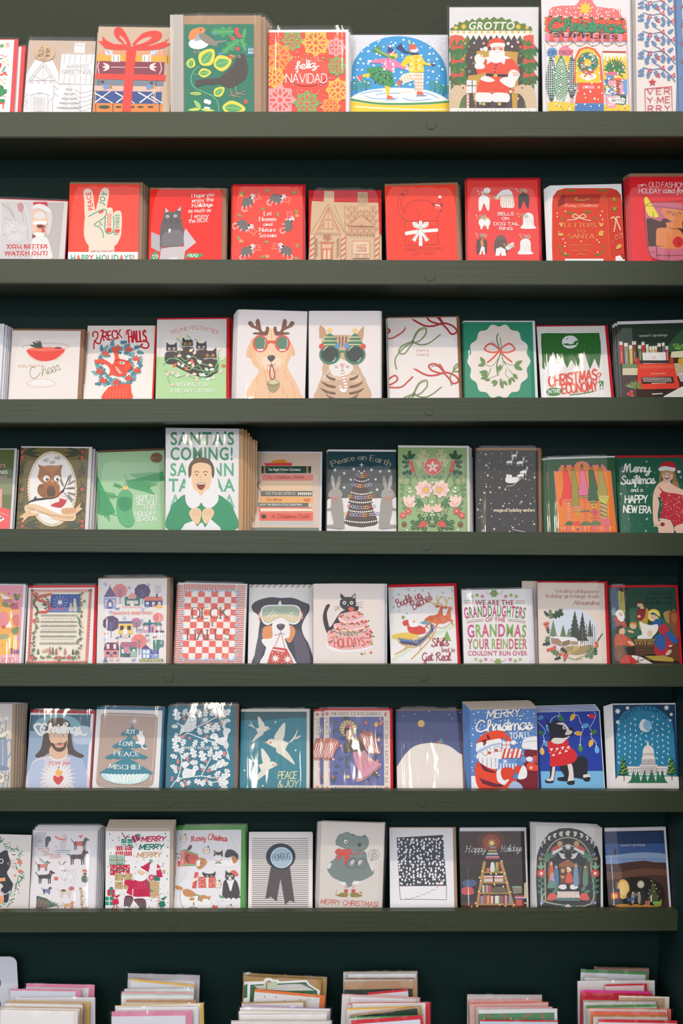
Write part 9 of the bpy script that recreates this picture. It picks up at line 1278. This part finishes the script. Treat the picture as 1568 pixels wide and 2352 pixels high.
def a77():
    P('4a4c54', 487, 238, 886, 215, 915, 652, 510, 655); dots('e8e4e4', 8.5, 492, 240, 905, 645, 190, 11, 1.25); L('4c4a4e', 4, 510, 655, 520, 770, 700, 768, 915, 772, 915, 652); up(); [_stroke([(565 + i*22, 765 - (i**1.45)*2.6 + (i % 2)*6), (576 + i*22, 760 - (i**1.45)*2.6 + (i % 2)*6)], 4, '4c4a4e') for i in range(13)]
    E('f0ebe8', 872, 632, 16, 12); L('f0ebe8', 6, 868, 625, 870, 602); L('f0ebe8', 6, 880, 625, 884, 602); L('d86458', 9, 858, 645, 888, 640)
card(7, 780, (425, 155), (968, 150), (985, 878), (415, 872), 'ece4e2', 'white card with a dark snowy night sky drawn as a square', a77, 'a88c70', 6, 20, 0, sleeve=False, f=2, behind=((3, 0),))
def a78():
    P('3a2826', 1025, 185, 1600, 183, 1620, 470, 1030, 470); E('6c2c1c', 1300, 270, 120, 90); E('a84c24', 1300, 280, 75, 70); up(); [_stroke([(1030, 200 + j*18), (1600, 200 + j*18)], 2, '201410') for j in range(16)]; [_stroke([(1040 + i*42 + (j % 2)*20, 200 + j*18), (1040 + i*42 + (j % 2)*20, 218 + j*18)], 2, '201410') for i in range(14) for j in range(16)]; P('2c221f', 1030, 470, 1600, 470, 1612, 790, 1032, 790); P('5c2c20', 1032, 790, 1612, 780, 1614, 880, 1035, 880); star('f8d060', 1302, 285, 42, 8, .35); E('fce8a0', 1302, 285, 14)
    for x, y in ((1230, 450), (1385, 450)): L('c08c4c', 26, x + (10 if x < 1300 else -2), y, x - 60 if x < 1300 else x + 110, 855)
    for y, x0, x1 in ((535, 1225, 1405), (625, 1200, 1428), (715, 1185, 1450), (810, 1170, 1475)): R('b8884c', x0, y - 7, x1, y + 7)
    g = random.Random(6); BC = ['c84c58', 'e0a0a0', '3c5c7c', 'e8dcc8', '5c7c5c', 'd8b060', '8c3444', '7ca0b0', 'efe8dc', 'a8604c']
    [R(g.choice(BC), 1195 + i*17, 728 + g.uniform(0, 14), 1211 + i*17, 803) for i in range(16)]; [R(g.choice(BC), 1222 + i*16, 645, 1236 + i*16, 708) for i in range(5)]; S('6c5a48', 1300, 708, 1310, 670, 1360, 660, 1420, 670, 1430, 708); [R(g.choice(['efe4d4', 'e8d4c4', 'd87868', 'dcd0c0']), 1232 + k*92, 565 + i*13, 1312 + k*90, 577 + i*13) for k in (0, 1) for i in range(4)]
    [R(g.choice(BC), 1325 + i*15, 450, 1339 + i*15, 525) for i in range(3)]; S('e8e0d4', 1290, 525, 1295, 460, 1308, 448, 1322, 462, 1325, 525); E('d86848', 1270, 512, 16); E('7ca05c', 1340, 512, 14)
    [R(BC[i % 10], 1245 + i*6, 410 - i*13, 1370 - i*5, 422 - i*13) for i in range(8)]; S('4c5c80', 1060, 610, 1150, 600, 1170, 640, 1110, 665, 1060, 650); S('c8504c', 1050, 670, 1130, 665, 1145, 720, 1055, 725); P('8c7c6c', 1480, 670, 1560, 665, 1560, 715, 1485, 720); R('8cac8c', 1478, 655, 1556, 668); R('d8503c', 1510, 770, 1560, 825); [R(BC[i], 1500, 735 + i*12, 1590, 746 + i*12) for i in range(3)]; R('d8c88c', 1580, 625, 1612, 760)
    T('Happy', 1070, 365, 1245, 362, 58, 'f0ece8', 'c', .5, .2); T('Holidays', 1375, 362, 1555, 355, 58, 'f0ece8', 'c', .5, .2); [E('f8dc90', x, y, 8) for x, y in ((1220, 525), (1198, 580), (1208, 610), (1388, 440), (1385, 535), (1415, 545), (1435, 625), (1190, 700), (1462, 705), (1165, 800), (1178, 825), (1340, 550), (1295, 548), (1325, 640), (1400, 658), (1130, 832), (1210, 848), (1272, 860), (1445, 860), (1515, 840), (1495, 815), (1420, 825), (1370, 815), (1590, 800))]
card(7, 780, (1030, 185), (1582, 183), (1614, 868), (1036, 875), '33221f', 'dark photo card of a ladder stacked with books as a lit tree', a78, 'e2dee2', 28, 16, 0, f=1, sl=(8, 4, 8), behind=((2, 0),))
def a79():
    P('2c2e34', 318, 868, 308, 600, 315, 400, 350, 290, 420, 200, 510, 160, 600, 155, 690, 175, 780, 240, 835, 320, 862, 420, 862, 862)
    C('a8ac8c', 12, 390, 790, 385, 500, 395, 390, 440, 300, 510, 250, 580, 238, 650, 250, 720, 300, 765, 380, 778, 480, 778, 806, 390, 790, 388, 700)
    for i in range(11):
        a = math.radians(200 + i*14); x, y = 584 + 232*math.cos(a), 360 + 158*math.sin(a) - 0; r = 23 - abs(i - 5)*1.0; E('ece0d0', x, y, r); 
        if i != 5: E('2c2e34', x + (-1 if i > 5 else 1)*r*(1.35 - abs(i - 5)*.16), y + 2, r*.95)
    for s in (-1, 1):
        m = lambda x: 584 + s*(x - 584); S('f0e8dc', m(630), 330, m(680), 320, m(730), 370, m(715), 385, m(650), 350); S('d84c48', m(650), 320, m(665), 300, m(710), 320, m(732), 352, m(690), 345); E('e0a870', m(655), 290, 18); OE('e8c070', 4, m(655), 292, 22); L('f0e8dc', 7, m(640), 320, m(595), 300); star('8c9cd0', m(808), 382, 20, 8, .4); [L('e0c080', 4, m(815 + k*9), 405, m(812 + k*9), 432) for k in range(3)]
        for a in (-150, -110, -70, -30, 10, 40): leaf('5c8468', m(745), 415, 72, a if s > 0 else 180 - a, .16)
        L('8c5848', 9, m(748), 430, m(758), 560); flower('d85040', m(815), 545, 34, 12, 'f4e0d0'); star('d85040', m(815), 545, 34, 12, .6); E('f4ece0', m(815), 545, 13); [leaf('4c8068', m(815), 590 + i*25, 38, (-30 if i % 2 else 210) if s > 0 else (210 if i % 2 else -30), .3) for i in range(6)]; leaf('8cac8c', m(818), 510, 70, -90, .16); leaf('8cac8c', m(818), 510, 50, -130, .16); leaf('8cac8c', m(818), 510, 50, -50, .16); C('5c8c6c', 4, m(815), 580, m(820), 720, m(825), 780); [E('a49cc8', m(800 + k*9), 800 - (k % 2)*12, 8) for k in range(3)]
        S('ece4da', m(620), 395, m(610), 380, m(640), 375, m(668), 365, m(640), 415, m(605), 415); leaf('5c8468', m(700), 700, 60, -60, .25); leaf('5c8468', m(720), 705, 55, -10, .25); S('e0604c', m(680), 765, m(700), 715, m(745), 720, m(762), 775); [leaf('4c7068', m(610 + k*50), 838, 50, (-20 + k*15) if s > 0 else 200 - k*15, .22) for k in range(5)]; S('f2ece6', m(598), 665, m(610), 640, m(650), 642, m(668), 665, m(640), 682, m(610), 680)
    star('f2ecd8', 582, 318, 36, 10, .4); [star('e0b080', x, y, 8) for x, y in ((535, 345), (632, 345), (550, 355), (615, 358))]; P('a06448', 505, 465, 580, 422, 640, 465, 640, 490, 505, 490); P('6c3c34', 512, 490, 640, 490, 640, 640, 512, 640)
    for x, y0, c, hc in ((438, 450, 'd8683c', 'e8b890'), (480, 470, '5c7ca4', '3c5c5c'), (650, 460, '7c9cb8', '6c8c80'), (730, 470, '6c8c74', '3c5c4c'), (445, 545, 'b4a4cc', 'e0b070')): S(c, x - 22, 640, x - 16, y0 + 40, x, y0 + 22, x + 16, y0 + 40, x + 22, 640); E('dca888', x, y0 + 18, 13); P(hc, x - 14, y0 + 12, x, y0 - 12, x + 14, y0 + 12)
    S('e0604c', 560, 620, 575, 540, 605, 545, 622, 620); E('e8b898', 585, 520, 17); S('f0dcb8', 562, 500, 585, 490, 610, 510, 600, 530, 575, 505); P('c8b078', 520, 505, 555, 505, 548, 540, 525, 540); P('d89c4c', 515, 565, 555, 565, 545, 590, 525, 590); L('8c6c4c', 5, 525, 620, 550, 590); L('8c6c4c', 5, 545, 620, 522, 590); S('6c9480', 405, 668, 430, 600, 480, 640, 470, 668); L('a87858', 5, 680, 640, 690, 490, 675, 478)
    P('ece0d0', 492, 700, 675, 700, 682, 755, 485, 755); P('5c8478', 478, 757, 685, 762, 680, 780, 482, 778); T('JOYEUX', 502, 724, 665, 724, 18, 'd87060', 'r', 1.7, sp=3); T('NOEL', 500, 750, 665, 750, 18, 'd87060', 'r', 1.9, sp=5); flower('f0e8dc', 580, 832, 22, 8, 'e0b060')
card(7, 1148, (305, 135), (875, 150), (890, 870), (298, 868), 'e4dcd6', 'cream card with a black arched nativity and moon phases', a79, None, sl=(14, 8, 8), behind=((-4, 2), (-8, 4), (-10, 3)), f=4)
def a7j():
    P('16345e', 885, 185, 1410, 185, 1420, 300, 890, 300); P('3c5c94', 890, 290, 1420, 290, 1430, 460, 895, 470); S('98acc8', 890, 400, 1000, 385, 1150, 368, 1290, 366, 1425, 385, 1432, 460, 1280, 450, 1100, 460, 895, 470); S('7c94bc', 890, 420, 1100, 415, 1430, 420, 1432, 455, 1280, 445, 1080, 462, 895, 475)
    P('4a2c24', 890, 465, 1000, 465, 1090, 450, 1240, 436, 1330, 450, 1435, 452, 1480, 900, 900, 900); S('6c4432', 900, 540, 1050, 530, 1250, 500, 1440, 520, 1440, 560, 1250, 560, 1080, 580, 920, 600); P('2c1c1a', 900, 620, 940, 640, 960, 860, 1480, 860, 1480, 900, 905, 900); S('1e1614', 940, 760, 960, 650, 1040, 600, 1150, 578, 1290, 590, 1390, 650, 1415, 730, 1380, 820, 1200, 842, 1020, 830)
    E('f0b454', 1055, 680, 55, 85); E('f8d080', 1060, 675, 38, 62); R('1a1210', 1020, 765, 1090, 800); E('a89c88', 1206, 640, 32, 34); E('d8ccb4', 1206, 640, 24, 26); P('3c3030', 935, 680, 1025, 675, 1028, 805, 940, 800); P('e8682c', 950, 712, 1012, 708, 1014, 762, 955, 768); E('f8c050', 985, 740, 20, 16); P('5c5450', 985, 670, 990, 620, 1010, 610, 1005, 670)
    S('d8943c', 985, 820, 1060, 808, 1250, 812, 1380, 815, 1340, 832, 1180, 840, 1030, 835); fir('4c5430', 1312, 800, 200, 130, 6); [E(c, x, y, 5) for c, x, y in (('f0d880', 1295, 608), ('e86848', 1305, 650), ('8cc0d0', 1280, 690), ('f0d880', 1330, 645), ('e8a040', 1320, 700), ('8cd0c8', 1270, 715), ('f0e0a0', 1340, 675), ('e05840', 1365, 705), ('f0d880', 1350, 740), ('e86848', 1285, 750), ('8cc0d0', 1300, 735), ('f0c050', 1380, 775))]
    for s, x in ((1, 1120), (-1, 1210)): S('2c2a26', x - 32, 800, x - 34, 730, x - 5, 692, x + 28, 710, x + 34, 760, x + 25, 808, x, 818); S('a89c84', x + s*8, 800, x + s*5, 730, x + s*25, 735, x + s*30, 780, x + s*20, 805); S('b8a890', x + s*10, 720, x + s*15, 702, x + s*36, 712, x + s*25, 730); E('k', x + s*33, 713, 4); L('b8a890', 5, x + s*22, 745, x + s*44, 725)
    S('3c5c9c', 1088, 745, 1120, 765, 1155, 740, 1158, 765, 1115, 785, 1090, 770); R('d0705c', 1245, 780, 1282, 812); L('4c3c7c', 5, 1263, 780, 1263, 812); R('1c1c28', 1285, 790, 1330, 820); S('8cac48', 1310, 790, 1350, 785, 1385, 785, 1370, 820, 1320, 815); R('f0e4b0', 1290, 735, 1300, 790); P('1c1c24', 975, 385, 978, 340, 985, 325, 994, 340, 995, 385)
    T("season's greetings", 1032, 312, 1242, 308, 20, 'ece0cc', 'r', 1.2)
card(7, 1148, (890, 187), (1403, 187), (1475, 858), (935, 862), '3a2420', 'card with two hedgehogs by a tree in a burrow under snow', a7j, 'e0dce0', 28, 22, -8, sl=(8, 6, 8), behind=((2, 0),), f=1)
# ------------------------------------------------------------------ the counter below and its piles of cards
ZC = .612
ct = thing('counter', 'dark green counter board below the lowest card ledge', 'counter'); box('top_board', XL, XR, -.335, -.001, ZC - .035, ZC - .0005, TEAL, ct); box('front_panel', XL, XR, -.32, -.3, 0, ZC - .036, TEAL, ct)
def book():
    P('f0ecf0', 600, 470, 690, 465, 800, 462, 815, 440, 852, 428, 880, 445, 930, 450, 940, 465, 1170, 450, 1200, 490, 1290, 545, 1290, 700, 600, 700); P('3c6c48', 690, 492, 1165, 470, 1190, 500, 1262, 545, 1262, 700, 680, 700); P('d4d0c8', 720, 500, 1120, 485, 1240, 540, 1000, 545, 760, 530); [L('b4b0a8', 2, 740, 500 + i*9, 1180 + i*10, 490 + i*10) for i in range(4)]; P('c4d0a8', 820, 462, 915, 465, 928, 515, 790, 518); C('a85c44', 9, 828, 530, 832, 480, 850, 458, 862, 475); P('3c6c48', 636, 500, 664, 480, 664, 600, 630, 610)
def stars(): [star('3c3a3c', x, y, 10, 5, .3) for x, y in ((813, 596), (908, 600), (1117, 622), (1190, 622), (985, 632))]
def bows(): [C('d8604c', 9, x, 740, x + 18, 765, x + 12, 800) for x in (1270, 1398, 1725)]; C('d8604c', 9, 1640, 740, 1600, 760, 1560, 800); [E('e8a850', x, 785, 8, 14) for x in (1468, 1468 - 230)]
CN = {'pink': 'd8849c', 'white': 'e4dedc', 'cream': 'eaddd0', 'yellow': 'e2b04c', 'grey': 'bcb4b2', 'kraft': 'b48c68', 'gold': 'b08a54', 'orange': 'e0783c', 'lavender': 'b490c4', 'red': 'd02a38', 'coral': 'e8685c', 'green': '5c9458', 'magenta': 'e8489c', 'rose': 'e0a09c', 'teal': 'b8d8d0', 'brown': '8c6a54'}
# each pile from back to front: left, right, height of the top edge, slope, envelope, card, envelope strip above and beside the card
PILES = [('leftmost', 0, [(222, 815, 478, 12, 'pink', 'dcd8dc', 34, 55, None), (90, 700, 527, 8, 'pink', 'd6d4d8', 16, 52, None), (130, 815, 606, -4, 'white', 'dcd8da', 8, 10, None), (72, 768, 632, 8, 'yellow', 'eadfd4', 6, 34, None), (62, 728, 642, 10, 'kraft', 'e8dcd0', 5, 26, None), (40, 712, 655, 14, 'cream', 'efe4da', 8, 40, None), (25, 700, 682, 12, 'kraft', 'e8dcd0', 5, 18, None), (5, 668, 708, 14, 'cream', 'efe6de', 8, 30, None)]),
 ('second', 0, [(1095, 1715, 390, 16, 'grey', 'dcd6d4', 58, 46, None), (1120, 1668, 440, 55, 'yellow', 'dad6d4', 18, 4, None), (1065, 1665, 528, -6, 'grey', 'dfe0dc', 8, 6, None), (1042, 1662, 552, 8, 'rose', 'e6dcd4', 14, 6, None), (1040, 1660, 578, 6, 'teal', 'e8e0d8', 10, 6, None), (1080, 1678, 622, 0, 'kraft', 'e4dcd4', 26, 8, None), (985, 1745, 672, -22, 'yellow', 'e6ded8', 6, 30, None), (1000, 1700, 690, -6, 'white', 'e8e0da', 8, 10, None), (955, 1650, 722, -8, 'pink', 'ded8da', 44, 60, None)]),
 ('third', 390, [(632, 1348, 392, 36, 'gold', 'b08a54', 2, 0, None), (640, 1300, 420, 30, 'gold', 'b08a54', 4, 10, book), (725, 1332, 528, 52, 'orange', 'e2dad6', 25, 46, stars), (615, 1165, 645, -12, 'gold', 'e6dace', 12, 22, None), (640, 1384, 668, 28, 'lavender', 'e8dcd4', 8, 34, None), (600, 1370, 690, 10, 'white', 'e8dcd2', 10, 8, None), (590, 1352, 720, 8, 'cream', 'eee2d8', 8, 12, None), (600, 1345, 752, -6, 'white', 'ecdfd4', 8, 10, None), (525, 1390, 800, 0, 'grey', 'e6d8cc', 10, 16, None)]),
 ('fourth', 780, [(30, 668, 380, -6, 'kraft', 'e6dedc', 8, 6, None), (70, 655, 402, -4, 'white', 'e6e0de', 6, 4, None), (45, 642, 436, -2, 'brown', 'e0d4cc', 14, 4, None), (36, 664, 464, -10, 'kraft', '3a4440', 72, 40, None), (240, 585, 560, -32, 'red', 'e0d4d4', 20, 0, None), (20, 690, 572, 30, 'rose', 'e4d8d2', 10, 8, None), (95, 660, 598, 20, 'white', 'e8e2e0', 10, 40, None), (72, 735, 658, -14, 'red', 'e4dee0', 6, 6, None), (110, 780, 648, -4, 'red', 'e6dcd6', 4, 46, None), (60, 700, 698, -24, 'yellow', 'e4dad4', 14, 12, None), (90, 690, 752, -74, 'kraft', '2c4434', 18, 28, None), (80, 705, 772, -18, 'green', 'dcd6cc', 12, 8, None), (100, 714, 800, -44, 'red', 'dcdce4', 34, 26, None)]),
 ('fifth', 780, [(1092, 1735, 574, 4, 'grey', 'dcd0c8', 24, 6, None), (1108, 1728, 622, -8, 'rose', 'dcb8a4', 18, 6, None), (1112, 1790, 652, -12, 'coral', 'e0b4a8', 8, 4, None), (1170, 1825, 682, 0, 'rose', 'e4ccc6', 10, 6, None), (1190, 1868, 706, -10, 'white', '5c8c64', 36, 30, bows), (1200, 1872, 795, 6, 'red', 'c4d4dc', 12, 4, None)]),
 ('rightmost', 1148, [(806, 1280, 340, 8, 'brown', 'd09c98', 16, 4, None), (692, 1266, 358, 22, 'green', 'd6d2d6', 28, 20, None), (725, 1240, 418, 46, 'grey', 'dcd4d0', 14, 4, None), (665, 1330, 462, -6, 'white', 'e4dcd6', 10, 34, None), (900, 1264, 492, -8, 'red', 'e4d0cc', 14, 30, None), (690, 1300, 536, 14, 'magenta', 'd83450', 22, 0, None), (705, 1312, 566, 12, 'red', 'c83444', 10, 0, None), (712, 1325, 602, 6, 'red', 'c4b4a0', 22, 0, None), (1020, 1455, 588, 8, 'cream', 'c8a484', 12, 44, None), (720, 1338, 640, -4, 'grey', 'e2dad4', 10, 4, None), (740, 1346, 672, -10, 'green', 'd8d4c8', 22, 0, None), (760, 1470, 694, 8, 'coral', 'e6d8cc', 6, 40, None), (778, 1422, 722, 8, 'coral', 'e88850', 20, 10, None), (800, 1440, 760, 6, 'kraft', 'dccfc6', 10, 4, None), (846, 1522, 790, 12, 'red', 'e6e0e0', 24, 6, None)])]
PLACE = ['rearmost', 'second from the back', 'third from the back', 'fourth from the back', 'fifth from the back', 'sixth from the back', 'seventh from the back', 'eighth from the back', 'ninth from the back', 'tenth from the back', 'eleventh from the back', 'twelfth from the back', 'thirteenth from the back', 'fourteenth from the back', 'fifteenth from the back']
for nm, ox, cards in PILES:
    for i, (xl, xr, yt, dy, en, pc, et, er, art) in enumerate(cards):
        where = 'frontmost' if i == len(cards) - 1 else PLACE[i]
        o = card(8, ox, (xl, yt + et), (xr - er, yt + et + dy), None, None, pc, f'sleeved card with {en} envelope, {where} in the {nm} counter pile', art, CN[en], et, er, 0, foot=(-.052 - i*.0088, ZC), lean=9, sl=(10, 14, 10), crimp=.005)
        o['group'] = f'sleeved cards in the {nm} counter pile'
# white sign plate standing behind the leftmost pile
a = at_y(-60, 2196.5, -.022); b = at_y(38.5, 2196.5, -.022); r = .012; pts = [(a[0], ZC), (b[0], ZC)] + [(b[0] - r + r*math.cos(t*.26), a[1] - r + r*math.sin(t*.26)) for t in range(7)] + [(a[0], a[1])]; n = len(pts)
sg = obj('sign_plate', [(x, y, z) for y in (-.024, -.022) for x, z in pts], [list(range(n)), list(range(2*n - 1, n - 1, -1))] + [(i, n + i, n + (i + 1) % n, (i + 1) % n) for i in range(n)], paper('d4d0d4'))
sg['label'] = 'white rounded sign plate standing behind the leftmost counter pile'; sg['category'] = 'sign'
for py in (2257, 2306):
    c = at_y(-8, py, -.0244); R0 = .0072; k = 24
    obj('lettering', [(c[0] + R0*q*math.cos(i*2*math.pi/k), -.0244, c[1] + R0*1.5*q*math.sin(i*2*math.pi/k)) for q in (1, .84) for i in range(k)], [(i, (i + 1) % k, k + (i + 1) % k, k + i) for i in range(k)], paper('2c3038'), sg)
